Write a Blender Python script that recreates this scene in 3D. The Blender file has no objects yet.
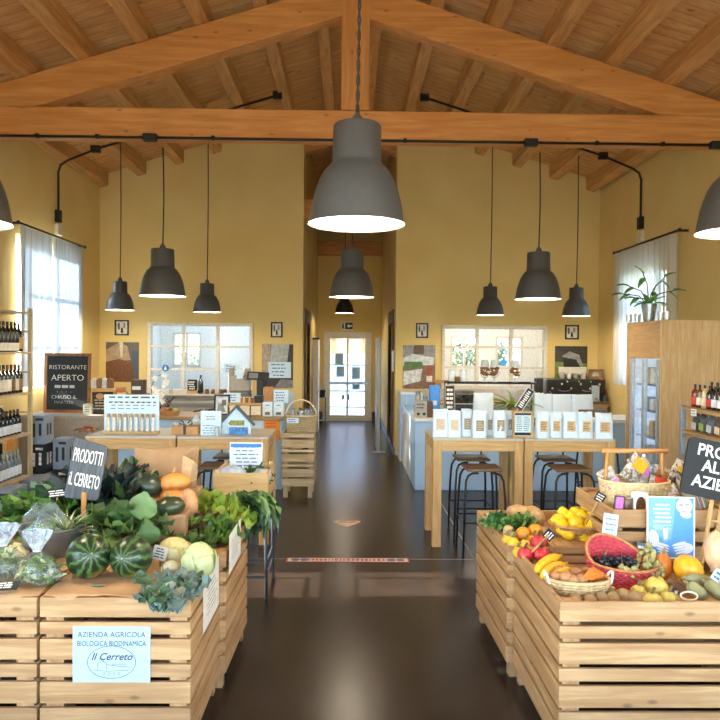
SKY_STRENGTH = 1.55; SUN_STRENGTH = 24; LAMP_W = 32; ROOM_W = 42; EXPO = 0.8
import bpy, math, random
from mathutils import Vector, Matrix, noise
PI = math.pi
rnd = random.Random(7)
SC = bpy.context.scene
COL = SC.collection
# ------------------------------------------------------------------ camera
H = 1.7
FPX = 700.0
RC = Matrix.Rotation(-math.atan(11/700), 3, 'Z') @ Matrix.Rotation(PI/2 - math.atan(13/700), 3, 'X') @ Matrix.Rotation(math.radians(0.5), 3, 'Z')
CP = Vector((0, 0, H))
def ray(px, py): return RC @ Vector(((px-360)/FPX, -(py-360)/FPX, -1))
def PY(px, py, Y):
    d = ray(px, py); return CP + d*(Y/d.y)
def PZ(px, py, Z):
    d = ray(px, py); return CP + d*((Z-H)/d.z)
def PX(px, py, X):
    d = ray(px, py); return CP + d*(X/d.x)
def XY(px, Y, py=450): return PY(px, py, Y).x
def ZY(py, Y, px=360): return PY(px, py, Y).z
cam = bpy.data.cameras.new('camera'); cam.sensor_width = 36; cam.lens = 36*FPX/720; cam.clip_end = 300
camo = bpy.data.objects.new('camera', cam); COL.objects.link(camo)
camo.matrix_world = Matrix.Translation(CP) @ RC.to_4x4()
SC.camera = camo
# ------------------------------------------------------------------ materials
def lin(h):
    if not isinstance(h, str): return h
    h = h.lstrip('#'); v = [int(h[i:i+2], 16)/255 for i in (0, 2, 4)]
    return tuple((c/12.92 if c <= .04045 else ((c+.055)/1.055)**2.4) for c in v)
MATS = {}
def newmat(key):
    m = bpy.data.materials.new(key); m.use_nodes = True
    nt = m.node_tree; nt.nodes.clear()
    o = nt.nodes.new('ShaderNodeOutputMaterial'); b = nt.nodes.new('ShaderNodeBsdfPrincipled')
    nt.links.new(b.outputs[0], o.inputs[0])
    return m, nt, b, o
def mixc(nt, f, a, b, typ='MIX'):
    n = nt.nodes.new('ShaderNodeMix'); n.data_type = 'RGBA'; n.blend_type = typ
    for i, v in ((0, f), (6, a), (7, b)):
        if hasattr(v, 'links'): nt.links.new(v, n.inputs[i])
        elif isinstance(v, (int, float)): n.inputs[i].default_value = v
        else: n.inputs[i].default_value = (*v[:3], 1)
    return n.outputs[2]
def coords(nt, scale=(1, 1, 1), rot=(0, 0, 0), kind='Object'):
    t = nt.nodes.new('ShaderNodeTexCoord'); mp = nt.nodes.new('ShaderNodeMapping')
    mp.inputs['Scale'].default_value = scale; mp.inputs['Rotation'].default_value = rot
    nt.links.new(t.outputs[kind], mp.inputs[0]); return mp.outputs[0]
def tex(nt, typ, vec, **kw):
    n = nt.nodes.new(typ)
    for k, v in kw.items():
        if k in n.inputs: n.inputs[k].default_value = v
        else: setattr(n, k, v)
    nt.links.new(vec, n.inputs['Vector']); return n
def ramp(nt, fac, stops):
    n = nt.nodes.new('ShaderNodeValToRGB'); el = n.color_ramp.elements
    while len(el) < len(stops): el.new(.5)
    for e, (p, c) in zip(el, stops):
        e.position = p; e.color = (*c, 1) if not isinstance(c, (int, float)) else (c, c, c, 1)
    nt.links.new(fac, n.inputs[0]); return n.outputs[0]
def bump(nt, b, h, s=.3, d=.005):
    n = nt.nodes.new('ShaderNodeBump'); n.inputs['Strength'].default_value = s; n.inputs['Distance'].default_value = d
    nt.links.new(h, n.inputs['Height']); nt.links.new(n.outputs[0], b.inputs['Normal'])
def M(h, rough=.6, metal=0, var=.12, scale=30, bmp=0, trans=0, emit=0, spec=.5, coat=0):
    """plain surface with a little procedural mottling"""
    key = f'{h}_{rough}_{metal}_{var}_{scale}_{bmp}_{trans}_{emit}_{coat}'
    if key in MATS: return MATS[key]
    m, nt, b, o = newmat('surface')
    c = lin(h)
    n = tex(nt, 'ShaderNodeTexNoise', coords(nt), Scale=scale, Detail=3)
    f = ramp(nt, n.outputs[0], [(.3, 0.0), (.7, 1.0)])
    nt.links.new(mixc(nt, f, tuple(x*(1-var) for x in c), tuple(min(1, x*(1+var)) for x in c)), b.inputs['Base Color'])
    b.inputs['Roughness'].default_value = rough; b.inputs['Metallic'].default_value = metal
    b.inputs['Specular IOR Level'].default_value = spec
    if coat: b.inputs['Coat Weight'].default_value = coat
    if bmp: bump(nt, b, n.outputs[0], bmp)
    if trans:
        t = nt.nodes.new('ShaderNodeBsdfTranslucent'); t.inputs[0].default_value = (*c, 1)
        mx = nt.nodes.new('ShaderNodeMixShader'); mx.inputs[0].default_value = trans
        nt.links.new(b.outputs[0], mx.inputs[1]); nt.links.new(t.outputs[0], mx.inputs[2]); nt.links.new(mx.outputs[0], o.inputs[0])
    if emit:
        b.inputs['Emission Color'].default_value = (*c, 1); b.inputs['Emission Strength'].default_value = emit
    MATS[key] = m; return m
def wood(c1, c2, axis='x', rough=.55, knots=.6, scale=1.0, var=.18, planks=0):
    key = f'wood{c1}{c2}{axis}{rough}{knots}{scale}{planks}'
    if key in MATS: return MATS[key]
    m, nt, b, o = newmat('wood_' + axis)
    A, B = lin(c1), lin(c2)
    st = {'x': (.7, 9, 9), 'y': (9, .7, 9), 'z': (9, 9, .7)}[axis]
    geo = nt.nodes.new('ShaderNodeNewGeometry')
    tc = nt.nodes.new('ShaderNodeTexCoord')
    off = nt.nodes.new('ShaderNodeVectorMath'); off.operation = 'MULTIPLY_ADD'
    comb = nt.nodes.new('ShaderNodeCombineXYZ')
    for i in range(3): nt.links.new(geo.outputs['Random Per Island'], comb.inputs[i])
    nt.links.new(comb.outputs[0], off.inputs[0]); off.inputs[1].default_value = (7.3, 11.7, 5.1); nt.links.new(tc.outputs['Object'], off.inputs[2])
    mp = nt.nodes.new('ShaderNodeMapping'); mp.inputs['Scale'].default_value = [s*scale for s in st]; nt.links.new(off.outputs[0], mp.inputs[0])
    n = tex(nt, 'ShaderNodeTexNoise', mp.outputs[0], Scale=2.2, Detail=6, Roughness=.6, Distortion=.6)
    f = ramp(nt, n.outputs[0], [(.36, 0.0), (.5, .45), (.62, 1.0)])
    c = mixc(nt, f, B, A)
    n2 = tex(nt, 'ShaderNodeTexNoise', off.outputs[0], Scale=2.0*scale, Detail=2)
    c = mixc(nt, ramp(nt, n2.outputs[0], [(.35, 0.0), (.7, .45)]), c, B)
    if knots:
        mk = nt.nodes.new('ShaderNodeMapping'); mk.inputs['Scale'].default_value = [(2.2 if s < 1 else 5)*scale for s in st]; nt.links.new(off.outputs[0], mk.inputs[0])
        v = tex(nt, 'ShaderNodeTexVoronoi', mk.outputs[0], Scale=1.6, Randomness=1)
        kf = ramp(nt, v.outputs['Distance'], [(.05, knots), (.13, 0.0)])
        c = mixc(nt, kf, c, tuple(x*.28 for x in B))
    # each board its own tone
    r2 = ramp(nt, geo.outputs['Random Per Island'], [(0, 1-var), (1, 1+var*.6)])
    c = mixc(nt, 1.0, c, r2, 'MULTIPLY')
    if planks:
        w = tex(nt, 'ShaderNodeTexWave', coords(nt), Scale=planks, bands_direction='Y' if axis == 'x' else 'X')
        c = mixc(nt, ramp(nt, w.outputs['Fac'], [(0, .55), (.03, 0.0)]), c, tuple(x*.3 for x in B))
    nt.links.new(c, b.inputs['Base Color']); b.inputs['Roughness'].default_value = rough
    bump(nt, b, n.outputs[0], .15, .002)
    MATS[key] = m; return m
def clear(key, tint=(1, 1, 1), gl=.12, rough=.05, haze=0.0, hazec=(.55, .62, .7)):
    """thin clear glass or film: transparent with a reflecting skin"""
    if key in MATS: return MATS[key]
    m, nt, b, o = newmat(key)
    t = nt.nodes.new('ShaderNodeBsdfTransparent'); t.inputs[0].default_value = (*tint, 1)
    g = nt.nodes.new('ShaderNodeBsdfGlossy'); g.inputs['Roughness'].default_value = rough
    lw = nt.nodes.new('ShaderNodeLayerWeight'); lw.inputs[0].default_value = .5
    fr = nt.nodes.new('ShaderNodeMath'); fr.operation = 'POWER'; fr.inputs[1].default_value = 4.0; nt.links.new(lw.outputs['Facing'], fr.inputs[0])
    ad = nt.nodes.new('ShaderNodeMath'); ad.operation = 'MULTIPLY_ADD'; ad.inputs[1].default_value = .7; ad.inputs[2].default_value = gl; ad.use_clamp = True
    nt.links.new(fr.outputs[0], ad.inputs[0])
    mx = nt.nodes.new('ShaderNodeMixShader'); nt.links.new(ad.outputs[0], mx.inputs[0])
    nt.links.new(t.outputs[0], mx.inputs[1]); nt.links.new(g.outputs[0], mx.inputs[2])
    out = mx.outputs[0]
    if haze:
        d = nt.nodes.new('ShaderNodeBsdfDiffuse'); d.inputs[0].default_value = (*hazec, 1)
        nz = tex(nt, 'ShaderNodeTexNoise', coords(nt), Scale=14, Detail=2, Distortion=1.0)
        hf = ramp(nt, nz.outputs[0], [(.42, haze*.4), (.66, min(1, haze*1.7))])
        m2 = nt.nodes.new('ShaderNodeMixShader'); nt.links.new(hf, m2.inputs[0])
        nt.links.new(out, m2.inputs[1]); nt.links.new(d.outputs[0], m2.inputs[2]); out = m2.outputs[0]
    nt.links.new(out, o.inputs[0]); nt.nodes.remove(b)
    MATS[key] = m; return m
# ------------------------------------------------------------------ mesh builder
class MB:
    def __init__(s): s.v = []; s.f = []; s.m = []; s.mi = 0; s.X = None
    def add(s, vs, fs):
        o = len(s.v)
        s.v += [tuple(s.X @ Vector(v)) for v in vs] if s.X else [tuple(v) for v in vs]
        s.f += [tuple(i+o for i in f) for f in fs]; s.m += [s.mi]*len(fs); return s
    def box(s, x0, x1, y0, y1, z0, z1):
        return s.add([(x0,y0,z0),(x1,y0,z0),(x1,y1,z0),(x0,y1,z0),(x0,y0,z1),(x1,y0,z1),(x1,y1,z1),(x0,y1,z1)],
              [(3,2,1,0),(4,5,6,7),(0,1,5,4),(1,2,6,5),(2,3,7,6),(3,0,4,7)])
    def cbox(s, c, d): return s.box(c[0]-d[0]/2, c[0]+d[0]/2, c[1]-d[1]/2, c[1]+d[1]/2, c[2]-d[2]/2, c[2]+d[2]/2)
    def prism(s, pts, a0, a1, axis='y'):
        """polygon pts (u,v) extruded from a0 to a1: axis y: (u,a,v); x: (a,u,v); z: (u,v,a)"""
        def q(u, v, a): return {'y': (u, a, v), 'x': (a, u, v), 'z': (u, v, a)}[axis]
        n = len(pts)
        vs = [q(u, v, a0) for u, v in pts] + [q(u, v, a1) for u, v in pts]
        return s.add(vs, [tuple(range(n)), tuple(range(2*n-1, n-1, -1))] + [(i, i+n, (i+1) % n+n, (i+1) % n) for i in range(n)])
    def tube(s, pts, r, n=8, closed=False):
        P_ = [Vector(p) for p in pts]; k = len(P_); vs = []; ref = None
        for i, p in enumerate(P_):
            a = P_[i-1] if (i or closed) else p; b = P_[(i+1) % k] if (i < k-1 or closed) else p
            t = (b-a); t = t.normalized() if t.length > 1e-9 else Vector((0, 0, 1))
            if ref is None: ref = Vector((0, 0, 1)) if abs(t.z) < .9 else Vector((1, 0, 0))
            u = (ref - t*ref.dot(t)); u = u.normalized() if u.length > 1e-6 else t.orthogonal().normalized()
            ref = u; w = t.cross(u); rr = r[i] if isinstance(r, (list, tuple)) else r
            vs += [p + (u*math.cos(2*PI*j/n) + w*math.sin(2*PI*j/n))*rr for j in range(n)]
        fs = [(i*n+j, i*n+(j+1) % n, ((i+1) % k)*n+(j+1) % n, ((i+1) % k)*n+j) for i in range(k if closed else k-1) for j in range(n)]
        if not closed: fs += [tuple(range(n-1, -1, -1)), tuple((k-1)*n+j for j in range(n))]
        return s.add(vs, fs)
    def lathe(s, prof, n=24, c=(0, 0, 0), sx=1, sy=1, fn=None, cap=True):
        vs = []
        for r, z in prof:
            for j in range(n):
                a = 2*PI*j/n; rr = r*(fn(a, z) if fn else 1)
                vs.append((c[0]+rr*math.cos(a)*sx, c[1]+rr*math.sin(a)*sy, c[2]+z))
        k = len(prof)
        fs = [(i*n+j, i*n+(j+1) % n, (i+1)*n+(j+1) % n, (i+1)*n+j) for i in range(k-1) for j in range(n)]
        if cap and prof[0][0] > 1e-6: fs.append(tuple(range(n-1, -1, -1)))
        if cap and prof[-1][0] > 1e-6: fs.append(tuple((k-1)*n+j for j in range(n)))
        return s.add(vs, fs)
    def ball(s, c, r, n=16, k=10, fn=None, rot=None):
        if isinstance(r, (int, float)): r = (r, r, r)
        vs = []; C = Vector(c)
        for i in range(k+1):
            t = PI*i/k
            for j in range(n):
                a = 2*PI*j/n; q = Vector((math.sin(t)*math.cos(a), math.sin(t)*math.sin(a), -math.cos(t)))
                g = fn(a, t, q) if fn else 1
                q = Vector((q.x*r[0], q.y*r[1], q.z*r[2]))*g
                if rot: q = rot @ q
                vs.append(C+q)
        return s.add(vs, [(i*n+j, i*n+(j+1) % n, (i+1)*n+(j+1) % n, (i+1)*n+j) for i in range(k) for j in range(n)])
    def leaf(s, base, d, up, L, W, curl=.3, ruf=.1, fr=6, nl=7, nw=4, shape=.5, cup=.15, blis=0):
        """a leaf blade from base along d, bending away from up"""
        d = Vector(d).normalized(); up = Vector(up); up = (up - d*up.dot(d))
        up = up.normalized() if up.length > 1e-5 else d.orthogonal().normalized(); sd = d.cross(up); ph = rnd.random()*6
        vs = []; p = Vector(base); t = d.copy()
        for i in range(nl+1):
            q = i/nl; ang = curl*q*1.2
            t = (d*math.cos(ang) - up*math.sin(ang)); nrm = (up*math.cos(ang) + d*math.sin(ang))
            if i: p = p + t*(L/nl)
            w = W*.5*(math.sin(PI*min(1, q**shape*.97+.03))**.75 if i < nl else .12)
            for j in range(-nw, nw+1):
                e = j/nw
                h = cup*W*e*e + ruf*W*e*e*math.sin(fr*q*PI+ph+j) + blis*W*math.sin(q*31+j*2.1)
                vs.append(p + sd*(w*e) + nrm*h)
        m = 2*nw+1
        return s.add(vs, [(i*m+j, i*m+j+1, (i+1)*m+j+1, (i+1)*m+j) for i in range(nl) for j in range(m-1)])
    def build(s, name, mats, parent=None, smooth=None, loc=(0, 0, 0), bevel=0, rot=None, thick=0, sub=0):
        me = bpy.data.meshes.new(name); me.from_pydata(s.v, [], s.f)
        mats = mats if isinstance(mats, (list, tuple)) else [mats]
        for m in mats: me.materials.append(m)
        if len(mats) > 1: me.polygons.foreach_set('material_index', s.m)
        if smooth is not None:
            me.polygons.foreach_set('use_smooth', [True]*len(me.polygons))
            if smooth < 180: me.set_sharp_from_angle(angle=math.radians(smooth))
        me.update()
        o = bpy.data.objects.new(name, me); COL.objects.link(o); o.location = loc
        if rot: o.rotation_euler = rot
        if parent: o.parent = parent
        if thick:
            q = o.modifiers.new('solid', 'SOLIDIFY'); q.thickness = thick; q.offset = 0
        if bevel:
            q = o.modifiers.new('bevel', 'BEVEL'); q.width = bevel; q.segments = 2; q.limit_method = 'ANGLE'
        if sub:
            q = o.modifiers.new('sub', 'SUBSURF'); q.levels = sub; q.render_levels = sub
        return o
def tag(o, label=None, cat=None, group=None, kind=None):
    if label: o['label'] = label
    if cat: o['category'] = cat
    if group: o['group'] = group
    if kind: o['kind'] = kind
    return o
def thing(name, label, cat, loc=(0, 0, 0), rz=0, group=None, rot=None):
    o = bpy.data.objects.new(name, None); COL.objects.link(o); o.empty_display_size = .05
    o.location = loc; o.rotation_euler = rot if rot else (0, 0, rz)
    return tag(o, label, cat, group)
def struct(o): o['kind'] = 'structure'; return o
def dup(root, loc, rz=None, label=None, group=None):
    def cp(o, par):
        c = o.copy(); COL.objects.link(c)
        if par: c.parent = par
        for ch in o.children: cp(ch, c)
        return c
    r = cp(root, None); r.location = loc
    if rz is not None: r.rotation_euler = (0, 0, rz)
    if label: r['label'] = label
    if group: r['group'] = group
    return r
def text(s, size, mat, parent, loc=(0, 0, 0), rot=(PI/2, 0, 0), name='lettering', sx=1, bold=0, align='CENTER', line=1.0, shear=0):
    c = bpy.data.curves.new(name, 'FONT'); c.body = s; c.size = size; c.align_x = align; c.align_y = 'CENTER'
    c.extrude = .0004; c.offset = bold; c.space_line = line; c.shear = shear; c.materials.append(mat); c.resolution_u = 3
    q = bpy.data.objects.new('tmp', c); COL.objects.link(q); bpy.context.view_layer.update()
    me = bpy.data.meshes.new_from_object(q.evaluated_get(bpy.context.evaluated_depsgraph_get())); bpy.data.objects.remove(q)
    o = bpy.data.objects.new(name, me); COL.objects.link(o); o.location = loc; o.rotation_euler = rot; o.scale = (sx, 1, 1)
    if parent: o.parent = parent
    return o
def scribble(mb, x0, x1, z0, z1, rows, y=0, h=.45, seed=1, words=4):
    """rows of small word-long strokes standing in for writing too small to read, facing -y"""
    r = random.Random(seed); dz = (z1-z0)/rows
    for i in range(rows):
        z = z1-(i+.5)*dz; x = x0 + r.random()*(x1-x0)*.15
        end = x1 - r.random()*(x1-x0)*.25
        while x < end:
            w = (x1-x0)*r.uniform(.5, 1.2)/words; w = min(w, end-x)
            if w > 0: mb.box(x, x+w, y-.0006, y, z-dz*h/2, z+dz*h/2)
            x += w + (x1-x0)*.05
    return mb
# ------------------------------------------------------------------ shell of the hall
XL, XR, YB, YE, YF = -3.9, 3.93, 11.0, 16.0, -4.0
SL = .31
def deck(x): return 5.547 - SL*abs(x)
def plaster():
    m, nt, b, o = newmat('ochre_plaster')
    n = tex(nt, 'ShaderNodeTexNoise', coords(nt), Scale=1.1, Detail=5)
    c = mixc(nt, ramp(nt, n.outputs[0], [(.3, 0.0), (.7, 1.0)]), lin('#dabd76'), lin('#e3ca88'))
    nt.links.new(c, b.inputs['Base Color']); b.inputs['Roughness'].default_value = .9
    n2 = tex(nt, 'ShaderNodeTexNoise', coords(nt), Scale=120, Detail=2); bump(nt, b, n2.outputs[0], .12, .003)
    return m
PLA = plaster()
def concrete():
    m, nt, b, o = newmat('polished_concrete')
    n = tex(nt, 'ShaderNodeTexNoise', coords(nt), Scale=1.3, Detail=5, Roughness=.6)
    c = mixc(nt, ramp(nt, n.outputs[0], [(.3, 0.0), (.7, 1.0)]), lin('#1a1310'), lin('#322822'))
    n3 = tex(nt, 'ShaderNodeTexNoise', coords(nt), Scale=4, Detail=4, Roughness=.6)
    c = mixc(nt, ramp(nt, n3.outputs[0], [(.45, 0.0), (.8, .25)]), c, lin('#4d433c'))
    nt.links.new(c, b.inputs['Base Color'])
    b.inputs['Roughness'].default_value = .27
    b.inputs['Specular IOR Level'].default_value = .3
    return m
FLO = concrete()
WHITE = M('#e9e6de', .55); WHITEW = M('#efeee9', .8); GREYP = M('#9a9288', .85)
FRAMEM = M('#d9d2c3', .5)
GLASS = clear('window_glass', gl=.05)
BEAM_X = wood('#e0a058', '#c6823e', 'x'); BEAM_Z = wood('#e0a058', '#c6823e', 'z')
PURL = wood('#e3b072', '#bf8b50', 'y', var=.12)
DECKM = wood('#deb074', '#c8935a', 'x', knots=.75, scale=.62, planks=2.2, rough=.7)
# floor with saw-cut joints, pale paving added behind the viewer to bounce light
struct(MB().box(-3.9, 3.93, YF, .7, 0, .012).build('floor_bounce', M('#e2dccf', .6, scale=3)))
fl = MB().box(-4.2, 4.2, YF-.2, YE+.3, -.2, 0).build('floor', FLO); struct(fl)
JM = M('#8b8985', .5)
j = MB(); yj = PZ(349, 559, 0).y
j.box(-3.9, 3.9, yj-.006, yj+.006, 0, .0015)
for xj in (1.02, -2.4, ): j.box(xj-.005, xj+.005, YF, YB, 0, .0015)
struct(j.build('trim_1', JM))['label'] = 'pale joint lines sawn in the floor'
def holes_wall(mb, axis, f0, f1, u0, u1, z0, z1, holes):
    us = sorted({u0, u1, *[h[0] for h in holes], *[h[1] for h in holes]}); zs = sorted({z0, z1, *[h[2] for h in holes], *[h[3] for h in holes]})
    for a, b in zip(us, us[1:]):
        for c, d in zip(zs, zs[1:]):
            if any(h[0] <= (a+b)/2 <= h[1] and h[2] <= (c+d)/2 <= h[3] for h in holes): continue
            if axis == 'x': mb.box(a, b, f0, f1, c, d)
            else: mb.box(f0, f1, a, b, c, d)
    return mb
zw = deck(XL)
LWIN = (8.25, 9.88, 1.15, 3.0); RWIN = (8.65, 9.75, 1.25, 2.8); SUNW = (4.55, 5.22, 1.15, 1.97)
w = holes_wall(MB(), 'y', XL-.3, XL, YF-.2, YE+.2, 0, zw+.03, [LWIN, SUNW, (-2.5, 1.2, .5, 2.9)]); struct(w.build('wall_left', PLA))
w = holes_wall(MB(), 'y', XR, XR+.3, YF-.2, YE+.2, 0, zw+.03, [RWIN, (-2.5, 1.2, .5, 2.9)]); struct(w.build('wall_right', PLA))
# back wall with corridor opening and two pass-through windows
wl = (PY(149, 324, YB).x, PY(252, 324, YB).x, PY(200, 392, YB).z, PY(200, 324, YB).z)
wr = (PY(443, 327, YB).x, PY(546, 327, YB).x, PY(500, 388, YB).z, PY(500, 327, YB).z)
CX0, CX1 = PY(303, 300, YB).x, PY(396, 300, YB).x
w = holes_wall(MB(), 'x', YB, YB+.2, XL, CX0, 0, zw, [wl]); holes_wall(w, 'x', YB, YB+.2, CX1, XR, 0, zw, [wr])
w.prism([(XL, zw), (CX0, zw), (CX0, deck(CX0)+.03), (XL, zw+.03)], YB, YB+.2); w.prism([(CX1, zw), (XR, zw), (XR, zw+.02), (CX1, deck(CX1)+.03)], YB, YB+.2)
struct(w.build('wall_back', PLA))
# unseen front wall, with glazing made up to let daylight in
w = holes_wall(MB(), 'x', YF-.2, YF, XL, XR, 0, zw, [(-3.3, -.9, .3, 3.3), (-.7, .7, 0, 3.3), (.9, 3.3, .3, 3.3)])
w.prism([(XL, zw), (XR, zw), (0, deck(0)+.02)], YF-.2, YF); struct(w.build('wall_front', PLA))
# corridor walls
zc = deck(CX0)
DZ = 2.22
w = holes_wall(MB(), 'y', CX0-.15, CX0, YB+.2, YE, 0, zc+.02, [(11.42, 12.7, 0, DZ)]); struct(w.build('wall_corridor_left', PLA))
w = holes_wall(MB(), 'y', CX1, CX1+.15, YB+.2, YE, 0, zc+.02, [(11.42, 12.7, 0, DZ)]); struct(w.build('wall_corridor_right', PLA))
d0 = PY(323.5, 400, YE); d1 = PY(371, 400, YE); dt = PY(347, 332, YE).z
BW1 = (PY(174.5, 350, 14.5).x, PY(199.5, 350, 14.5).x, PY(190, 365, 14.5).z, PY(190, 334, 14.5).z)
BW2 = (PY(452, 350, 14.5).x, PY(477, 350, 14.5).x, PY(465, 366, 14.5).z, PY(465, 338, 14.5).z)
BW3 = (PY(497, 350, 14.5).x, PY(521, 350, 14.5).x, PY(505, 366, 14.5).z, PY(505, 338, 14.5).z)
w = holes_wall(MB(), 'x', YE, YE+.2, CX0-.15, CX1+.15, 0, zc, [(d0.x, d1.x, 0, dt)])
w.prism([(CX0-.15, zc), (CX1+.15, zc), (0, deck(0)+.02)], YE, YE+.2); struct(w.build('wall_end', PLA))
# back rooms: white walls, each with its own window to the garden
for nm, a, b, hs, u in (('left', XL, CX0-.15, [BW1], -1), ('right', CX1+.15, XR, [BW2, BW3], 1)):
    m = WHITEW
    r = holes_wall(MB(), 'x', 14.5, 14.7, a, b, 0, 2.7, hs); struct(r.build('wall_back_room_'+nm, m))
    r = MB().box(a, b, YB+.2, 14.5, 2.7, 2.8); struct(r.build('ceiling_back_room_'+nm, m))
    r = MB(); xs = (a, a+.03) if u < 0 else (b-.03, b); r.box(xs[0], xs[1], YB+.2, 14.5, 0, 2.7)
    xs = (b-.03, b) if u < 0 else (a, a+.03); holes_wall(r, 'y', xs[0], xs[1], YB+.2, 14.5, 0, 2.7, [(11.42, 12.7, 0, DZ)])
    holes_wall(r, 'x', YB+.2, YB+.22, a, b, 0, 2.7, [wl if u < 0 else wr])
    struct(r.build('wall_back_room_side_'+nm, m))
    for h in hs:
        f = MB(); x0, x1, z0, z1 = h
        for q in ((x0-.03, x0+.012, z0-.03, z1+.03), (x1-.012, x1+.03, z0-.03, z1+.03), (x0, x1, z1-.012, z1+.03), (x0, x1, z0-.03, z0+.012), ((x0+x1)/2-.02, (x0+x1)/2+.02, z0, z1)):
            f.box(q[0], q[1], 14.47, 14.56, q[2], q[3])
        fr = struct(f.build('window_5', FRAMEM)); MB().box(x0, x1, 14.6, 14.606, z0, z1).build('glass_pane', GLASS, fr)
# roof deck, purlins
for s in (-1, 1):
    e = 4.6
    pts = [(0, deck(0)), (s*e, deck(e)), (s*e, deck(e)+.12), (0, deck(0)+.12)]
    struct(MB().prism(pts, YF-.4, YE+.4).build('ceiling', DECKM))
for k in range(7):
    for s in (-1, 1):
        x = -.03 + s*(.29+.585*k); w = .065
        pz = MB(); ang = math.atan(SL)*s
        z = deck(x)-.005
        pz.prism([(x-w, z-.19+w*SL*s), (x+w, z-.19-w*SL*s), (x+w, z-w*SL*s), (x-w, z+w*SL*s)], YF, YE)
        q = struct(pz.build('purlin', PURL, bevel=.006)); 
# trusses
def truss(Yc, w=.2, full=True):
    t = thing('roof_truss', None, None, (0, Yc, 0)); struct(t)
    MB().box(XL-.05, XR+.05, -w/2, w/2, 3.76, 4.05).build('tie_beam', BEAM_X, t, bevel=.012)
    if not full: return
    for s in (-1, 1):
        e = 4.0; top = lambda x: deck(x)-.2
        p = [(0.0, top(0)), (s*e, top(e)), (s*e, top(e)-.33), (0.0, top(0)-.33)]
        MB().prism(p, -w/2+.01, w/2-.01).build('principal_rafter', wood('#e0a058', '#c6823e', 'x', scale=1.01), t, bevel=.012).rotation_euler = (0, 0, 0)
    MB().box(-.10, .18, -w/2-.015, w/2+.015, 4.052, deck(0)-.05).build('king_post', BEAM_Z, t, bevel=.012)
truss(7.1); truss(11.35, .25)
struct(MB().box(CX0, CX1, 15.6, 15.9, 3.76, 4.05).build('corridor_beam', BEAM_X, bevel=.01))
truss(2.3)
# ------------------------------------------------------------------ windows
def pane_window(n, x0, x1, z0, z1, cols, rows, y=YB, fw=.055):
    f = MB()
    f.box(x0-.02, x0+fw-.02, y-.03, y+.06, z0-.02, z1+.02); f.box(x1-fw+.02, x1+.02, y-.03, y+.06, z0-.02, z1+.02)
    f.box(x0+.03, x1-.03, y-.03, y+.06, z1-fw+.02, z1+.02); f.box(x0+.03, x1-.03, y-.03, y+.06, z0-.02, z0+fw-.02)
    fr = struct(f.build('window_'+str(n), FRAMEM, bevel=.005))
    m = MB()
    for c in range(1, cols): xx = x0+(x1-x0)*c/cols; m.box(xx-.026, xx+.026, y-.015, y+.045, z0+fw-.02, z1-fw+.02)
    for r in range(1, rows): zz = z0+(z1-z0)*r/rows; m.box(x0+.035, x1-.035, y-.01, y+.04, zz-.018, zz+.018)
    m.build('glazing_bars', FRAMEM, fr); MB().box(x0+.03, x1-.03, y+.015, y+.02, z0+.03, z1-.03).build('glass_pane', GLASS, fr)
    return fr
pane_window(1, *wl, 3, 3); pane_window(2, *wr, 3, 3)
def side_window(n, X, y0, y1, z0, z1, cols=2, rows=3, s=1):
    f = MB()
    for q in ((y0, y0+.06, z0, z1), (y1-.06, y1, z0, z1), (y0, y1, z0, z0+.06), (y0, y1, z1-.06, z1)): f.box(X-.05, X+.05, *q)
    for c in range(1, cols): yy = y0+(y1-y0)*c/cols; f.box(X-.03, X+.03, yy-.025, yy+.025, z0, z1)
    for r in range(1, rows): zz = z0+(z1-z0)*r/rows; f.box(X-.03, X+.03, y0, y1, zz-.015, zz+.015)
    fr = struct(f.build('window_'+str(n), WHITE)); MB().box(X-.004, X, y0, y1, z0, z1).build('glass_pane', GLASS, fr); return fr
side_window(3, XL-.15, *LWIN[:2], LWIN[2], LWIN[3]); side_window(4, XR+.15, *RWIN)
side_window(6, XL-.15, SUNW[0], SUNW[1], SUNW[2], SUNW[3], 1, 2)
side_window(7, XL-.15, -2.5, 1.2, .5, 2.9, 4, 2); side_window(8, XR+.15, -2.5, 1.2, .5, 2.9, 4, 2)  # unseen side glazing, added to bring in more daylight
f = MB()
for x in (-3.3, -2.1, -.9, -.7, 0, .7, .9, 2.1, 3.3): f.box(x-.03, x+.03, YF-.13, YF-.07, 0 if abs(x) < .8 else .3, 3.3)
for x0, x1 in ((-3.3, -.9), (-.7, .7), (.9, 3.3)): f.box(x0, x1, YF-.13, YF-.07, 2.3, 2.38); f.box(x0, x1, YF-.13, YF-.07, 3.24, 3.3)
fr = struct(f.build('window_9', WHITE))
for x0, x1 in ((-3.3, -.9), (-.7, .7), (.9, 3.3)): MB().box(x0, x1, YF-.11, YF-.105, .3 if abs(x0+x1) > .1 else 0, 3.3).build('glass_pane', GLASS, fr)
# ------------------------------------------------------------------ end door
x0, x1, z1 = d0.x, d1.x, dt
t = thing('door_1', 'white glazed exit door with notices at the end of the corridor', 'door', ((x0+x1)/2, YE, 0)); struct(t); del t['category']
hw = (x1-x0)/2; fw = .15
MB().box(-hw, -hw+fw, -.05, .1, 0, z1).box(hw-fw, hw, -.05, .1, 0, z1).box(-hw+fw, hw-fw, -.05, .1, z1-fw, z1).box(-hw+fw, hw-fw, -.03, .08, .0, .09).build('door_frame', FRAMEM, t, bevel=.006)
b = MB(); gw = hw-fw
for z in (PY(347, 365, YE).z, PY(347, 391, YE).z, PY(347, 407, YE).z): b.box(-gw, gw, -.02, .02, z-.014, z+.014)
b.box(-.022, .022, -.025, .025, .09, z1-fw); b.box(-gw, gw, -.02, .02, .09, .14)
b.build('glazing_bars', FRAMEM, t); MB().box(-gw, gw, 0, .006, .09, z1-fw).build('glass_pane', GLASS, t)
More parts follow.
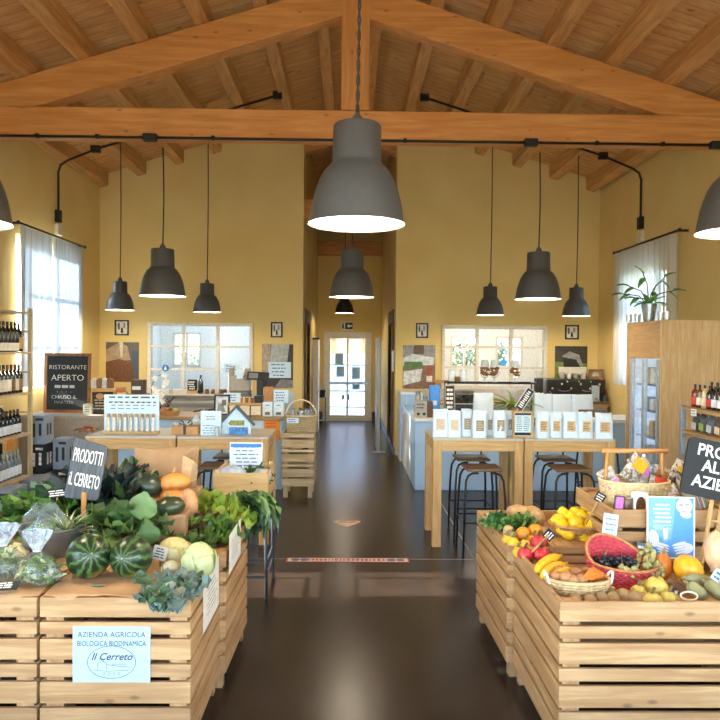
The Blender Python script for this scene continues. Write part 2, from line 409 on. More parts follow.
z = PY(347, 383, YE).z; MB().box(-gw-.03, gw+.1, -.09, -.05, z-.03, z+.03).build('push_bar', M('#8d97a3', .35, .6), t)
for px in (343, 348.5): x = PY(px, 397, YE).x-(x0+x1)/2; z = PY(px, 397, YE).z; MB().ball((x, -.05, z), (.03, .02, .07), 12, 8).build('pull_handle', M('#7d93ad', .3, .4), t, 180)
for px, py, w, h in ((339.3, 359, 8.5, 11.5), (340.5, 371.5, 8, 10.5), (356, 373, 8, 12), (356, 387, 7.5, 5)):
    c = PY(px, py, YE); s = YE/FPX
    o = MB().box(-w*s/2, w*s/2, -.002, 0, -h*s/2, h*s/2); 
    q = tag(o.build('notice', M('#a8cdf0', .7), loc=(c.x, YE-.03, c.z)), {359: 'blue-white paper notice taped highest on the glazed exit door', 371.5: 'blue-white paper notice directly under the highest one on the exit door', 373: 'tall paper notice on the right half of the glazed exit door', 387: 'small low paper notice under the push bar of the exit door'}[py], 'notice', 'notices on the exit door')
    s2 = scribble(MB(), -w*s*.4, w*s*.4, -h*s*.4, h*s*.4, 5, -.002, seed=int(py)); s2.build('lettering', M('#5d7fb0'), q)
# dark doors in corridor
DARK = M('#4a4640', .6); TRIMB = M('#6b4a28', .6)
for s, X in ((-1, CX0), (1, CX1)):
    f = MB(); a = X-.02*s if s < 0 else X-.02
    a, b2 = (X-.03, X+.02) if s < 0 else (X-.02, X+.03)
    f.box(a, b2, 11.36, 11.42, 0, DZ+.1).box(a, b2, 12.7, 12.76, 0, DZ+.1).box(a, b2, 11.42, 12.7, DZ-.12, DZ+.1)
    fr = struct(f.build('door_'+('2' if s < 0 else '3'), TRIMB))
    a, b2 = (X-.09, X-.05) if s < 0 else (X+.05, X+.09)
    MB().box(a, b2, 11.42, 12.7, .01, DZ-.12).build('door_leaf', DARK, fr)
struct(MB().box(.455, .505, 11.25, 12.05, .03, 1.85).box(.40, .60, 11.22, 11.26, 0, .03).build('door_4', M('#a3a7a8', .4)))['label'] = 'pale door leaf standing open in the corridor'
# skirting
bb = MB(); BG = M('#41454a', .5)
bb.box(CX1-.012, CX1, YB-.01, YE, 0, .1).box(d1.x+.02, CX1-.012, YE-.012, YE, 0, .22); struct(bb.build('baseboard_right', BG))
bb = MB().box(CX0, CX0+.012, YB, YE, 0, .1).box(CX0+.012, d0.x-.02, YE-.012, YE, 0, .22); struct(bb.build('baseboard_left', BG))
# mosaic splashback below the left pass-through and pale strip under right one
def mosaic():
    m, nt, b, o = newmat('mosaic'); v = tex(nt, 'ShaderNodeTexVoronoi', coords(nt), Scale=60)
    c = mixc(nt, .5, lin('#b4b4ac'), v.outputs['Color']); h = mixc(nt, .25, lin('#b9b7ad'), c)
    nt.links.new(h, b.inputs['Base Color']); b.inputs['Roughness'].default_value = .4; return m
struct(MB().box(wl[0]-.05, CX0-.35, YB-.02, YB, .86, wl[2]-.02).build('trim_2', mosaic()))
struct(MB().box(wr[0]-.3, wr[1]+.2, YB-.02, YB, .86, wr[2]-.02).build('trim_3', M('#b9b7ad', .5)))
# ------------------------------------------------------------------ outside
def ground():
    m, nt, b, o = newmat('gravel_and_grass')
    n = tex(nt, 'ShaderNodeTexNoise', coords(nt), Scale=.35, Detail=4); n2 = tex(nt, 'ShaderNodeTexNoise', coords(nt), Scale=20, Detail=3)
    c = mixc(nt, n2.outputs[0], lin('#a89f8c'), lin('#d6cfc0')); g = mixc(nt, n2.outputs[0], lin('#5f7a3a'), lin('#87995a'))
    nt.links.new(mixc(nt, ramp(nt, n.outputs[0], [(.48, 0.0), (.56, 1.0)]), c, g), b.inputs['Base Color']); b.inputs['Roughness'].default_value = .95
    return m
struct(MB().box(-60, 60, -60, 80, -.35, -.2).build('ground', ground()))
struct(MB().box(-60, 60, YE+.2, 45, -.2, -.05).build('lawn', M('#5f7a38', .95, scale=6, var=.3)))
struct(MB().box(-2.5, 2.5, YE+.2, 27, -.05, -.02).build('path', M('#85868a', .9)))
hb = thing('farm_building', 'ochre farm building beyond the exit door', 'building', (0, 27, -.05)); 
MB().box(-2.2, 2.6, 0, 4, 0, 3.6).build('wall', M('#a5713a', .9, scale=2), hb)
for z in (2.0, 2.35, 2.75): MB().box(-2.2, 2.6, -.04, 0, z, z+.14).build('cladding_board', wood('#8a4d20', '#6b3814', 'x'), hb)
MB().prism([(-2.4, 3.6), (2.8, 3.6), (.2, 4.3)], -.2, 4.2).build('roof', M('#a85f3c', .9), hb)
MB().box(-1.9, 1.7, -1.8, -1.75, 0, 1.5).box(-1.9, -1.85, -1.75, -.1, 0, 1.5).box(1.65, 1.7, -1.75, -.1, 0, 1.5).build('white_hoarding', M('#a8acb0', .8), hb)
def tree(name, label, x, y, h, w, c1, seed, z0=-.05):
    r = random.Random(seed); t = thing(name, label, 'tree', (x, y, z0), 0, 'trees and bushes outside')
    m = MB()
    for i in range(900):
        a = r.random()*2*PI; q = r.random()**.4; zz = r.uniform(-1, 1); rr = math.sqrt(1-zz*zz)*q
        c = Vector((math.cos(a)*rr*w, math.sin(a)*rr*w, h*.6+zz*q*h*.4)); d = Vector((r.uniform(-1, 1), r.uniform(-1, 1), r.uniform(-1, 1))).normalized()
        e = d.orthogonal().normalized(); f2 = d.cross(e); s = h*.045
        m.add([c-e*s, c-f2*s*.6, c+e*s, c+f2*s*.6+d*s*.2], [(0, 1, 2, 3)])
    m.build('crown', M(c1, .9, var=.35, scale=3), t); MB().tube([(0, 0, 0), (.05, 0, h*.5)], [h*.04, h*.02]).build('trunk', M('#6b5a45'), t)
c = PY(178, 352, 24); tree('olive_tree', 'grey-green tree outside the left back room window', c.x, 26, 1.6, .9, '#7d8468', 3)
c = PY(462, 352, 24); tree('dark_bush', 'dark leafy bush outside, left of the two in the right back room windows', c.x, 23, 2.15, 1.3, '#5c6545', 4)
c = PY(510, 352, 24); tree('pale_tree', 'pale grey-green tree outside, right of the two in the right back room windows', c.x, 28, 2.1, 1.3, '#7a7f68', 5)
# ------------------------------------------------------------------ light
wd = bpy.data.worlds.new('sky'); SC.world = wd; wd.use_nodes = True; nt = wd.node_tree; nt.nodes.clear()
sk = nt.nodes.new('ShaderNodeTexSky'); sk.sky_type = 'NISHITA'; sk.sun_disc = False; sk.sun_elevation = math.radians(38); sk.sun_rotation = math.radians(270); sk.air_density = 1.0; sk.dust_density = 0.1; sk.ozone_density = 4.0
bg = nt.nodes.new('ShaderNodeBackground'); bg.inputs[1].default_value = SKY_STRENGTH
ow = nt.nodes.new('ShaderNodeOutputWorld'); nt.links.new(sk.outputs[0], bg.inputs[0]); nt.links.new(bg.outputs[0], ow.inputs[0])
sl = bpy.data.lights.new('sun', 'SUN'); sl.energy = SUN_STRENGTH; sl.color = (1, .94, .86); sl.angle = math.radians(.8)
so = bpy.data.objects.new('sun', sl); COL.objects.link(so)
el = math.radians(21.5); dv = Vector((math.cos(el), .02, -math.sin(el))); so.rotation_euler = dv.to_track_quat('-Z', 'Y').to_euler(); so.location = (-20, 5, 12)
SC.view_settings.view_transform = 'Standard'; SC.view_settings.look = 'None'; SC.view_settings.gamma = 1; SC.view_settings.exposure = EXPO
SC.cycles.use_denoising = True; SC.cycles.max_bounces = 10; SC.cycles.diffuse_bounces = 6; SC.cycles.transparent_max_bounces = 24; SC.cycles.sample_clamp_indirect = 6
# ------------------------------------------------------------------ pendant lamps
SHADE = M('#54575a', .42, .3, var=.05); CORD = M('#3d2f24', .7); INNER = M('#f4f1ea', .5)
bm_, nt, b, o = newmat('lit_bulb'); b.inputs['Emission Color'].default_value = (1, .93, .8, 1); b.inputs['Emission Strength'].default_value = 9; b.inputs['Base Color'].default_value = (1, 1, 1, 1); BULB = bm_
def lamp(c, D, label, group, ztop, power, cordx=0, twist=0, shade=SHADE):
    """c = centre of the rim"""
    t = thing('pendant_lamp', label, 'lamp', tuple(c), 0, group); R = D/2; Hh = D*1.03
    prof = [(R*1.02, -.004), (R*1.0, Hh*.02), (R*.985, Hh*.05), (R*.95, Hh*.15), (R*.915, Hh*.24), (R*.865, Hh*.33), (R*.78, Hh*.445), (R*.68, Hh*.53), (R*.575, Hh*.585), (R*.53, Hh*.605), (R*.515, Hh*.62), (R*.50, Hh*.98), (R*.47, Hh*1.0), (.02, Hh*1.0)]
    inn = [(.02, Hh*.96), (R*.47, Hh*.95), (R*.48, Hh*.62), (R*.55, Hh*.58), (R*.65, Hh*.53), (R*.75, Hh*.445), (R*.84, Hh*.33), (R*.92, Hh*.15), (R*.97, Hh*.04), (R*1.0, Hh*.002)]
    MB().lathe(prof, 48, cap=False).build('lamp_shade', shade, t, 40)
    MB().lathe(inn, 48, cap=False).build('inner_reflector', INNER, t, 40)
    MB().ball((0, 0, Hh*.30), R*.22, 16, 10).build('bulb', BULB, t, 180)
    MB().tube([(0, 0, Hh*.36), (0, 0, Hh*.7)], R*.12, 12).build('bulb_holder', WHITE, t, 40)
    L = ztop-c[2]-Hh
    cd = MB()
    n = max(4, int(L/.03)) if twist else 8
    for s in ((0, 1) if twist else (0,)):
        cd.tube([(cordx*math.sin(PI*i/n)*.3+(twist*math.cos(i*1.3+s*PI)), twist*math.sin(i*1.3+s*PI), Hh+L*i/n) for i in range(n+1)], .005 if twist else .007, 6)
    cd.build('cord', CORD, t, 180)
    MB().lathe([(.035, 0), (.03, .03), (.01, .06)], 16, (0, 0, Hh)).build('cord_cap', SHADE, t, 40)
    l = bpy.data.lights.new('lamp_light', 'POINT'); l.energy = power; l.color = (1, .84, .62); l.shadow_soft_size = R*.24
    lo = bpy.data.objects.new('lamp_light', l); COL.objects.link(lo); lo.parent = t; lo.location = (0, 0, Hh*.12)
    return t
G = 'dark grey bell pendant lamps'
LP = [(356.5, 224, 3.46, .47, 'large pendant lamp nearest the viewer, hanging in the middle aisle', 0, 1.0, .006),
      (351.8, 297, 7.35, .47, 'pendant lamp behind the large near one, hanging in the corridor opening', 1, .45, 0),
      (162.5, 296, 7.3, .47, 'pendant lamp over the left tables, larger of three in that cluster', 1, 1, 0),
      (538, 299, 7.3, .47, 'pendant lamp over the right tables, larger of three in that cluster', 1, 1, 0),
      (120, 310, 9.7, .38, 'small pendant lamp beside the left curtained window, outermost on the left side', 2, .6, 0),
      (207, 312, 9.7, .38, 'small pendant lamp in front of the left back wall, beside the corridor', 2, .6, 0),
      (490, 315, 9.7, .38, 'small pendant lamp in front of the right back wall, beside the corridor', 2, .6, 0),
      (576, 316, 9.7, .38, 'small pendant lamp beside the right curtained window, outermost of the far right ones', 2, .6, 0),
      (344.5, 313, 14.2, .38, 'small black pendant lamp deep in the corridor above the exit door', 3, .4, 0),
      (-40, 222, 3.5, .47, 'pendant lamp half cut off at the left edge of the photo', 0, 1, .006),
      (745, 232, 3.6, .47, 'pendant lamp half cut off at the right edge of the photo', 0, 1, .006)]
for px, py, Y, D, lab, k, pw, tw in LP:
    c = PY(px, py, Y); zt = {0: deck(c.x)-.0, 1: 3.74, 2: deck(c.x), 3: deck(c.x)}[k]
    if abs(c.x) < .1 and k == 0: zt = deck(c.x)
    lamp(c, D, lab, G, zt, LAMP_W*pw, .03, tw, SHADE if k != 3 else M('#1c1b1a', .5))
for x in (-1.95, 0, 2.0): lamp((x, -.3, 2.3), .47, 'added fill lamp in an unseen row behind the viewer', 'added fill lamps behind the viewer', deck(x), LAMP_W, .03)  # extra unseen lamps, added as fill light
# lamps added to brighten the back rooms, no fixture known there
for x, cc, pw in ((-2.3, (.62, .8, 1), ROOM_W), (2.5, (1, .93, .8), ROOM_W)):
    t = thing('added_room_lamp', 'round lamp added to brighten the %s back room' % ('left' if x < 0 else 'right'), 'lamp', (x, 12.9, 2.7))
    MB().lathe([(.0, -.06), (.18, -.05), (.22, -.0)], 24).build('diffuser', M('#ffffff', .5, emit=2), t, 40)
    l = bpy.data.lights.new('lamp_light', 'POINT'); l.energy = pw; l.color = cc; l.shadow_soft_size = .15; lo = bpy.data.objects.new('lamp_light', l); COL.objects.link(lo); lo.parent = t; lo.location = (0, 0, -.25)
# ------------------------------------------------------------------ electrical conduit
PIPE = M('#35302b', .5, .4); BOXM = M('#1f1d1b', .6)
t = thing('electrical_conduit', 'long dark conduit along the underside of the nearer roof tie beam', 'conduit', (0, 6.97, 3.745))
MB().tube([(XL, 0, 0), (XR, 0, 0)], .014, 8).build('pipe', PIPE, t, 180)
for px in (150, 531, 717): MB().cbox((XY(px, 6.97, 140), 0, .0), (.13, .07, .07)).build('junction_box', BOXM, t, bevel=.006)
for px in (37, 97, 213, 405, 597, 663): MB().cbox((XY(px, 6.97, 140), 0, .005), (.03, .035, .04)).build('clip', BOXM, t)
for s, X in ((-1, XL), (1, XR)):
    side = 'left' if s < 0 else 'right'
    t = thing('electrical_conduit', 'dark conduit climbing the %s wall and following the roof slope' % side, 'conduit', (0, 9.38, 0))
    xe = X-s*.03; ztop = deck(xe)-.24; a = [(xe, 0, 3.46)] + [(xe, 0, ztop-.12), (xe-s*.03, 0, ztop-.03), (xe-s*.12, 0, ztop+.03)]
    a += [(s*x, 0, deck(x)-.21) for x in (3.4, 2.2, .98)]
    MB().tube(a, .016, 8).build('pipe', PIPE, t, 180)
    MB().cbox((s*3.38, 0, deck(3.38)-.21), (.12, .07, .09)).build('junction_box', BOXM, t, bevel=.006)
    MB().cbox((s*.98, 0, deck(.98)-.21), (.12, .07, .09)).build('junction_box', BOXM, t, bevel=.006)
    MB().box(min(xe-s*.03, X), max(xe-s*.03, X), -.05, .05, 3.32, 3.48).build('socket_box', BOXM, t, bevel=.005)
    o = MB().cbox((0, 0, 0), (.06, .15, .15)).build('wall_box', M('#d9cfb4', .5), loc=(X-s*.03, 9.38, 3.22), bevel=.01)
    tag(o, 'pale square electrical box under the conduit on the %s wall' % side, 'electrical box', 'pale boxes under the conduits')
# emergency sign
c = PY(347, 326, YE); t = thing('exit_sign', 'black and white emergency exit sign above the end door', 'sign', (c.x, YE-.02, c.z))
MB().box(-.14, .14, -.03, .02, -.1, .1).build('sign_body', M('#d8d8d0', .5), t, bevel=.004)
MB().box(-.04, .13, -.033, -.03, -.075, .075).build('sign_panel', M('#17231c', .5), t)
m = MB().prism([(.0, 0), (.05, .05), (.05, .018), (.11, .018), (.11, -.018), (.05, -.018), (.05, -.05)], -.036, -.033); m.build('arrow', M('#f0f0e8'), t)
m = MB().ball((-.09, -.032, .055), .014, 8, 6).prism([(-.105, .035), (-.075, .035), (-.06, -.07), (-.08, -.07), (-.09, -.02), (-.1, -.07), (-.12, -.07)], -.034, -.03); m.build('running_figure', M('#17231c'), t)
# ------------------------------------------------------------------ reusable things
PINE = ('#c09c6e', '#9c754b')
def PW(ax, sc=1.3): return wood(PINE[0], PINE[1], ax, scale=sc, var=.14)
PX_, PY_, PZ_ = PW('x'), PW('y'), PW('z')
TBL = ('#cfae78', '#b58d54'); TX, TY, TZ = (wood(TBL[0], TBL[1], a, scale=2, knots=.15, var=.06) for a in 'xyz')
BLK = M('#17191c', .45, .2); WHT = M('#e4ecf4', .55); PAPER = M('#dfe9f2', .75, var=.03, trans=.1); PAPERB = M('#c9e0f2', .75, var=.03)
KRAFT = M('#b98c5c', .8, scale=12, bmp=.3); KRAFTD = M('#8d6840', .8, scale=12); INK = M('#3d4650', .7); INKB = M('#3e639b', .7); CHALK = M('#eeece4', .8); SLATE = M('#1b2226', .75, scale=8, var=.3)
GALV = M('#7e868c', .38, .75, scale=15, var=.2)
PAT = [.080, .050, .084, .052, .088, .052, .086]
def crate(name, label, loc, w, d, h=.687, tray=.03, group=None, pat=PAT, leg=.083, pw=.07, mats=None, cat='crate', rz=0, divider=False):
    X_, Y_, Z_ = mats or (PX_, PY_, PZ_)
    t = thing(name, label, cat, loc, rz, group); th = .018
    gap = (h-leg-sum(pat))/(len(pat)-1)
    for nm, f in (('front_panel', lambda m, a, b: m.box(0, w, 0, th, a, b)), ('back_panel', lambda m, a, b: m.box(0, w, d-th, d, a, b)),
                  ('left_panel', lambda m, a, b: m.box(0, th, th+.001, d-th-.001, a, b)), ('right_panel', lambda m, a, b: m.box(w-th, w, th+.001, d-th-.001, a, b))):
        m = MB(); z = h
        for p in pat: f(m, z-p, z); z -= p+gap
        m.build(nm, X_ if nm[0] in 'fb' else Y_, t, bevel=.003)
    for x in (th+.001, w-th-pw-.001):
        for y in (th+.001, d-th-pw*.7-.001): MB().box(x, x+pw, y, y+pw*.7, 0, h-.004).build('corner_post', Z_, t, bevel=.002)
    m = MB(); n = max(2, int(w/.11)); s = (w-2*th-.004)/n
    for i in range(n): m.box(th+.002+i*s+.003, th+.002+(i+1)*s-.003, th+.002, d-th-.002, h-tray-.014, h-tray)
    m.build('tray_board', Y_, t)
    return t
def stool(name, label, loc, back=False, group=None, rz=0, h=.71):
    t = thing(name, label, 'stool', loc, rz, group); w = .15
    m = MB().box(-w, w, -w, w, h-.022, h); m.build('seat', wood('#8d6f52', '#5f4630', 'x', knots=0, scale=2), t, bevel=.01)
    for sx in (-1, 1):
        for sy in (-1, 1):
            a = [(sx*.05, sy*.13, h-.034), (sx*.10, sy*.135, h-.036), (sx*.135, sy*.14, h-.055), (sx*.155, sy*.15, h-.10), (sx*.165, sy*.165, h-.25), (sx*.175, sy*.18, 0)]
            MB().tube(a, .0095, 8).build('leg', BLK, t, 180)
    for z in (.27,): 
        r = MB(); q = .176; k = .17
        r.tube([(-k, -q+.01, z), (k, -q+.01, z), (k, q-.01, z), (-k, q-.01, z)], .007, 6, True); r.build('footrest', BLK, t)
    if back:
        for sx in (-1, 1): MB().tube([(sx*.12, .15, h-.05), (sx*.12, .17, h+.3)], .008, 8).build('back_post', BLK, t, 180)
        MB().box(-.15, .15, .155, .18, h+.26, h+.34).build('back_rail', wood('#8d6f52', '#5f4630', 'x', knots=0, scale=2), t, bevel=.006)
    return t
def table(name, label, x0, x1, y0, y1, h=.93, group='high wooden bar tables'):
    t = thing(name, label, 'table', ((x0+x1)/2, (y0+y1)/2, 0), 0, group); w = (x1-x0)/2-.002; d = (y1-y0)/2; L = .075
    MB().box(-w, w, -d, d, h-.018, h).build('tabletop', M('#b9b6ac', .35, scale=6, var=.08), t, bevel=.003)
    for a, b, n in ((-d+.004, -d+.03, 'apron'), (d-.03, d-.004, 'apron')): MB().box(-w+L, w-L, a, b, h-.11, h-.0185).build(n, TX, t, bevel=.003)
    for a, b in ((-w+.004, -w+.03), (w-.03, w-.004)): MB().box(a, b, -d+L, d-L, h-.11, h-.0185).build('apron', TY, t, bevel=.003)
    for sx in (-1, 1):
        for sy in (-1, 1): MB().box(min(sx*w, sx*(w-L)), max(sx*w, sx*(w-L)), min(sy*d, sy*(d-L)), max(sy*d, sy*(d-L)), 0, h-.0185).build('leg', TZ, t, bevel=.004)
    return t
def bottle(name, label, loc, h=.3, r=.038, glass='#15201a', lab='#e9e4d6', cap='#181512', group=None, cat='bottle', neck=.3, parts=True, lz=(.18, .5)):
    prof = [(r*.85, 0), (r, .006), (r, h*(.62)), (r*.9, h*.68), (r*neck*1.15, h*.8), (r*neck, h*.86), (r*neck, h*.985), (r*neck*.9, h), (.001, h)]
    g = M(glass, .12, 0, coat=.5)
    t = thing(name, label, cat, loc, 0, group)
    MB().lathe(prof, 14).build('glass_body', g, t, 50)
    MB().lathe([(r*1.015, h*lz[0]), (r*1.015, h*lz[1])], 14, cap=False).build('paper_label', M(lab, .7), t, 50)
    MB().lathe([(r*neck*1.12, h*.87), (r*neck*1.12, h*1.003), (.001, h*1.003)], 12, cap=False).build('cap', M(cap, .4, .2), t, 50)
    return t
def jar(name, label, loc, r=.03, h=.07, glass='#c8a870', lid='#2b2622', lab=None, group=None, cat='jar'):
    t = thing(name, label, cat, loc, 0, group)
    MB().lathe([(r*.9, 0), (r, .005), (r, h*.8), (r*.85, h*.86)], 14).build('glass_body', M(glass, .15, coat=.4), t, 50)
    MB().lathe([(r*.9, h*.86), (r*.9, h), (.001, h)], 14).build('lid', M(lid, .4, .3), t, 50)
    if lab: MB().lathe([(r*1.02, h*.2), (r*1.02, h*.65)], 14, cap=False).build('paper_label', M(lab, .7), t, 50)
    return t
def weave(mb, rx, ry, h, flare=1.15, rows=9, n=56, r=.006, amp=.004, z0=0, top=True, fnz=None):
    """woven basket wall: rows of wands weaving in and out of stakes"""
    for i in range(rows):
        q = i/(rows-1); s = 1/flare + (1-1/flare)*q**.8; pts = []
        for k in range(n):
            a = 2*PI*k/n; w = amp*(1 if (k+i) % 2 else -1)
            z = z0 + h*q; 
            if fnz: z = z0 + h*q*fnz(a)
            pts.append(((rx*s+w)*math.cos(a), (ry*s+w)*math.sin(a), z))
        mb.tube(pts, r, 5, True)
    return mb
def basket(name, label, loc, rx, ry, h, color='#b98d55', flare=1.2, rows=8, handle=None, group=None, rz=0, fnz=None, rot=None, hcol=None, rimc=None, amp=.004):
    t = thing(name, label, 'basket', loc, rz, group, rot); r = h/rows*.62
    c = M(color, .75, scale=60, var=.25)
    weave(MB(), rx, ry, h, flare, rows, r=r, fnz=fnz, amp=amp).build('woven_side', c, t, 180)
    b = MB().lathe([(.001, 0), (rx/flare, 0), (rx/flare, r), (.001, r)], 32, (0, 0, -r*.2), 1, ry/rx, cap=False)
    # smooth lining keeps the weave opaque
    s = MB(); pr = [(rx*(1/flare+(1-1/flare)*(i/6)**.8)-.003, i/6) for i in range(7)]
    vs = []; 
    for rr, q in pr:
        for k in range(40):
            a = 2*PI*k/40; f = fnz(a) if fnz else 1; vs.append((rr*math.cos(a), rr*ry/rx*math.sin(a), h*q*f))
    b.add(vs, [(i*40+k, i*40+(k+1) % 40, (i+1)*40+(k+1) % 40, (i+1)*40+k) for i in range(6) for k in range(40)])
    b.build('lining', M(color, .8, scale=60, var=.25), t, 180)
    p = []
    for k in range(40):
        a = 2*PI*k/40; f = fnz(a) if fnz else 1; p.append((rx*math.cos(a), ry*math.sin(a), h*f+r*.5))
    MB().tube(p, r*1.25, 6, True).build('rim', M(rimc or color, .7, scale=60, var=.2), t, 180)
    if handle:
        kind, hh = handle
        if kind == 'arc': MB().tube([(rx*.98*math.cos(a), 0, h*.9+hh*math.sin(a)) for a in [PI*i/18 for i in range(19)]], .009, 8).build('handle', M(hcol or color, .6), t, 180)
        if kind == 'ears':
            for s_ in (-1, 1): MB().tube([(s_*(rx*.97+hh*.35*math.sin(a)), ry*.35*math.cos(a), h*.85+hh*math.sin(a)) for a in [PI*i/12 for i in range(13)]], .006, 7).build('handle', M(hcol or color, .6), t, 180)
    return t
def bunch(name, label, cat, loc, n, L, W, colr, spread=1.0, seed=1, ruf=.15, curl=.6, up=.6, group=None, stem=None, cup=.15, blis=.01, fr=6, hub=.04, two=None, rz=0, shape=.6, az=None, parent=None, var=.25):
    """a bunch or head: leaves springing from one base"""
    rnd.seed(seed); m = MB(); st = MB()
    for i in range(n):
        q = (i+.5)/n; a = i*2.39996 if az is None else az[0]+(az[1]-az[0])*rnd.random()
        e = up + (1-up)*(1-q)*.0 + rnd.uniform(-.15, .15); tilt = (1-q)*spread*.9+.15
        d = Vector((math.cos(a)*math.sin(tilt), math.sin(a)*math.sin(tilt), math.cos(tilt)*e+.05)).normalized()
        b = Vector((math.cos(a)*hub*(1-q), math.sin(a)*hub*(1-q), rnd.uniform(0, .01)))
        l = L*rnd.uniform(.75, 1.1)
        if stem: st.tube([b, b+d*l*.35, b+d*l*.5], stem[1], 5)
        bb = b + d*(l*.3 if stem else 0)
        if two: m.mi = 1 if rnd.random() < two[1] else 0
        m.leaf(bb, d, Vector((0, 0, 1)), l*(.75 if stem else 1), W*rnd.uniform(.8, 1.15), curl*rnd.uniform(.6, 1.3), ruf, fr, 7, 4, shape, cup, blis)
    mats = [M(colr, .5, scale=25, var=var, trans=.25)] + ([M(two[0], .5, scale=25, var=var, trans=.2)] if two else [])
    if stem:
        t = thing(name, label, cat, loc, rz, group); m.build('leaves', mats, t, 180); st.build('stems', M(stem[0], .5, scale=40), t, 180); return t
    o = m.build(name, mats, None, 180, loc=loc, rot=(0, 0, rz)); return tag(o, label, cat, group)
def framed(name, label, cat, c, w, h, frame, fw, paint, group=None, depth=.02, rot=None):
    """a framed flat picture facing -y; paint(mb) draws polygons, returns materials"""
    t = thing(name, label, cat, c, 0, group, rot)
    if fw:
        MB().box(-w/2, w/2, -depth, 0, h/2-fw, h/2).box(-w/2, w/2, -depth, 0, -h/2, -h/2+fw).box(-w/2, -w/2+fw, -depth, 0, -h/2+fw, h/2-fw).box(w/2-fw, w/2, -depth, 0, -h/2+fw, h/2-fw).build('frame', frame, t, bevel=.002)
    m = MB(); mats = paint(m, w-2*fw, h-2*fw); m.build('picture', mats, t)
    return t
def poly(m, pts, y, mi): m.mi = mi; m.prism(pts, y-.0008, y)
def paper(name, label, cat, c, w, h, rot=(0, 0, 0), mat=None, rows=4, ink=None, group=None, seed=1, hh=.35, marg=.1, th=.002):
    t = thing(name, label, cat, c, 0, group, rot)
    MB().box(-w/2, w/2, 0, th, -h/2, h/2).build('sheet', mat or PAPER, t)
    if rows: scribble(MB(), -w*(.5-marg), w*(.5-marg), -h*(.5-marg), h*(.5-marg), rows, -.0003, hh, seed).build('lettering', ink or INKB, t)
    return t
# ------------------------------------------------------------------ curtains
def curtain(side, X, y0, y1, z0, z1, label, taper=0, n=9):
    t = thing('curtain', label, 'curtain', (X, 0, 0), 0, 'sheer white window curtains')
    m = MB(); N = 90; K = 10; vs = []
    for k in range(K+1):
        q = k/K; z = z1+(z0-z1)*q
        for i in range(N+1):
            u = i/N; y = y0+(y1-y0)*u; y = y + (((y0+y1)/2)-y)*taper*q
            vs.append((.028*math.sin(u*n*2*PI+q*.6)+.012*math.sin(u*n*5.1+2*q), y, z))
    m.add(vs, [(k*(N+1)+i, k*(N+1)+i+1, (k+1)*(N+1)+i+1, (k+1)*(N+1)+i) for k in range(K) for i in range(N)])
    m.build('cloth', CURT_L if side == 'left' else CURT_R, t, 180); return t
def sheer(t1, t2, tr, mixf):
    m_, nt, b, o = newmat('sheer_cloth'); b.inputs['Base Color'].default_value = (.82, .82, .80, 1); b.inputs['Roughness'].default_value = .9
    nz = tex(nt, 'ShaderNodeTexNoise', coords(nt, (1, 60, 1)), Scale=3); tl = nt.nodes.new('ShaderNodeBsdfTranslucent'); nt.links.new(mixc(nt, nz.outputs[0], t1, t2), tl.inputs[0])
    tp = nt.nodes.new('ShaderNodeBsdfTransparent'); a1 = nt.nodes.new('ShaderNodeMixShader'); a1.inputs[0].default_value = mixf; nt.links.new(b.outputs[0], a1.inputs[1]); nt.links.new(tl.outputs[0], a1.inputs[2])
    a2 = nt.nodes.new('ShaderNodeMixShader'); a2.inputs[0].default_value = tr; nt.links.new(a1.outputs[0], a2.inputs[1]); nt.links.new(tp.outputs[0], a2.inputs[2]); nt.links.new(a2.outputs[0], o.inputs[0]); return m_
CURT_L = sheer((.07, .10, .14), (.14, .19, .24), .03, .4); CURT_R = sheer((.6, .6, .55), (.85, .83, .78), .14, .55)  # same cloth: left copy dimmed, right copy brightened to balance the light
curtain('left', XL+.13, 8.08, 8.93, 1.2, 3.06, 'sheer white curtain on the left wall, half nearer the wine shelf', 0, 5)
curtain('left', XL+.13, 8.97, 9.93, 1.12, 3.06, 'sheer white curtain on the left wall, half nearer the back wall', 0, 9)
curtain('right', XR-.13, 8.12, 8.98, 1.15, 3.06, 'sheer white curtain on the right wall, half nearer the viewer', 0, 6)
curtain('right', XR-.13, 9.0, 10.02, 1.2, 3.06, 'sheer white curtain on the right wall, half nearer the back wall', .12, 8)
for s, X in ((-1, XL+.13), (1, XR-.13)):
    t = thing('curtain_rod', 'thin black curtain rod on the %s wall' % ('left' if s < 0 else 'right'), 'curtain rod', (X, 0, 3.085))
    MB().tube([(0, 8.04, 0), (0, 10.04, 0)], .013, 8).build('rod', BLK, t, 180)
    for y in (8.04, 10.04): MB().ball((0, y, 0), .022, 10, 8).build('finial', BLK, t, 180)
    for y in (8.1, 9.98): MB().box(min(0, s*.13), max(0, s*.13), y-.012, y+.012, -.012, .012).build('bracket', BLK, t)
# ------------------------------------------------------------------ bar tables and stools
TXL = [XY(85, 5.92, 440), XY(177, 5.92, 440), XY(268.5, 5.92, 440)]; TXR = [XY(433, 5.92, 440), XY(524, 5.92, 440), XY(616, 5.92, 440)]
table('bar_table', 'high bar table under the white card of test tubes, left of two', TXL[0], TXL[1]-.01, 5.92, 6.54)
table('bar_table', 'high bar table under the gift box and house-shaped sign, beside the aisle', TXL[1], TXL[2], 5.92, 6.54)
table('bar_table', 'high bar table on the right, beside the aisle, under bags with dark labels', TXR[0], TXR[1], 5.92, 6.54)
table('bar_table', 'high bar table on the right, nearer the oak fridge, under bags with tan labels', TXR[1]+.005, TXR[2], 5.92, 6.54)
SG = 'dark metal stools with wooden seats'
def st(px, Y, label, back=False): return stool('bar_stool', label, (XY(px, Y, 470), Y, 0), back, SG)
st(481.5, 5.83, 'black-legged wooden stool nearer the viewer under the right table beside the aisle')
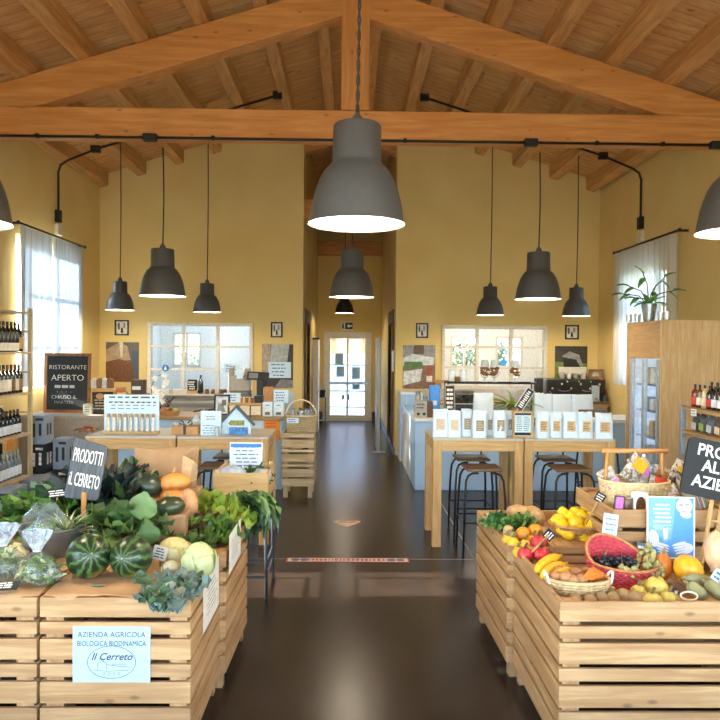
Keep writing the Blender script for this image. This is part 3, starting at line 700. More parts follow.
st(471, 6.35, 'backed bar stool behind the nearer stool under the right table beside the aisle', True)
st(569.5, 5.83, 'black-legged wooden stool nearer the viewer under the right table by the oak fridge')
st(555, 6.35, 'backed bar stool behind the nearer stool under the table nearest the oak fridge', True)
st(597, 7.3, 'black-legged bar stool with a back, farthest right behind the right tables', True)
st(219, 5.86, 'black-legged wooden stool under the left table beside the aisle')
st(232, 6.38, 'black-legged bar stool with a back, behind the left table beside the aisle', True)
st(148, 5.98, 'black-legged wooden stool under the left table, behind the brown paper bag')
# ------------------------------------------------------------------ counters
CW = M('#a3c8ee', .4, var=.03); CWH = M('#dfe6ea', .4, var=.04); 
cr = thing('counter', 'pale blue-white serving counter behind the right bar tables', 'counter')
x0 = XY(415, 8.3, 450); cr.location = (x0, 8.3, 0)
MB().box(0, 2.95, 0, .6, 0, .82).build('front_panel', CW, cr, bevel=.004); MB().box(-.01, 2.96, -.02, .62, .82, .86).build('worktop', CWH, cr, bevel=.005)
ce = thing('counter', 'white counter running back to the wall beside the corridor on the right', 'counter', (x0, 8.925, 0))
MB().box(0, .55, 0, 1.3, 0, .82).build('body', CWH, ce, bevel=.004); MB().box(-.01, .56, 0, 1.3, .82, .86).build('worktop', M('#8fb6d6', .2), ce)
cf = thing('storage_cabinet', 'white upright cabinet at the corner of the right corridor wall', 'cabinet', (XY(400, 10.4, 440), 10.4, 0))
MB().box(0, .33, 0, .55, 0, 1.03).build('body', CWH, cf, bevel=.006); MB().box(.015, .08, -.012, 0, .74, 1.0).box(.10, .315, -.012, 0, .74, 1.0).box(.015, .315, -.012, 0, .06, .72).build('door', CW, cf, bevel=.003)
cb = thing('back_counter', 'long wooden back counter against the right back wall', 'counter', (1.35, 10.35, 0))
MB().box(0, 2.5, 0, .62, 0, .84).build('body', M('#9fa6ab', .5), cb); MB().box(0, 2.52, -.02, .63, .84, .88).build('worktop', TX, cb)
cl_x0, cl_x1 = XY(118, 8.3, 450), XY(282, 8.3, 450)
cl = thing('counter', 'pale blue-white serving counter behind the left bar tables', 'counter', (cl_x0, 8.3, 0))
MB().box(0, cl_x1-cl_x0, 0, .6, 0, .82).build('front_panel', CW, cl, bevel=.004); MB().box(-.01, cl_x1-cl_x0+.01, -.02, .62, .82, .86).build('worktop', wood('#b8a27c', '#97805a', 'x', knots=0), cl, bevel=.005)
cg = thing('low_wall_bench', 'grey plastered low wall under the chalkboard', 'bench', (-3.88, 8.3, 0)); MB().box(0, cl_x0+3.88-.015, 0, .6, 0, .83).build('body', GREYP, cg); MB().box(0, cl_x0+3.88-.015, -.01, .61, .83, .86).build('slab', M('#a39b90', .6), cg)
bl = thing('back_counter', 'long back counter against the left back wall', 'counter', (wl[0]-.1, 10.35, 0)); MB().box(0, 2.2, 0, .62, 0, .82).build('body', M('#a9a49a', .6), bl); MB().box(0, 2.22, -.02, .63, .82, .86).build('worktop', M('#8f8b82', .4), bl)
o = MB().box(-.09, .09, -.003, 0, -.11, .11).build('orange_poster', M('#d98a32', .7, var=.04))
# orange notice on the counter front
bpy.data.objects.remove(o)
c = PY(272, 427, 8.29); t = paper('notice', 'orange notice with red writing on the left counter front', 'notice', (c.x, 8.295, .81-.12+.02), .19, .235, (0, 0, 0), M('#d9892f', .7, var=.04), 5, M('#c43a2c', .7))
c = PY(254, 424, 8.29); t = paper('notice', 'plain pale blue sheet beside the orange notice on the counter', 'notice', (c.x, 8.294, .75), .2, .15, (0, 0, 0), PAPERB, 0)
# slatted crate stack beside aisle
W_ = wood('#cdbb98', '#a8946c', 'x', scale=1.5, knots=.5); sx0, sx1 = XY(281.5, 7.83, 470), XY(314, 7.83, 470)
crate('slatted_stand', 'pale slatted wooden stand under the wicker basket beside the aisle', (sx0, 7.83, 0), sx1-sx0, .42, .727, .02, None, [.05, .09, .03, .09, .03, .09, .085], .13, .05, (W_, wood('#cdbb98', '#a8946c', 'y', scale=1.5), wood('#cdbb98', '#a8946c', 'z', scale=1.5)), 'stand')
t = basket('wicker_basket', 'round wicker basket of grey bottles on the slatted stand', ((sx0+sx1)/2+.02, 8.03, .735), .18, .16, .17, '#b9a884', 1.25, 9, ('arc', .2), hcol='#d8cbb0')
MB().lathe([(.02, .0), (.15, 0), (.15, .06), (.001, .065)], 20, (0, 0, .06)).build('filling', KRAFT, t, 50)
for i, (dx, dy) in enumerate(((-.09, .02), (-.02, .05), (.05, .03), (.10, .05), (.0, -.05), (.07, -.06))):
    bottle('bottle', ['grey bottle leftmost in the wicker basket on the slatted stand', 'grey bottle at the back of the wicker basket, second from the left', 'grey bottle in the middle of the wicker basket', 'grey bottle rightmost at the back of the wicker basket', 'grey bottle at the front middle of the wicker basket', 'grey bottle at the front right of the wicker basket'][i], ((sx0+sx1)/2+.02+dx, 8.03+dy, .865), .13, .028, '#77808a', '#8e969e', '#555b63', 'grey bottles in the wicker basket', neck=.45)
paper('price_card', 'pale card hooked on the front of the wicker basket of bottles', 'card', ((sx0+sx1)/2-.06, 7.83, .87), .13, .06, (0, 0, 0), PAPERB, 2, INKB)
# ------------------------------------------------------------------ chalkboard
c = PY(66.5, 385, 8.62)
def pt(m, w, h): poly(m, [(-w/2, -h/2), (w/2, -h/2), (w/2, h/2), (-w/2, h/2)], -.006, 0); return [SLATE]
t = framed('chalkboard', 'wood-framed chalkboard reading RISTORANTE APERTO on the grey low wall', 'chalkboard', (c.x, 8.66, .862+.365), .575, .73, wood('#a8713a', '#7d4c20', 'z', knots=0), .035, pt, rot=(math.radians(-3), 0, math.radians(-2)))
CH2 = M('#b8bcbc', .8)
for s, z, sz, mt in (('RISTORANTE', .19, .076, CHALK), ('APERTO', .06, .105, CHALK), ('-  -  -  -', -.105, .06, CHALK), ('CHiUSO iL', -.175, .065, CHALK), ('MARTEDI', -.24, .055, CH2)): text(s, sz, mt, t, (0 if z > -.1 else -.04, -.009, z), sx=1.05, bold=-.0016, name='chalk_lettering')
scribble(MB(), -.19, .15, -.07, -.02, 1, -.0065, .7, 5, 5).build('chalk_lettering', CH2, t)
# ------------------------------------------------------------------ posters and small frames on back wall
BW = YB-.002
def coffee(m, w, h):
    poly(m, [(-w/2, -h/2), (w/2, -h/2), (w/2, h/2), (-w/2, h/2)], 0, 0)
    poly(m, [(-w/2, 0), (w*.25, .05*h), (w*.15, .4*h), (-w*.1, .5*h), (-w/2, .3*h)], -.001, 1); poly(m, [(-w/2, -h/2), (w*.4, -h/2), (w*.3, -h*.02), (-w*.1, .08*h), (-w*.5, 0)], -.002, 2)
    poly(m, [(-w*.1, .5*h), (w*.02, .5*h), (0, .12*h), (-w*.05, .12*h)], -.002, 3); poly(m, [(w*.28, -h*.4), (w*.48, -h*.4), (w*.48, .3*h), (w*.3, .3*h)], -.001, 4)
    return [M('#5c5750', .5), M('#a58e72', .6, scale=10, var=.3), M('#6b4426', .6, scale=70, var=.7), M('#cfc8bb', .5), M('#3e4a5c', .5)]
def pic(c4):
    def f(m, w, h):
        poly(m, [(-w/2, -h/2), (w/2, -h/2), (w/2, h/2), (-w/2, h/2)], 0, 0)
        for i, (pts, col) in enumerate(c4[1]): poly(m, [(x*w, z*h) for x, z in pts], -.001*(i+1), i+1)
        return [M(c4[0], .5, scale=14, var=.35)] + [M(col, .5, scale=18, var=.3) for _, col in c4[1]]
    return f
def wallpic(px0, py0, px1, py1, name, label, cat, frame, fw, paint, dy=0, group=None):
    a = PY(px0, py0, YB); b2 = PY(px1, py1, YB); return framed(name, label, cat, ((a.x+b2.x)/2, BW-dy, (a.z+b2.z)/2), b2.x-a.x, a.z-b2.z, frame, fw, paint, group)
wallpic(106, 342, 139, 382, 'poster', 'photo poster of brown beans and a pale scoop on the left back wall', 'poster', None, 0, coffee)
wallpic(262, 344, 293, 388, 'poster', 'photo poster of a pale shirt behind a white notice, beside the corridor', 'poster', None, 0, pic(('#2f2b29', [([(-.5, -.3), (-.28, -.3), (-.22, .5), (-.5, .5)], '#a08f7c'), ([(-.25, .05), (.3, .05), (.38, .5), (-.2, .5)], '#9fa3a4'), ([(-.1, -.5), (.5, -.5), (.5, -.32), (.1, -.3)], '#75767a')])))
wallpic(403, 345, 435, 389, 'poster', 'photo poster of a white crate and tomato bottle, right of the corridor', 'poster', None, 0, pic(('#7d5f48', [([(-.5, .1), (.5, .1), (.5, .5), (-.5, .5)], '#8b8a8c'), ([(-.2, .28), (.15, .3), (.15, .5), (-.15, .5)], '#5c4433'), ([(-.5, .02), (.45, .05), (.45, .22), (-.2, .3), (-.5, .2)], '#c9ced2'), ([(-.48, -.08), (.12, .0), (.1, .12), (-.45, .12)], '#4e6a35'), ([(-.48, -.42), (.05, -.32), (.1, -.04), (-.48, -.1)], '#cfd2cf'), ([(.22, -.36), (.42, -.36), (.4, .02), (.25, .02)], '#9c4b2c'), ([(.23, -.34), (.41, -.34), (.41, -.2), (.23, -.2)], '#ded7cc')])))
wallpic(555, 346, 587, 381, 'poster', 'photo poster of a person bending among green plants on the right wall', 'poster', None, 0, pic(('#3a332b', [([(-.5, -.5), (.5, -.5), (.5, 0), (-.5, .05)], '#6d7d45'), ([(-.2, -.3), (.35, -.3), (.3, .3), (-.05, .35), (-.25, .1)], '#22201f'), ([(-.3, .2), (-.05, .35), (.25, .25), (.38, -.1), (.3, -.12), (.15, .12), (-.1, .15)], '#8f9394'), ([(-.25, -.35), (-.02, -.35), (-.1, -.1)], '#a5724f')])))
fpix = pic(('#d6d1c6', [([(-.34, -.15), (-.2, -.15), (-.2, .4), (-.34, .4)], '#494540'), ([(.12, .0), (.3, .0), (.3, .4), (.12, .4)], '#8c857a'), ([(-.12, -.4), (.12, -.4), (.08, .0), (-.08, .0)], '#2d2a27')]))
for (a, lab) in (((115, 320, 129, 335.5), 'small black-framed picture above the bean poster'), ((271, 322, 282.5, 337.5), 'small black-framed picture above the shirt poster beside the corridor'), ((416, 323, 428, 338), 'small black-framed picture above the white crate poster'), ((565, 325, 578.5, 339.5), 'small black-framed picture above the garden poster on the right')):
    wallpic(*a, 'picture_frame', lab, 'picture', BLK, .022, fpix, 0, 'small framed pictures on the back wall')
wallpic(268.5, 362, 291, 378, 'notice', 'white notice with four lines taped over the shirt poster', 'notice', None, 0, lambda m, w, h: (poly(m, [(-w/2, -h/2), (w/2, -h/2), (w/2, h/2), (-w/2, h/2)], 0, 0), setattr(m, 'mi', 1), scribble(m, -w*.4, w*.4, -h*.45, h*.45, 4, -.0015, .3), [PAPERB, INKB])[-1], .008)
a = PY(232, 369, YB); paper('notice', 'tilted white notice taped on the left pass-through window', 'notice', (a.x, YB-.04, a.z), .25, .15, (0, math.radians(8), 0), PAPERB, 3, INKB)
def sticker(px, py, r, label, col):
    a = PY(px, py, YB); t = thing('window_sticker', label, 'sticker', (a.x, YB-.034, a.z)); MB().lathe([(.001, -.001), (r, -.001), (r, .001), (.001, .001)], 28, cap=False).build('disc', M(col, .4), t).rotation_euler = (PI/2, 0, 0); return t
t = sticker(166, 368, .055, 'round blue sticker with a white figure on the left pass-through window', '#2f6fae'); MB().ball((0, -.002, .026), (.008, .001, .008), 8, 6).prism([(-.02, -.03), (-.006, -.034), (0, -.01), (.008, -.034), (.02, -.03), (.01, .015), (-.01, .015)], -.003, -.001).build('white_figure', WHT, t)
sticker(503, 362.5, .055, 'round bright blue sticker on the right pass-through window', '#3fa4ea')
# ------------------------------------------------------------------ left window sill things, counter clutter
def px_box(name, label, cat, px0, py0, px1, py1, Y, d, col, zb=None, bevel=.004, kids=None, rough=.6, rz=0, part='body'):
    a = PY(px0, py0, Y); b2 = PY(px1, py1, Y); zb = b2.z if zb is None else zb
    t = thing(name, label, cat, ((a.x+b2.x)/2, Y, zb), rz); w = (b2.x-a.x)/2; h = a.z-zb
    MB().box(-w, w, 0, d, 0, h).build(part, M(col, rough) if isinstance(col, str) else col, t, bevel=bevel)
    return t, w, h
ys = YB+.02; zsill = wl[2]+.03
def sillz(): return wl[2]+.002
MB_ = MB().box(wl[0], wl[1], YB-.14, YB-.03, wl[2]-.05, wl[2]-.02); struct(MB_.build('trim_4', FRAMEM))
sz = wl[2]-.02; 
t = thing('countertop_bell_box', 'black patterned box with a wooden base on the left window sill', 'box', (XY(192.5, 10.9, 380), 10.9, sz)); MB().box(-.085, .085, -.04, .04, 0, .05).build('base', TX, t); MB().box(-.075, .075, -.035, .035, .05, .22).build('body', BLK, t, bevel=.02); scribble(MB(), -.06, .06, .06, .2, 4, -.036, .5, 3).build('pattern', CHALK, t); t['category'] = 'box'; t.name = 'patterned_box'
bottle('wine_bottle', 'dark sparkling wine bottle standing on the left window sill', (XY(200.7, 10.9, 380), 10.9, sz), .29, .04, '#1d2419', '#2c2622', '#26221c')
for i, (px, lab) in enumerate(((207, 'left of the pair right of the bottle'), (213, 'right of the pair right of the bottle'), (221, 'left of the pair near the till'), (225, 'right of the pair near the till'))): jar('small_jar', 'small dark jar on the left window sill, '+lab, (XY(px, 10.9, 383), 10.9, sz), .03, .07, '#6d4630', '#1f1b18', group='small dark jars on the left window sill')
jar('small_jar', 'small pale jar on the left window sill, below the blue sticker', (XY(171, 10.9, 383), 10.9, sz), .03, .06, '#c7bba4', '#7d736a')
CZ = .86
# left part: boxes with crates of brown packets behind the tube card
t, w, h = px_box('display_box', 'black printed cardboard display box behind the tube card', 'box', 92, 392, 108, 417, 8.5, .2, '#2a2725', CZ); scribble(MB(), -w*.85, w*.85, .05, h-.08, 4, -.002, .4, 5).build('print', M('#b9a892', .7), t); MB().ball((0, -.003, h-.05), (.05, .003, .035), 12, 8).build('badge', KRAFT, t, 180)
t, w, h = px_box('small_carton', 'small white printed carton beside the chalkboard', 'carton', 83, 404, 91.5, 415, 8.45, .1, '#c9cabc', CZ); scribble(MB(), -w*.8, w*.8, .02, h*.8, 3, -.002, .5, 6).build('print', M('#5d7350', .7), t)
t, w, h = px_box('wooden_tray', 'wooden tray of brown packets on top of the black display box', 'tray', 93, 390, 113, 394, 8.5, .2, TX, PY(100, 392, 8.5).z+.002)
for i, (px, c_) in enumerate(((95, '#cfc9bd'), (100, '#8a6240'), (105, '#c9d2d8'), (110, '#7a5436'))):
    o = MB().prism([(-.04, 0), (.04, 0), (.045, .10), (0, .13), (-.045, .10)], -.03, .03).build('packet', M(c_, .6, bmp=.3), None, loc=(XY(px, 8.6, 388), 8.6, PY(100, 392, 8.5).z+.04), bevel=.008)
    tag(o, ['pale packet at the left end of the wooden tray', 'brown packet second from the left on the wooden tray', 'silver packet third from the left on the wooden tray', 'brown packet at the right end of the wooden tray'][i], 'packet', 'packets on the wooden tray')
t = thing('paper_bag', 'round-bellied brown and cream gift bag right of the tray', 'bag', (XY(121, 8.5, 390), 8.5, CZ)); MB().lathe([(.06, 0), (.10, .04), (.115, .14), (.1, .24), (.05, .30), (.06, .33)], 18, sx=1, sy=.7, fn=lambda a, z: 1+.06*math.sin(5*a)).build('sack', M('#a3835c', .7, bmp=.4), t, 180); MB().box(-.02, .08, -.085, -.078, .18, .27).build('paper_label', M('#d9c8a2', .7), t); MB().box(-.03, .05, -.09, -.08, .27, .32).build('ribbon', M('#c2662e', .6), t)
MB().box(-.14, .12, -.05, .1, -.02, 0).build('base', KRAFT, t); 
t, w, h = px_box('carton', 'dark carton with two white labels behind the tube card', 'carton', 131, 380, 143, 394, 8.5, .15, '#4a3a2e', PY(140, 394, 8.5).z); MB().box(-w*.8, w*.6, -.003, 0, h*.3, h*.55).build('paper_label', PAPER, t)
t2, w, h = px_box('carton', 'brown carton carrying the dark carton behind the tube card', 'carton', 129, 394, 146, 416, 8.5, .18, '#8d6d4a', CZ)
t.location.z = CZ+h+.001
# orchid
c = (XY(157, 8.5, 400), 8.5, CZ); t = thing('potted_orchid', 'white orchid in a small dark pot before the left window', 'plant', c)
MB().lathe([(.04, 0), (.055, .1), (.05, .1), (.04, .02)], 18, cap=False).build('pot', BLK, t, 60); MB().tube([(0, 0, .08), (-.06, 0, .2), (-.07, 0, .33), (-.02, 0, .45), (.08, 0, .5)], .005, 6).build('stem', M('#2f3a2a', .5), t, 180)
rnd.seed(5)
for i in range(9):
    p = Vector((.02+rnd.uniform(-.05, .11), -.03+rnd.uniform(-.03, .03), .16+i*.04)); m = MB()
    for k in range(5): a = k*2*PI/5+rnd.random(); m.leaf(p, (math.cos(a), -.25, math.sin(a)), (0, -1, 0), .042, .038, .5, .05)
    m.build('blossom', M('#f4f2ee', .5, trans=.2), t, 180)
m = MB()
for a in (.4, 2.6, 4.4): m.leaf((0, 0, .09), (math.cos(a), math.sin(a), .4), (0, 0, 1), .16, .05, .8, .02)
m.build('leaves', M('#3a5a2d', .4), t, 180)
# fruit basket on counter
t = thing('round_tray', 'low round wooden tray of fruit on the left counter', 'tray', (XY(169, 8.45, 410), 8.45, CZ)); MB().lathe([(.11, 0), (.14, .06), (.13, .06), (.105, .01), (.001, .01)], 28, cap=True).build('bowl', KRAFT, t, 60)
for i, (dx, dy, cc, lab) in enumerate(((-.07, -.03, '#b2692c', 'orange fruit leftmost on the round tray'), (-.02, -.06, '#8c5a30', 'brown fruit at the front of the round tray'), (.02, .02, '#6b3a22', 'dark fruit in the middle of the round tray'), (.08, -.02, '#86a83a', 'green fruit rightmost on the round tray'), (-.03, .05, '#c87b35', 'orange fruit at the back of the round tray'))):
    tag(MB().ball((0, 0, 0), .034, 12, 8).build('fruit', M(cc, .5, scale=20), None, 180, loc=(XY(169, 8.45, 410)+dx, 8.45+dy, CZ+.055)), lab, 'fruit', 'fruit on the round tray')
t = thing('twig_bundle', 'dark twigs sticking up from the round fruit tray', 'twigs', (XY(167, 8.5, 405), 8.52, CZ+.07)); m = MB()
for i in range(7): m.tube([(0, 0, 0), (rnd.uniform(-.05, .05), 0, .07), (rnd.uniform(-.09, .09), 0, rnd.uniform(.1, .16))], .004, 5)
m.build('twigs', M('#2f2520', .8), t, 180)
# items on left back counter: coffee tools, black frame
t = thing('coffee_press', 'grey metal coffee tool lying on the left counter', 'kitchen tool', (XY(205, 8.6, 405), 8.6, CZ)); MB().lathe([(.035, 0), (.04, .05), (.03, .07), (.001, .075)], 16).build('head', GALV, t, 50); MB().tube([(.03, 0, .05), (.16, .0, .07)], .012, 8).tube([(-.03, 0, .05), (-.14, 0, .03)], .01, 8).build('handle', BLK, t, 180)
a = PY(221, 407, 8.35); t = framed('picture_frame', 'black picture frame leaning behind the house-shaped sign', 'picture', (a.x, 8.42, CZ+.13), .19, .25, BLK, .02, pic(('#cdd8de', [([(-.4, -.4), (.3, -.4), (.1, .0), (-.3, .1)], '#7d8a92'), ([(-.1, -.1), (.35, 0), (.3, .3), (0, .3)], '#5b6166')])), None, .02, (math.radians(-8), 0, 0))
# till and shelf group at the right end
t = thing('cash_register_display', 'grey register display with two uprights behind the left counter', 'till', (XY(239, 9.0, 390), 9.0, .86))
MB().box(-.14, .14, 0, .08, .26, .46).box(-.14, -.07, 0, .08, .46, .56).box(.06, .14, 0, .08, .46, .56).build('body', M('#8c8780', .6), t, bevel=.01); MB().box(-.03, .05, -.01, 0, .42, .54).build('screen', PAPERB, t); MB().box(-.12, .12, .02, .3, 0, .26).build('base', M('#6f6c68', .6), t)
MB_ = thing('till_stand', 'low cabinet carrying the till behind the left counter', 'cabinet', (XY(250, 9.0, 390), 8.98, 0)); MB().box(-.35, .5, 0, .5, 0, .858).build('body', GREYP, MB_)
t = thing('touch_screen', 'tilted black touch screen in front of the shirt poster', 'screen', (XY(258, 8.9, 378), 8.9, CZ)); 
MB().box(-.02, .06, .02, .06, 0, .42).build('stand', BLK, t); q = MB().box(-.14, .14, -.01, .01, -.055, .055).build('housing', BLK, t, bevel=.006); q.location = (0, 0, .46); q.rotation_euler = (math.radians(-20), math.radians(3), 0)
q2 = MB().box(-.11, .0, -.013, -.0105, -.035, .035).build('screen', M('#6f767a', .3), q)
# spice shelf
sx = XY(228, 8.45, 405); sw = XY(262, 8.45, 405)-sx; t = thing('spice_shelf', 'small wooden shelf with drawers at the right end of the left counter', 'shelf', (sx, 8.4, CZ))
MB().box(0, sw, 0, .16, .135, .155).build('top_board', TX, t); MB().box(0, .015, 0, .16, 0, .135).box(sw-.015, sw, 0, .16, 0, .135).box(.015, sw-.015, .1, .16, 0, .135).build('side', TZ, t)
for i in range(3): MB().box(.02+i*sw*.32, .015+(i+.93)*sw*.32, -.004, .098, .01, .125).build('drawer', M('#d8cdb6', .6), t, bevel=.003)
for i in range(6): jar('spice_jar', 'small spice jar on the little wooden shelf, '+['leftmost', 'second from the left', 'third from the left', 'fourth from the left', 'fifth from the left', 'beside the black box'][i], (sx+.12+i*.034, 8.47, CZ+.156), .015, .07, ['#c9b070', '#b06a30', '#d8cf9a', '#8c5a2b', '#c7a25a', '#a8442c'][i], '#d9d2c0', group='spice jars on the little shelf')
o = MB().box(-.05, .05, 0, .1, 0, .085).build('black_box', BLK, None, loc=(sx+.37, 8.42, CZ+.156), bevel=.004); tag(o, 'black box at the right end of the little wooden shelf', 'box')
paper('notice', 'white sign standing on the little wooden shelf', 'notice', (sx+.05, 8.45, CZ+.156+.06), .2, .115, (math.radians(-5), 0, 0), PAPERB, 3, INKB)
for i, (px, lab) in enumerate(((267.5, 'left of the two white boxes beside the little shelf'), (278.5, 'right of the two white boxes beside the little shelf'))):
    t, w, h = px_box('white_box', lab, 'box', px-5, 402, px+5, 418, 8.4, .12, '#cfe2f2', CZ); t['group'] = 'white boxes at the counter end'; MB().box(-w*.5, w*.5, -.002, 0, h*.1, h*.3).build('picture_label', M('#7c6a4a', .7), t); MB().box(-w*.4, w*.4, -.002, 0, h*.75, h*.8).build('lettering', INK, t)
for i, px in enumerate((266.3, 271)):
    t, w, h = px_box('brown_carton', ['tall brown carton, left of two behind the white boxes', 'tall brown carton, right of two behind the white boxes'][i], 'carton', px-2.4, 387, px+2.3, 402, 8.62, .1, '#b07a4c', CZ); t['group'] = 'tall brown cartons behind the white boxes'
paper('notice', 'white notice standing behind the two white boxes', 'notice', (XY(281, 8.6, 394), 8.6, PY(281, 394, 8.6).z-.03), .18, .16, (0, 0, 0), PAPERB, 4, INKB)
paper('notice', 'small pale sheet standing at the far right end of the counter', 'notice', (XY(289, 8.75, 400), 8.75, CZ+.14), .12, .28, (0, 0, 0), M('#a9b8c2', .6), 0)
# ------------------------------------------------------------------ left bar tables: tube card, gift box, card, house sign
TZt = .93
a = XY(104, 6.15, 420); b2 = XY(159, 6.15, 420); w = (b2-a)
t = thing('tube_display', 'white display card holding nine corked sample tubes', 'display', ((a+b2)/2, 6.15, TZt)); MB().box(-w/2, w/2, .0, .012, 0, .335).build('card', M('#cfe6f6', .5, var=.02), t, bevel=.003); MB().box(-w/2+.01, w/2+.01, -.055, 0, 0, .02).build('rack', TX, t, bevel=.002)
scribble(MB(), -w*.45, w*.45, .20, .285, 3, -.001, .3, 9, 9).build('lettering', M('#6d8aa8', .7), t)
m = MB(); 
for i in range(9): m.box(-w/2+.045+i*.048, -w/2+.068+i*.048, -.002, 0, .262, .275)
m.build('pictogram_row', M('#6b4a33', .7), t); scribble(MB(), -w*.44, w*.44, .3, .325, 1, -.001, .5, 4, 6).build('heading', INK, t)
for i in range(9):
    x = (a+b2)/2-w/2+.05+i*.0485; q = thing('sample_tube', 'corked sample tube in the display card, %s' % ['leftmost', 'second from the left', 'third from the left', 'fourth from the left', 'middle one', 'fourth from the right', 'third from the right', 'second from the right', 'rightmost'][i], 'tube', (x, 6.115, TZt+.021), 0, 'corked sample tubes in the display card')
    MB().lathe([(.013, 0), (.0145, .004), (.0145, .12)], 12).build('glass_tube', M(['#e6ddc4', '#ece6d8', '#c9bda4', '#e8e8e6', '#d9cfc2', '#e9edf0', '#d0c8ba', '#e5e0d5', '#dfe6ea'][i], .2), q, 50); MB().lathe([(.0135, .121), (.0135, .15), (.001, .151)], 10).build('cork', KRAFT, q, 50); MB().box(.004, .0142, -.0146, .0, .01, .1).build('paper_label', PAPER, q)
a = XY(186, 6.1, 428); t = thing('gift_box', 'tan gift box with white tissue and a dark ribbon', 'box', (a, 6.05, TZt)); MB().box(-.115, .115, 0, .16, 0, .072).build('box_body', KRAFT, t, bevel=.004)
m = MB(); rnd.seed(2)
for i in range(14): m.leaf((rnd.uniform(-.09, .09), .03+rnd.uniform(0, .09), .068), (rnd.uniform(-1, 1), rnd.uniform(-1, 1), .5), (0, 0, 1), .06, .06, .6, .2)
m.build('tissue', M('#e9eef2', .7, trans=.2), t, 180); MB().box(-.012, .012, -.003, .163, -.0, .075).tube([(0, .05, .08), (-.04, .04, .12), (-.06, .05, .09), (0, .05, .08), (.04, .04, .12), (.06, .05, .09), (0, .05, .08)], .006, 6).build('ribbon', M('#2c3238', .5), t)
a = XY(195, 6.25, 420); o = MB().prism([(-.11, 0), (.11, 0), (.0, .15)], -.004, .004).build('paper_cone', PAPERB, None, loc=(a, 6.3, TZt)); tag(o, 'pale triangular folded paper behind the gift box', 'paper')
t, w, h = px_box('white_card', 'square white card with faint print right of the gift box', 'card', 200.5, 411, 221, 433.5, 6.02, .03, '#cfe3f2', TZt); scribble(MB(), -w*.85, w*.85, .01, h*.45, 4, -.001, .4, 8).build('print', M('#7f9cb5', .7), t); scribble(MB(), -w*.5, w*.5, h*.62, h*.82, 2, -.001, .25, 3, 3).build('handwriting', INK, t)
# little jars beside
jar('small_jar', 'small glass jar between the white card and the house sign', (XY(217, 5.98, 430), 5.98, TZt), .022, .08, '#b9c4cc', '#9a9f98')
a = XY(236, 6.1, 420); t = thing('house_sign', 'house-shaped sign with a dark roof line and a landscape picture', 'sign', (a, 6.12, TZt))
MB().prism([(-.125, 0), (.125, 0), (.125, .11), (0, .245), (-.125, .11)], 0, .03).build('house_body', M('#c6dff0', .5), t, bevel=.003)
MB().prism([(-.14, .105), (-.125, .092), (0, .228), (.155, .07), (.165, .085), (0, .255)], -.02, .035).build('roof_edge', M('#46525c', .5), t)
MB().prism([(-.07, .09), (-.05, .12), (.07, .12), (.07, .075), (-.05, .075)], -.003, 0).build('landscape_picture', M('#8c8a4a', .6, scale=50, var=.6), t); MB().box(-.06, .1, -.02, -.0, .0, .06).build('blue_leaflets', M('#4a83bd', .6, scale=40, var=.6), t)
# fallen leaf-like bits on left table
t = thing('dried_flowers', 'small heap of red and brown dried flowers at the left end', 'flowers', (XY(88, 6.2, 430), 6.2, TZt)); m = MB(); rnd.seed(9)
for i in range(40): m.leaf((rnd.uniform(-.09, .09), rnd.uniform(-.05, .05), rnd.uniform(0, .03)), (rnd.uniform(-1, 1), rnd.uniform(-1, 1), .5), (0, 0, 1), .04, .03, .8, .2, nl=3, nw=1)
m.build('petals', M('#9a6a38', .8, var=.4, scale=40), t, 180); m = MB()
for i in range(10): m.leaf((rnd.uniform(-.03, .03), rnd.uniform(-.03, .03), .03), (rnd.uniform(-1, 1), rnd.uniform(-1, 1), .6), (0, 0, 1), .035, .03, .8, .2, nl=3, nw=1)
m.build('red_petals', M('#b5303a', .8), t, 180)
# ------------------------------------------------------------------ flour bags on right tables
def flour(px0, px1, pytop, Y, label, lab, z=TZt, G='white flour bags on the right tables', s=0):
    x0, x1 = XY(px0, Y, 425), XY(px1, Y, 425); w = (x1-x0)/2*1.04; h = PY((px0+px1)/2, pytop, Y).z - z; r = random.Random(px0)
    t = thing('flour_bag', label, 'bag', ((x0+x1)/2, Y, z), r.uniform(-.12, .12), G); d = .07; m = MB()
    vs = []; lv = [(0, 1, 1), (.1, 1.0, 1.05), (.4, 1.0, 1.1), (.7, .98, .95), (.86, .96, .6), (.93, .97, .25), (1.0, 1.0, .12)]
    for q, sx_, sy_ in lv:
        for k in range(16):
            a = 2*PI*k/16; cx = max(-1, min(1, 1.25*math.cos(a))); cy = max(-1, min(1, 1.25*math.sin(a)))
            vs.append((cx*w*sx_*(1+r.uniform(-.015, .015)), cy*d*.5*sy_*(1+r.uniform(-.1, .1)) + (.012*math.sin(cx*3+px0) if q > .8 else 0), h*q*(1+ (r.uniform(-.02, .02) if q == 1 else 0))))
    fs = [(i*16+k, i*16+(k+1) % 16, (i+1)*16+(k+1) % 16, (i+1)*16+k) for i in range(len(lv)-1) for k in range(16)] + [tuple(range(15, -1, -1)), tuple(len(lv)*16-16+k for k in range(16))]
    m.add(vs, fs).build('paper_bag', M('#d5e6f3', .6, var=.04, bmp=.2), t, 60)
    if lab:
        MB().box(-w*.55, w*.55, -d*.58, -d*.53, h*.26, h*.66).build('paper_label', M(lab, .7), t); scribble(MB(), -w*.48, w*.48, h*.3, h*.62, 5, -d*.585, .4, int(px0)).build('lettering', M('#5a4a38' if lab == '#d2b487' else '#c9bda8', .7), t)
    return t
ON = ['leftmost', 'second from the left', 'third from the left', 'fourth from the left', 'fifth from the left', 'sixth from the left', 'seventh from the left']
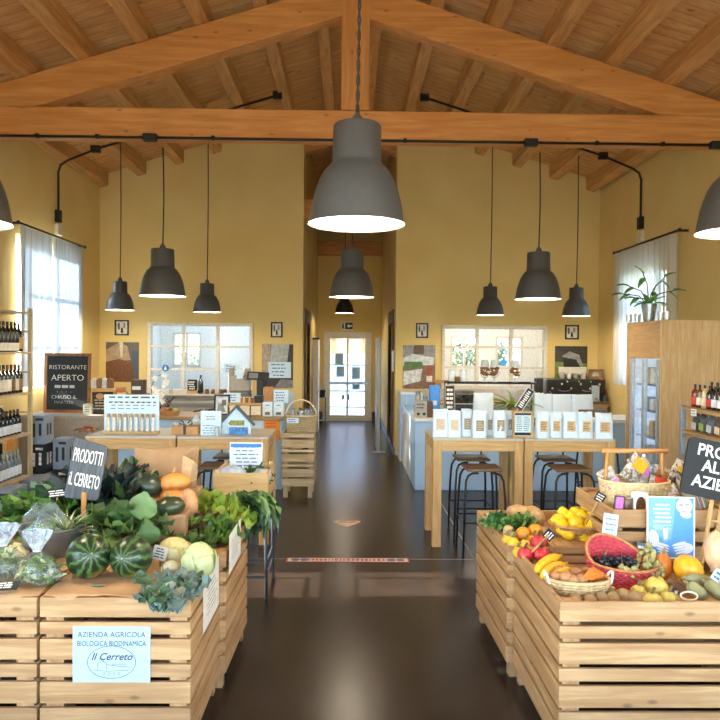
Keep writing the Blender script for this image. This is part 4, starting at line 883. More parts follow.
for i, (a, b, y, lab, Y) in enumerate(((433, 447.5, 409, '#c9b79d', 6.05), (448, 460.5, 410.5, '#c9b79d', 6.03), (461, 472, 409, '#93836c', 6.1), (472.5, 486, 411, '#93836c', 6.0), (486.5, 493, 411, '#93836c', 6.14), (493.5, 506, 410.5, '#93836c', 6.0), (506, 512, 410.5, '#93836c', 6.14))):
    flour(a, b, y, Y, 'white flour bag on the table beside the aisle, %s in its row' % (ON[i] if i < 6 else 'nearest the menu stand'), lab)
for i, (a, b, y, Y) in enumerate(((536, 549, 411.5, 6.0), (549, 561, 411.5, 6.03), (563, 577, 412, 6.03), (578, 592, 412, 6.0), (595.5, 612, 413, 5.99))):
    flour(a, b, y, Y, 'white tan-labelled flour bag on the right-hand bar table, %s in its row' % ['leftmost', 'second from left', 'middle one', 'fourth from left', 'rightmost'][i], '#d2b487')
for i, (a, b, y) in enumerate(((473.5, 492.5, 393), (534, 543, 393), (543, 552, 394), (551.5, 571, 394.5), (571.5, 592, 394.5))):
    flour(a, b, y, 8.45, 'plain white paper bag on the right counter, %s' % ['alone left of the spider plant', 'first right of the spider plant', 'second right of the spider plant', 'second from the right end', 'rightmost'][i], None, .86, 'plain white bags on the right counter')
a = XY(523, 6.0, 425); t = thing('menu_stand', 'wooden clipboard stand with a printed menu between the flour bags', 'stand', (a, 6.0, TZt)); 
MB().box(-.085, -.07, 0, .015, 0, .23).box(.07, .085, 0, .015, 0, .23).box(-.07, .07, 0, .015, 0, .015).box(-.07, .07, 0, .015, .215, .23).build('frame', TZ, t, bevel=.002); MB().box(-.07, .07, .004, .01, .015, .215).build('sheet', M('#c3ddea', .6, var=.03), t); MB().box(-.069, .069, .002, .0035, .02, .045).box(-.069, .069, .002, .0035, .195, .212).build('dark_band', BLK, t); scribble(MB(), -.06, -.005, .055, .185, 8, .0035, .3, 2).build('lettering', INK, t); scribble(MB(), .005, .06, .055, .185, 8, .0035, .3, 5).build('lettering', INK, t)
MB().box(-.085, .085, .015, .06, 0, .012).build('foot', TX, t)
t = thing('chalk_label', 'tilted black chalk sign leaning above the menu stand', 'sign', (XY(525, 6.2, 400), 6.2, PY(525, 399, 6.2).z), 0, None, (0, math.radians(33), 0)); MB().box(-.034, .034, 0, .01, -.105, .1).build('board', M('#2c3a48', .7), t, bevel=.002); MB().box(-.038, -.034, -.002, .012, -.108, .104).box(.034, .038, -.002, .012, -.108, .104).box(-.034, .034, -.002, .012, .1, .104).build('frame', WHT, t); m = MB(); rr_ = random.Random(4)
for k in range(9): m.box(-.022+rr_.uniform(0, .01), .022-rr_.uniform(0, .012), -.002, -.0002, -.085+k*.019, -.074+k*.019)
m.build('chalk_lettering', CHALK, t)
MB().box(-.008, .008, .003, .009, -.19, -.105).build('stick', TZ, t)
# spider plant
t = thing('spider_plant', 'green arching spider plant among the white bags', 'plant', (XY(513, 8.6, 410), 8.55, .86)); m = MB(); rnd.seed(12)
for i in range(26):
    a = rnd.random()*2*PI; m.leaf((0, 0, .08), (math.cos(a)*.8, math.sin(a)*.5, rnd.uniform(.5, 1.6)), (0, 0, 1), rnd.uniform(.22, .40), .055, rnd.uniform(.7, 1.5), .03, nl=8, nw=1, shape=.5)
m.build('leaves', M('#7a9c45', .5, var=.3, scale=8, trans=.2), t, 180); MB().lathe([(.06, 0), (.08, .12), (.07, .12), (.055, .02)], 20, cap=False).build('pot', KRAFTD, t, 50)
# glass food display on the right counter
gx0, gx1 = XY(447, 8.7, 395), XY(535.5, 8.7, 395); gz = PY(490, 383, 8.7).z; t = thing('glass_display_case', 'glass food display case with a black top edge on the counter', 'display case', (gx0, 8.62, .86)); gh = gz-.86; gw = gx1-gx0
e = MB()
for p in (((0, 0, gh), (gw, 0, gh)), ((0, .28, gh), (gw, .28, gh)), ((0, 0, 0), (0, 0, gh)), ((gw, 0, 0), (gw, 0, gh)), ((0, .28, 0), (0, .28, gh)), ((gw, .28, 0), (gw, .28, gh)), ((0, 0, gh), (0, .28, gh)), ((gw, 0, gh), (gw, .28, gh))): e.tube(p, .009, 6)
e.build('metal_frame', BLK, t); MB().box(.005, gw-.005, .0, .004, 0, gh-.01).box(.005, gw-.005, .004, .276, gh-.006, gh).build('glass_panel', GLASS, t)
MB().box(.01, gw-.01, .02, .27, .14, .15).build('shelf', M('#b5c2ca', .4), t)
t2, w, h = px_box('small_oven', 'dark glass-fronted oven inside the display case', 'oven', 455.5, 391, 474, 409, 8.68, .18, '#5a5650', .861); MB().box(-w*.92, w*.92, -.006, 0, h*.12, h*.85).build('glass_door', M('#20201e', .15), t2); MB().box(-w*.8, w*.8, -.014, -.006, h*.86, h*.9).build('handle', GALV, t2)
def cookiejar(px0, px1, label):
    a = (px0+px1)/2; r = (XY(px1, 8.76, 370)-XY(px0, 8.76, 370))/2; t = thing('cookie_jar', label, 'jar', (XY(a, 8.76, 370), 8.76, gz+.012), 0, 'footed glass jars of biscuits')
    MB().lathe([(r*.7, 0), (r*.6, .01), (.012, .02), (.012, .05), (r*.6, .06)], 18, cap=True).build('foot', M('#c9d2d6', .1), t, 50)
    m = MB(); rnd.seed(int(px0))
    for i in range(28): aa = rnd.random()*6.28; q = r*.78*rnd.random()**.5; m.ball((q*math.cos(aa), q*math.sin(aa), .085+rnd.random()*.09), (.024, .024, .014), 8, 5)
    tag(m.build('biscuits', M('#8a5a2c', .7, scale=40, var=.4), t, 180), kind='stuff'); MB().lathe([(r*.6, .06), (r, .09), (r, .17), (r*.85, .19)], 20, cap=False).build('glass_bowl', clear('jar_glass', gl=.12), t, 50)
    MB().lathe([(r*.9, .19), (r*.88, .2), (r*.85, .205), (r*.7, .27), (r*.6, .275), (.001, .275)], 18).build('lid', M('#b9c6ce', .25), t, 50)
cookiejar(480, 489.5, 'glass jar of brown biscuits, leftmost of the three large ones'); cookiejar(489.8, 499, 'glass jar of brown biscuits, middle of the three large ones'); cookiejar(509.5, 520.5, 'glass jar of brown biscuits, right of the blue sticker')
jar('glass_jar', 'small glass jar of cookies at the left on the display case', (XY(457.5, 8.75, 380), 8.75, gz+.012), .035, .07, '#8a6238', '#c9b89a')
for i, (px, lab) in enumerate(((452, 'left'), (463, 'right'))): jar('glass_jar', 'clear jar of white sweets above the case, %s of the small cookie jar' % lab, (XY(px, 8.82, 380), 8.82, gz+.012), .05, .15, '#dfe8ee', '#cdd6da', group='clear jars on the display case')
# blue carton, egg carton, chalk price board, packets at the left end of the counter
t, w, h = px_box('blue_carton', 'bright blue carton behind the left end of the right counter', 'carton', 430, 385.5, 440, 410, 8.6, .1, '#3d8ae0', .86, rough=.4); MB().box(-w*.4, w*.4, -.002, 0, h*.35, h*.5).build('white_mark', WHT, t)
t, w, h = px_box('printed_box', 'grey printed box with two dark round holes on the counter end', 'box', 415.5, 401, 427, 417.5, 8.36, .14, '#a9a49a', .86); m = MB()
for s in (-.5, .5): m.ball((s*w, -.001, h*.22), (.018, .003, .018), 12, 8)
m.build('round_hole', BLK, t, 180); scribble(MB(), -w*.8, w*.8, h*.5, h*.9, 2, -.001, .5, 3).build('print', M('#4f5560', .6), t)
t, w, h = px_box('brown_carton', 'dark brown carton between the printed box and first flour bag', 'carton', 427.3, 402, 433, 417, 8.38, .12, '#5d4331', .86)
for i, (px, cc, lab) in enumerate(((418, '#a28f78', 'small beige-fronted jar, left of two behind the printed box'), (425, '#8b96a0', 'small grey-fronted jar, right of two behind the printed box'))): jar('glass_jar', lab, (XY(px, 8.62, 400), 8.62, .86), .035, .3 if i == 0 else .24, cc, '#6f7c86', '#d8d2c2')
t, w, h = px_box('chalk_price_board', 'narrow black price board with white writing beside the oven', 'sign', 445, 384.5, 454.5, 408, 8.5, .03, '#b9b2a4', .86); MB().box(-w*.85, w*.85, -.004, 0, h*.05, h*.95).build('black_panel', SLATE, t); scribble(MB(), -w*.7, w*.7, h*.1, h*.9, 6, -.005, .6, 7, 2).build('chalk_lettering', CHALK, t)
o = MB().box(-.12, .12, 0, .1, -.02, .02).build('wooden_shelf_board', KRAFT, None, loc=(XY(440, YB, 381), YB-.12, PY(440, 381, YB).z)); tag(o, 'short brown board between the crate poster and the right window', 'shelf')
# coffee machine
a0, a1 = XY(545, 10.5, 385), XY(603.5, 10.5, 385); mz0 = .88; mz = PY(575, 379, 10.5).z
t = thing('coffee_machine', 'large black espresso machine with chrome knobs on the back counter', 'coffee machine', (a0, 10.42, mz0)); mw = a1-a0; mh = mz-mz0
MB().box(0, mw, 0, .5, mh*.35, mh).build('body', M('#121212', .3, coat=.4), t, bevel=.02); MB().box(.05, mw-.05, .2, .5, 0, mh*.35).build('back_housing', BLK, t); MB().box(-.02, mw+.02, -.1, .5, 0, .04).build('drip_tray', M('#77706a', .3, .7), t, bevel=.006); MB().box(mw-.04, mw, -.05, .2, .04, mh*.35).build('side_leg', M('#5a6a7a', .3, .4), t)
for i in range(4): x = mw*(.22+.2*i); MB().lathe([(.035, 0), (.04, .03), (.04, .05)], 16, (x, .05, mh*.35-.05)).tube([(x, .05, mh*.35-.03), (x, -.1, mh*.35-.05)], .012, 8).build('group_head', M('#9a9a98', .25, .9), t, 50)
for i in range(6): x = mw*(.1+.16*i); MB().ball((x, -.005, mh*(.8 if i % 2 else .62)), .016, 10, 8).build('knob', M('#c9c9c0', .3, .5), t, 180)
for i in range(3): x = mw*(.35+.2*i); MB().ball((x, -.004, mh*.9), .012, 10, 8).build('green_light', M('#8ac07a', .3), t, 180)
MB().tube([(mw*.05, -.02, mh*.5), (mw*.06, -.06, mh*.45), (mw*.07, -.06, .08)], .006, 6).build('steam_wand', GALV, t, 180); MB().tube([(mw*.2, -.012, mh*.55), (mw*.3, -.02, mh*.5), (mw*.4, -.012, mh*.55)], .006, 6).tube([(mw*.6, -.012, mh*.55), (mw*.7, -.02, mh*.5), (mw*.8, -.012, mh*.55)], .006, 6).build('chrome_rail', GALV, t, 180)
ct = mz+.0
for i, (px, r, h, cc, lab) in enumerate(((562, .05, .09, '#b3aea4', 'stack of pale cups, leftmost on the espresso machine'), (569, .05, .08, '#d8d4ca', 'stack of white cups, second from the left on the espresso machine'), (576, .05, .08, '#a6a29a', 'stack of grey cups, third from the left on the espresso machine'), (583.5, .05, .09, '#c8c3b8', 'stack of pale cups nearest the framed card'))):
    o = MB().lathe([(r*.6, 0), (r*.9, h*.5), (r*.7, h*.5), (r*.95, h), (r*.8, h), (.001, h*.6)], 16).build('cup_stack', M(cc, .3), None, 60, loc=(XY(px, 10.6, 375), 10.6, ct+.002)); tag(o, lab, 'cups', 'cup stacks on the espresso machine')
a = XY(596, 10.6, 376); framed('framed_card', 'small framed brown card standing on the espresso machine', 'picture', (a, 10.62, ct+.075), .22, .145, KRAFTD, .012, pic(('#8a6f58', [([(-.3, -.3), (.3, -.3), (.2, .2), (-.2, .25)], '#bdb2a2')])))
t = thing('white_tray', 'long white tray standing on the espresso machine under the garden poster', 'tray', (XY(573, 10.8, 372), 10.8, ct+.002)); MB().box(-.22, .22, 0, .04, .05, .17).build('tray_body', M('#d8d2c4', .5), t, bevel=.01); MB().box(-.18, -.12, 0, .03, 0, .05).box(.12, .18, 0, .03, 0, .05).build('foot', GALV, t)
t, w, h = px_box('coffee_grinder', 'black coffee grinder left of the espresso machine', 'grinder', 545, 379, 552, 396, 10.2, .12, '#1a1a1b', .88); MB().lathe([(.03, 0), (.06, .1), (.05, .11)], 14, (0, .06, h)).build('bean_hopper', clear('jar_glass'), t, 50)
t.location.y = 10.38; t.location.x -= .08; MB().lathe([(.04, 0), (.045, .12), (.03, .14)], 14, (.11, .06, 0)).build('canister', M('#3d5674', .3), t, 50)
t, w, h = px_box('grey_dispenser', 'grey napkin dispenser right of the espresso machine', 'dispenser', 601.5, 393, 608.5, 412, 10.0, .12, '#a9b4bc', None); t.location.z = .88; t.location.y = 10.37
# ------------------------------------------------------------------ right end: small wooden ledge by the fridge
t = thing('side_ledge', 'wooden ledge with grey front beside the oak fridge', 'counter', (XY(611, 8.3, 430)+.0, 8.3, 0)); t.location.x = x0+2.98
MB().box(0, .12, 0, .5, 0, .80).build('front_panel', M('#98a4ac', .5), t); MB().box(-.01, .12, -.02, .5, .80, .83).build('worktop', TX, t)
for i, (dx, lab) in enumerate(((-.0, 'left'), (.07, 'right'))): 
    o = MB().lathe([(.02, 0), (.035, .05), (.03, .05), (.015, .01)], 16, cap=True).build('cup', WHT, None, 60, loc=(x0+2.98+dx+.02, 8.4, .832)); tag(o, 'small white cup on the wooden ledge, %s one' % lab, 'cup', 'white cups on the ledge')
t = thing('leaning_board', 'dark easel board seen edge-on beside the oak fridge', 'sign', (x0+2.98+.10, 8.4, .835), 0, None, (math.radians(0), math.radians(8), math.radians(60))); MB().box(-.15, .15, 0, .02, 0, .48).build('black_panel', SLATE, t); MB().box(-.17, -.15, -.005, .025, 0, .5).box(.15, .17, -.005, .025, 0, .5).build('frame', TZ, t)
# ------------------------------------------------------------------ oak fridge cabinet
OAK = wood('#cbb18a', '#b8986a', 'z', knots=0, scale=2.5, var=.03); OAKS = wood('#ad8c62', '#94744a', 'y', knots=0, scale=2.5, var=.03)
a = PY(662, 320, 6.5); b2z = a.z; t = thing('fridge_cabinet', 'tall oak-clad fridge cabinet with glass doors on its aisle side', 'fridge', (a.x, 6.5, 0)); D_ = .82; Wd = .75
MB().box(0, Wd, 0, .03, 0, b2z).build('end_panel', OAK, t); MB().box(.0, Wd, .03, D_, b2z-.36, b2z).build('top_panel', OAKS, t)
MB().box(Wd-.03, Wd, .03, D_, .0, b2z-.36).build('back_panel', OAK, t); MB().box(0, Wd-.03, D_-.03, D_, 0, b2z-.36).build('end_panel', OAK, t); MB().box(0, Wd-.03, .03, D_-.03, 0, .25).build('plinth', OAK, t)
MB().box(-.005, .04, D_-.13, D_-.03, .25, b2z-.36).build('door_post', OAKS, t)
fr = MB().box(-.012, .02, .04, .08, .26, b2z-.37).box(-.012, .02, .34, .40, .26, b2z-.37).box(-.012, .02, D_-.18, D_-.13, .26, b2z-.37).build('door_frame', M('#b7c3cf', .3, .6), t); MB().box(0, .006, .04, D_-.13, .26, b2z-.37).build('glass_door', GLASS, t)
MB().box(.03, Wd-.04, .04, .045, .25, b2z-.37).box(.03, Wd-.04, D_-.14, D_-.135, .25, b2z-.37).box(Wd-.05, Wd-.04, .04, D_-.13, .25, b2z-.37).build('glowing_lining', M('#cfe0f0', .4, emit=.35), t)  # lining glows faintly: light inside the cabinet is put into its material
for k in range(5): MB().box(.05, Wd-.06, .05, D_-.14, .3+k*.26, .31+k*.26).build('glass_shelf', M('#a8c4dc', .2), t)
rnd.seed(4)
for k in range(5):
    for q in range(4):
        cc = rnd.choice(['#d8cfa8', '#e8e8e4', '#c9a35a', '#7f9fc0', '#dfe6ea']); o = MB().box(-.05, .05, -.05, .05, 0, rnd.uniform(.08, .18)).build('food_pack', M(cc, .5), None, loc=(a.x+.14, 6.5+.13+q*.14, .312+k*.26), bevel=.012)
        tag(o, 'pale food pack in the glass-door fridge, shelf %s, %s' % (['lowest', 'second lowest', 'middle', 'second highest', 'highest'][k], ['nearest the viewer', 'second from the viewer', 'third from the viewer', 'farthest from the viewer'][q]), 'food pack', 'food packs in the glass-door fridge')
# things on the fridge
fz = b2z
c = (XY(649, 6.85, 310), 6.85, fz); t = thing('potted_plant', 'sprawling green plant in a silver bucket on the oak fridge', 'plant', c)
MB().lathe([(.05, 0), (.075, .17), (.068, .17), (.045, .01), (.001, .01)], 24, cap=True, fn=lambda a, z: 1+.03*math.sin(12*a)).build('silver_bucket', M('#aab6c2', .2, .8), t, 60); MB().lathe([(.001, .15), (.068, .155)], 20, cap=False).build('soil', KRAFTD, t); st_ = MB(); lf = MB()
for (dx, dz, n_) in ((-.27, .16, 1), (-.22, .24, 1), (-.08, .36, 1), (.13, .33, 0), (.22, .2, 1), (.02, .2, 1), (-.15, .12, 1)):
    p = [(0, 0, .15), (dx*.4, -.02, .15+dz*.6), (dx*.75, -.03, .13+dz*.8), (dx, -.04, .1+dz)]; st_.tube(p, .005, 6)
    for k in (2, 3): lf.leaf(p[k], (dx*3, -.1, dz if k > 2 else -.2), (0, -.3, 1), .12, .07, .5, .03)
    lf.leaf((0, 0, .16), (dx, -.06, dz*.6), (0, 0, 1), .17, .07, .7, .03)
st_.build('stems', M('#4a4436', .6), t, 180); lf.build('leaves', M('#6fa052', .45, var=.3, scale=15, trans=.2), t, 180)
for i, (px, Y, lab) in enumerate(((629, 7.2, 'leftmost on the oak fridge'), (637.5, 7.1, 'between the leftmost glass and the silver bucket'), (661, 6.75, 'left of the pair right of the silver bucket'), (667, 6.62, 'right of the pair right of the silver bucket'))):
    t = thing('drinking_glass', 'ribbed clear tumbler '+lab, 'glass', (XY(px, Y, 318), Y, fz+.001), 0, 'tumblers on the oak fridge'); MB().lathe([(.028, 0), (.034, .085), (.031, .085), (.026, .006), (.001, .006)], 20, cap=True, fn=lambda a, z: 1+.03*math.sin(10*a)).build('tumbler', clear('tumbler_glass', gl=.35, rough=.1, haze=.15), t, 60)
# ------------------------------------------------------------------ corridor items
o = thing('upright_cabinet', 'narrow white cabinet along the left corridor wall', 'cabinet', (CX0+.001, 13.9, 0)); MB().box(0, .12, 0, .6, 0, 1.84).build('body', M('#e6e2da', .4), o, bevel=.01); MB().box(-.0, .125, -.01, .61, 1.84, 1.88).build('dark_top', BLK, o); 
t = thing('wire_rack', 'small dark rack under a bucket at the left of the end door', 'rack', (XY(321.5, 14.9, 420), 14.9, 0)); m = MB()
for x in (-.08, .08):
    for y in (-.08, .08): m.tube([(x, y, 0), (x, y, .62)], .008, 6)
m.build('post', BLK, t); 
for z in (.12, .36, .61): MB().box(-.09, .09, -.09, .09, z, z+.015).build('shelf', M('#8d9094', .5), t)
t = thing('bucket', 'black bucket with a pale rim on the small corridor rack', 'bucket', (XY(321.5, 14.9, 400), 14.9, .626)); MB().lathe([(.07, 0), (.09, .16)], 20).build('black_body', BLK, t, 50); MB().lathe([(.092, .16), (.095, .26), (.085, .26), (.08, .16)], 20, cap=False).build('pale_rim', M('#c8c4b8', .6), t, 50)
o = MB().box(-.02, .02, -.02, .02, -.17, .17).build('wall_handset', WHT, None, loc=(CX1-.022, 11.3, PY(391, 361, 11.3).z), bevel=.01); tag(o, 'white handle-like fitting on the right corridor door frame', 'fitting')
# floor stickers
a = PZ(286.5, 560, 0); b2 = PZ(409, 560, 0); w = b2.x-a.x
t = thing('floor_sticker', 'long red and white strip stuck across the aisle floor', 'floor sticker', ((a.x+b2.x)/2, a.y, .0016)); MB().box(-w/2, w/2, -.055, .055, 0, .001).build('red_strip', M('#c9402e', .4), t); MB().box(-w/2+.012, w/2-.012, -.04, .04, .001, .0015).build('white_field', M('#e9e4dc', .4), t)
m = MB(); r_ = random.Random(3); x = -w/2+.17
while x < w/2-.17: q = r_.uniform(.012, .03); m.box(x, x+q, -.022, .022, .0015, .002); x += q+.012
m.build('lettering', M('#a5452f', .5), t); m = MB()
for s in (-1, 1): m.lathe([(.001, .0021), (.035, .0021), (.035, .0015)], 14, (s*(w/2-.07), 0, 0), cap=False).lathe([(.001, .0021), (.035, .0021), (.035, .0015)], 14, (s*(w/2-.14), 0, 0), cap=False)
m.build('footprint_marks', M('#4a6a9a', .5), t)
a = PZ(347, 523, 0); t = thing('floor_sticker', 'worn arrow-shaped sticker on the floor farther down the aisle', 'floor sticker', (a.x, a.y, .0005)); MB().prism([(-.13, .08), (.13, .08), (.13, .02), (0, -.15), (-.13, .02)], 0, .001, 'z').build('pale_arrow', M('#cdb9a4', .5, scale=20, var=.35), t); scribble(MB(), 0, 0, 0, 0, 1); MB().box(-.08, .08, .0, .05, .001, .0015).build('red_field', M('#b0704e', .5, scale=30, var=.4), t)
# ------------------------------------------------------------------ wine shelf on the left
PALE = wood('#cdb995', '#ab9468', 'z', knots=0, scale=2, var=.05); PALEY = wood('#cdb995', '#ab9468', 'y', knots=0, scale=2, var=.05)
t = thing('wine_shelf', 'pale wooden shelf unit of bottles against the left wall', 'shelf', (0, 0, 0)); x0, x1, y0, y1 = -3.74, -3.30, 6.62, 7.36
for x in (x0, x1-.04):
    for y in (y0, y1-.035): MB().box(x, x+.04, y, y+.035, 0, 2.07).build('post', PALE, t, bevel=.003)
SHZ = [2.03, 1.62, 1.20, .78, .34]
for z in SHZ: MB().box(x0, x1-.002, y0+.036, y1-.036, z-.022, z).build('shelf_board', PALEY, t, bevel=.002)
for z in (1.83, 1.41, .99): MB().box(x0+.04, x1-.04, y1-.028, y1-.008, z-.01, z+.01).build('side_rail', PALE, t)
RW = ['nearest the viewer', 'second from the viewer', 'third from the viewer', 'fourth from the viewer', 'fifth from the viewer', 'sixth from the viewer', 'seventh from the viewer', 'eighth from the viewer']
def row(zi, ys, kw, lab, group, x=-3.40, zoff=0):
    for i, y in enumerate(ys):
        k = kw(i); bottle('bottle', '%s, %s' % (lab, RW[i]), (x, y, SHZ[zi]+.002+zoff), group=group, **k)
row(1, [6.70+.08*i for i in range(8)], lambda i: dict(h=.3 if i < 7 else .29, glass='#14181a', lab='#dcd8cf' if i < 7 else '#b8924c', lz=(.04, .3) if i < 7 else (.1, .5)), 'dark wine bottle on the second shelf board from the top', 'wine bottles on the upper shelf')
row(2, [6.70+.08*i for i in range(8)], lambda i: dict(h=.29, glass='#1b1a18', lab=['#5a4232', '#e2ddcf', '#cfc9bb', '#d8d0c0', '#e2ddcf', '#6e533c', '#c9c3b4', '#8c6a45'][i], cap=['#5a2a22', '#2a211d'][i % 2], lz=(.1, .5)), 'dark bottle on the middle shelf board', 'wine bottles on the middle shelf')
row(3, [6.69+.078*i for i in range(8)], lambda i: dict(h=.25, r=.034, glass='#16191c', lab='#c9d0d6', cap='#4a2c22', lz=(.08, .42)), 'dark bottle on the fourth shelf board', 'dark bottles on the fourth shelf')
row(4, [6.69+.078*i for i in range(8)], lambda i: dict(h=.27, r=.036, glass=['#8f5a2a', '#5f6f5a', '#66747c', '#66747c', '#66747c', '#66747c', '#66747c', '#66747c'][i], lab='#cfdbe6', cap='#9fb4c4', lz=(.1, .45)), 'clear bottle on the lowest shelf board', 'clear bottles on the lowest shelf')
t = thing('chalk_triangle', 'black roof-shaped sign with white writing above the fourth shelf bottles', 'sign', (-3.52, 6.98, SHZ[3]+.002), PI/2); MB().prism([(-.24, 0), (.24, 0), (.24, .22), (.02, .36), (-.24, .2)], 0, .02).build('board', SLATE, t); scribble(MB(), -.1, .2, .2, .3, 3, -.001, .6, 4).build('chalk_lettering', CHALK, t)
o = MB().box(0, .004, -.06, .06, -.05, .05).build('price_tag', M('#c8752c', .6), None, loc=(x1-.001, 6.86, SHZ[3]-.06)); tag(o, 'orange tag hanging on the edge of the fourth shelf board', 'tag')
def wbox(label, x, y, z, col, w=.16, d=.24, h=.31, rz=0, group='wine cartons by the shelf'):
    t = thing('wine_carton', label, 'carton', (x, y, z+.001), rz, group); MB().box(-w/2, w/2, -d/2, d/2, 0, h-.002).build('carton_body', M(col, .6), t, bevel=.004)
    dk = M('#1e2328', .6) if col != '#16191d' else M('#b9bdc0', .6); s = 1
    MB().box(-w*.3, -w*.12, -d/2-.002, -d/2, h*.25, h*.72).box(w*.12, w*.3, -d/2-.002, -d/2, h*.3, h*.72).box(-w*.1, w*.4, -d/2-.002, -d/2, h*.82, h*.9).box(w/2, w/2+.002, -d*.25, -d*.1, h*.3, h*.7).box(w/2, w/2+.002, d*.05, d*.2, h*.3, h*.7).build('print', dk if col != '#16191d' else M('#cfd3d6', .6, var=.5), t); return t
for k, (c_, l) in enumerate((('#8a98a8', 'grey wine carton at the bottom of the stack touching the shelf'), ('#16191d', 'black wine carton in the middle of the stack touching the shelf'), ('#8594a6', 'grey wine carton on top of the stack touching the shelf'))): wbox(l, -3.32, 7.62, k*.315, c_)
for k, (c_, l) in enumerate((('#16191d', 'black wine carton at the bottom of the stack nearest the counter'), ('#8594a6', 'grey wine carton on top of the stack nearest the counter'))): wbox(l, -3.14, 7.78, k*.335, c_, h=.335)
for i, (x, y, l) in enumerate(((-3.18, 6.6, 'grey carton standing on the floor in front of the wine shelf, nearer one'), (-3.12, 7.1, 'grey carton standing on the floor in front of the wine shelf, farther one'))):
    wbox(l, x, y, 0, '#7c8694', .2, .3, .36)
wbox('black carton lying behind the clear bottles on the lowest shelf', -3.62, 7.08, SHZ[4], '#16191d', .14, .3, .34)
# ------------------------------------------------------------------ bottle shelf on the right
GREYM = M('#9aa6b0', .35, .6)
t = thing('metal_shelf', 'grey metal shelf unit of bottles and packets at the right edge', 'shelf', (0, 0, 0)); x0, x1, y0, y1 = 2.75, 3.2, 4.55, 5.77
RZ = [1.233, 1.04, .83, .5, .15]
for x in (x0, x1-.04):
    for y in (y0, y1-.04): MB().box(x, x+.04, y, y+.04, 0, 1.25).build('post', GREYM, t, bevel=.003)
for z in RZ: MB().box(x0+.002, x1, y0+.041, y1-.041, z-.022, z).build('shelf_board', wood('#b79668', '#94733f', 'y', knots=0), t)
MB().box(x1-.01, x1, y0+.04, y1-.04, .1, 1.2).build('back_panel', wood('#a8743f', '#84552a', 'y'), t)
cols = [('#7a2c1e', '#c9473a', '#1b1512'), ('#4a3a24', '#e1dccb', '#191512'), ('#c9b98a', '#ddd6bd', '#2a2622'), ('#2a1c14', '#b8352c', '#14110f'), ('#20242a', '#d0dbe6', '#15181c'), ('#3a2416', '#d9dfe6', '#1a1613'), ('#7a4020', '#c9682c', '#1e1612'), ('#caa54e', '#e2cf96', '#2b2622'), ('#34241a', '#d8cfc0', '#15120f')]
for i in range(9):
    g, l, cp = cols[i]; bottle('bottle', 'small assorted bottle at the front of the right shelf top, ' + ['at its far end', 'second from its far end', 'third from its far end', 'fourth from its far end', 'fifth from its far end', 'sixth from its far end', 'seventh from its far end', 'eighth from its far end', 'ninth from its far end'][i], (2.83, 5.67-.078*i, RZ[0]+.002), .185 if i != 7 else .14, .027, g, l, cp, 'bottles on top of the right shelf', lz=(.12, .45))
for i in range(6):
    g, l, cp = cols[(i*5+3) % 9]; bottle('bottle', 'dark bottle in the back row on the right shelf top, ' + ['at its far end', 'second from its far end', 'third from its far end', 'fourth from its far end', 'fifth from its far end', 'sixth from its far end'][i], (2.95, 5.64-.09*i, RZ[0]+.002), .205, .029, '#1c1512', l, cp, 'bottles on top of the right shelf')
def pillow(name, label, cat, loc, w, h, d, col, rot=(0, 0, 0), lab=None, lz=None, group=None, seed=1, film=None, mat=None):
    """a filled packet: pinched at the top and bottom seals"""
    r = random.Random(seed); t = thing(name, label, cat, loc, 0, group, rot); m = MB(); N, K = 14, 8; vs = []
    for k in range(K+1):
        q = k/K; th = d*.5*math.sin(PI*min(1, max(.03, q)))**.5 if 0 < k < K else .002
        for i in range(N):
            a = 2*PI*i/N; vs.append((w*.5*math.copysign(abs(math.cos(a))**.55, math.cos(a))*(1-.07*math.sin(PI*q)), th*math.sin(a)*(1+r.uniform(-.16, .16)), h*q+r.uniform(-.01, .01)*h))
    m.add(vs, [(k*N+i, k*N+(i+1) % N, (k+1)*N+(i+1) % N, (k+1)*N+i) for k in range(K) for i in range(N)] + [tuple(range(N-1, -1, -1)), tuple(K*N+i for i in range(N))])
    m.build('packet_body', mat or M(col, .35, var=.4, scale=35, bmp=.4, coat=.3), t, 60)
    if lab:
        a, b = lz or (.3, .7); MB().box(-w*.36, w*.36, -d*.56, -d*.5, h*a, h*b).build('paper_label', M(lab, .5, var=.2, scale=60), t, bevel=.002)
    return t
for i in range(7):
    pillow('tea_packet', 'dark packet leaning on the second shelf of the right unit, ' + ['at its far end', 'second from its far end', 'third from its far end', 'fourth from its far end', 'fifth from its far end', 'sixth from its far end', 'seventh from its far end'][i], 'packet', (2.83, 5.64-.12*i, RZ[1]+.002), .1, .145, .05, ['#343b36', '#4a4f58', '#545a66', '#6a5646', '#d8d4c8', '#c49a6a', '#465046'][i], (0, math.radians(6), -PI/2), ['#c9ccd0', '#8fae5a', '#b9c0c9', '#d9c7a8', '#2c3540', '#e4d9c2', '#b9c0c9'][i], (.1, .5), 'packets on the second shelf at right', i)
t = thing('blue_tray_pack', 'flat blue carton on the third shelf of the right unit', 'carton', (2.95, 5.4, RZ[2]+.002)); MB().box(-.15, .15, -.25, .25, 0, .12).build('blue_body', M('#2f5f9e', .5), t); MB().box(-.152, -.15, -.2, .2, .02, .08).build('white_print', WHT, t)
o = MB().lathe([(.04, 0), (.045, .12), (.03, .14)], 14).build('beige_jar', M('#c9ba9a', .6), None, 50, loc=(2.84, 5.68, RZ[2]+.002)); tag(o, 'beige jar at the far end of the third right shelf', 'jar')
paper('price_tag', 'small white tag clipped to the top board of the right shelf', 'tag', (2.745, 5.52, RZ[0]-.03), .09, .055, (0, 0, -PI/2), WHT, 2, INK)
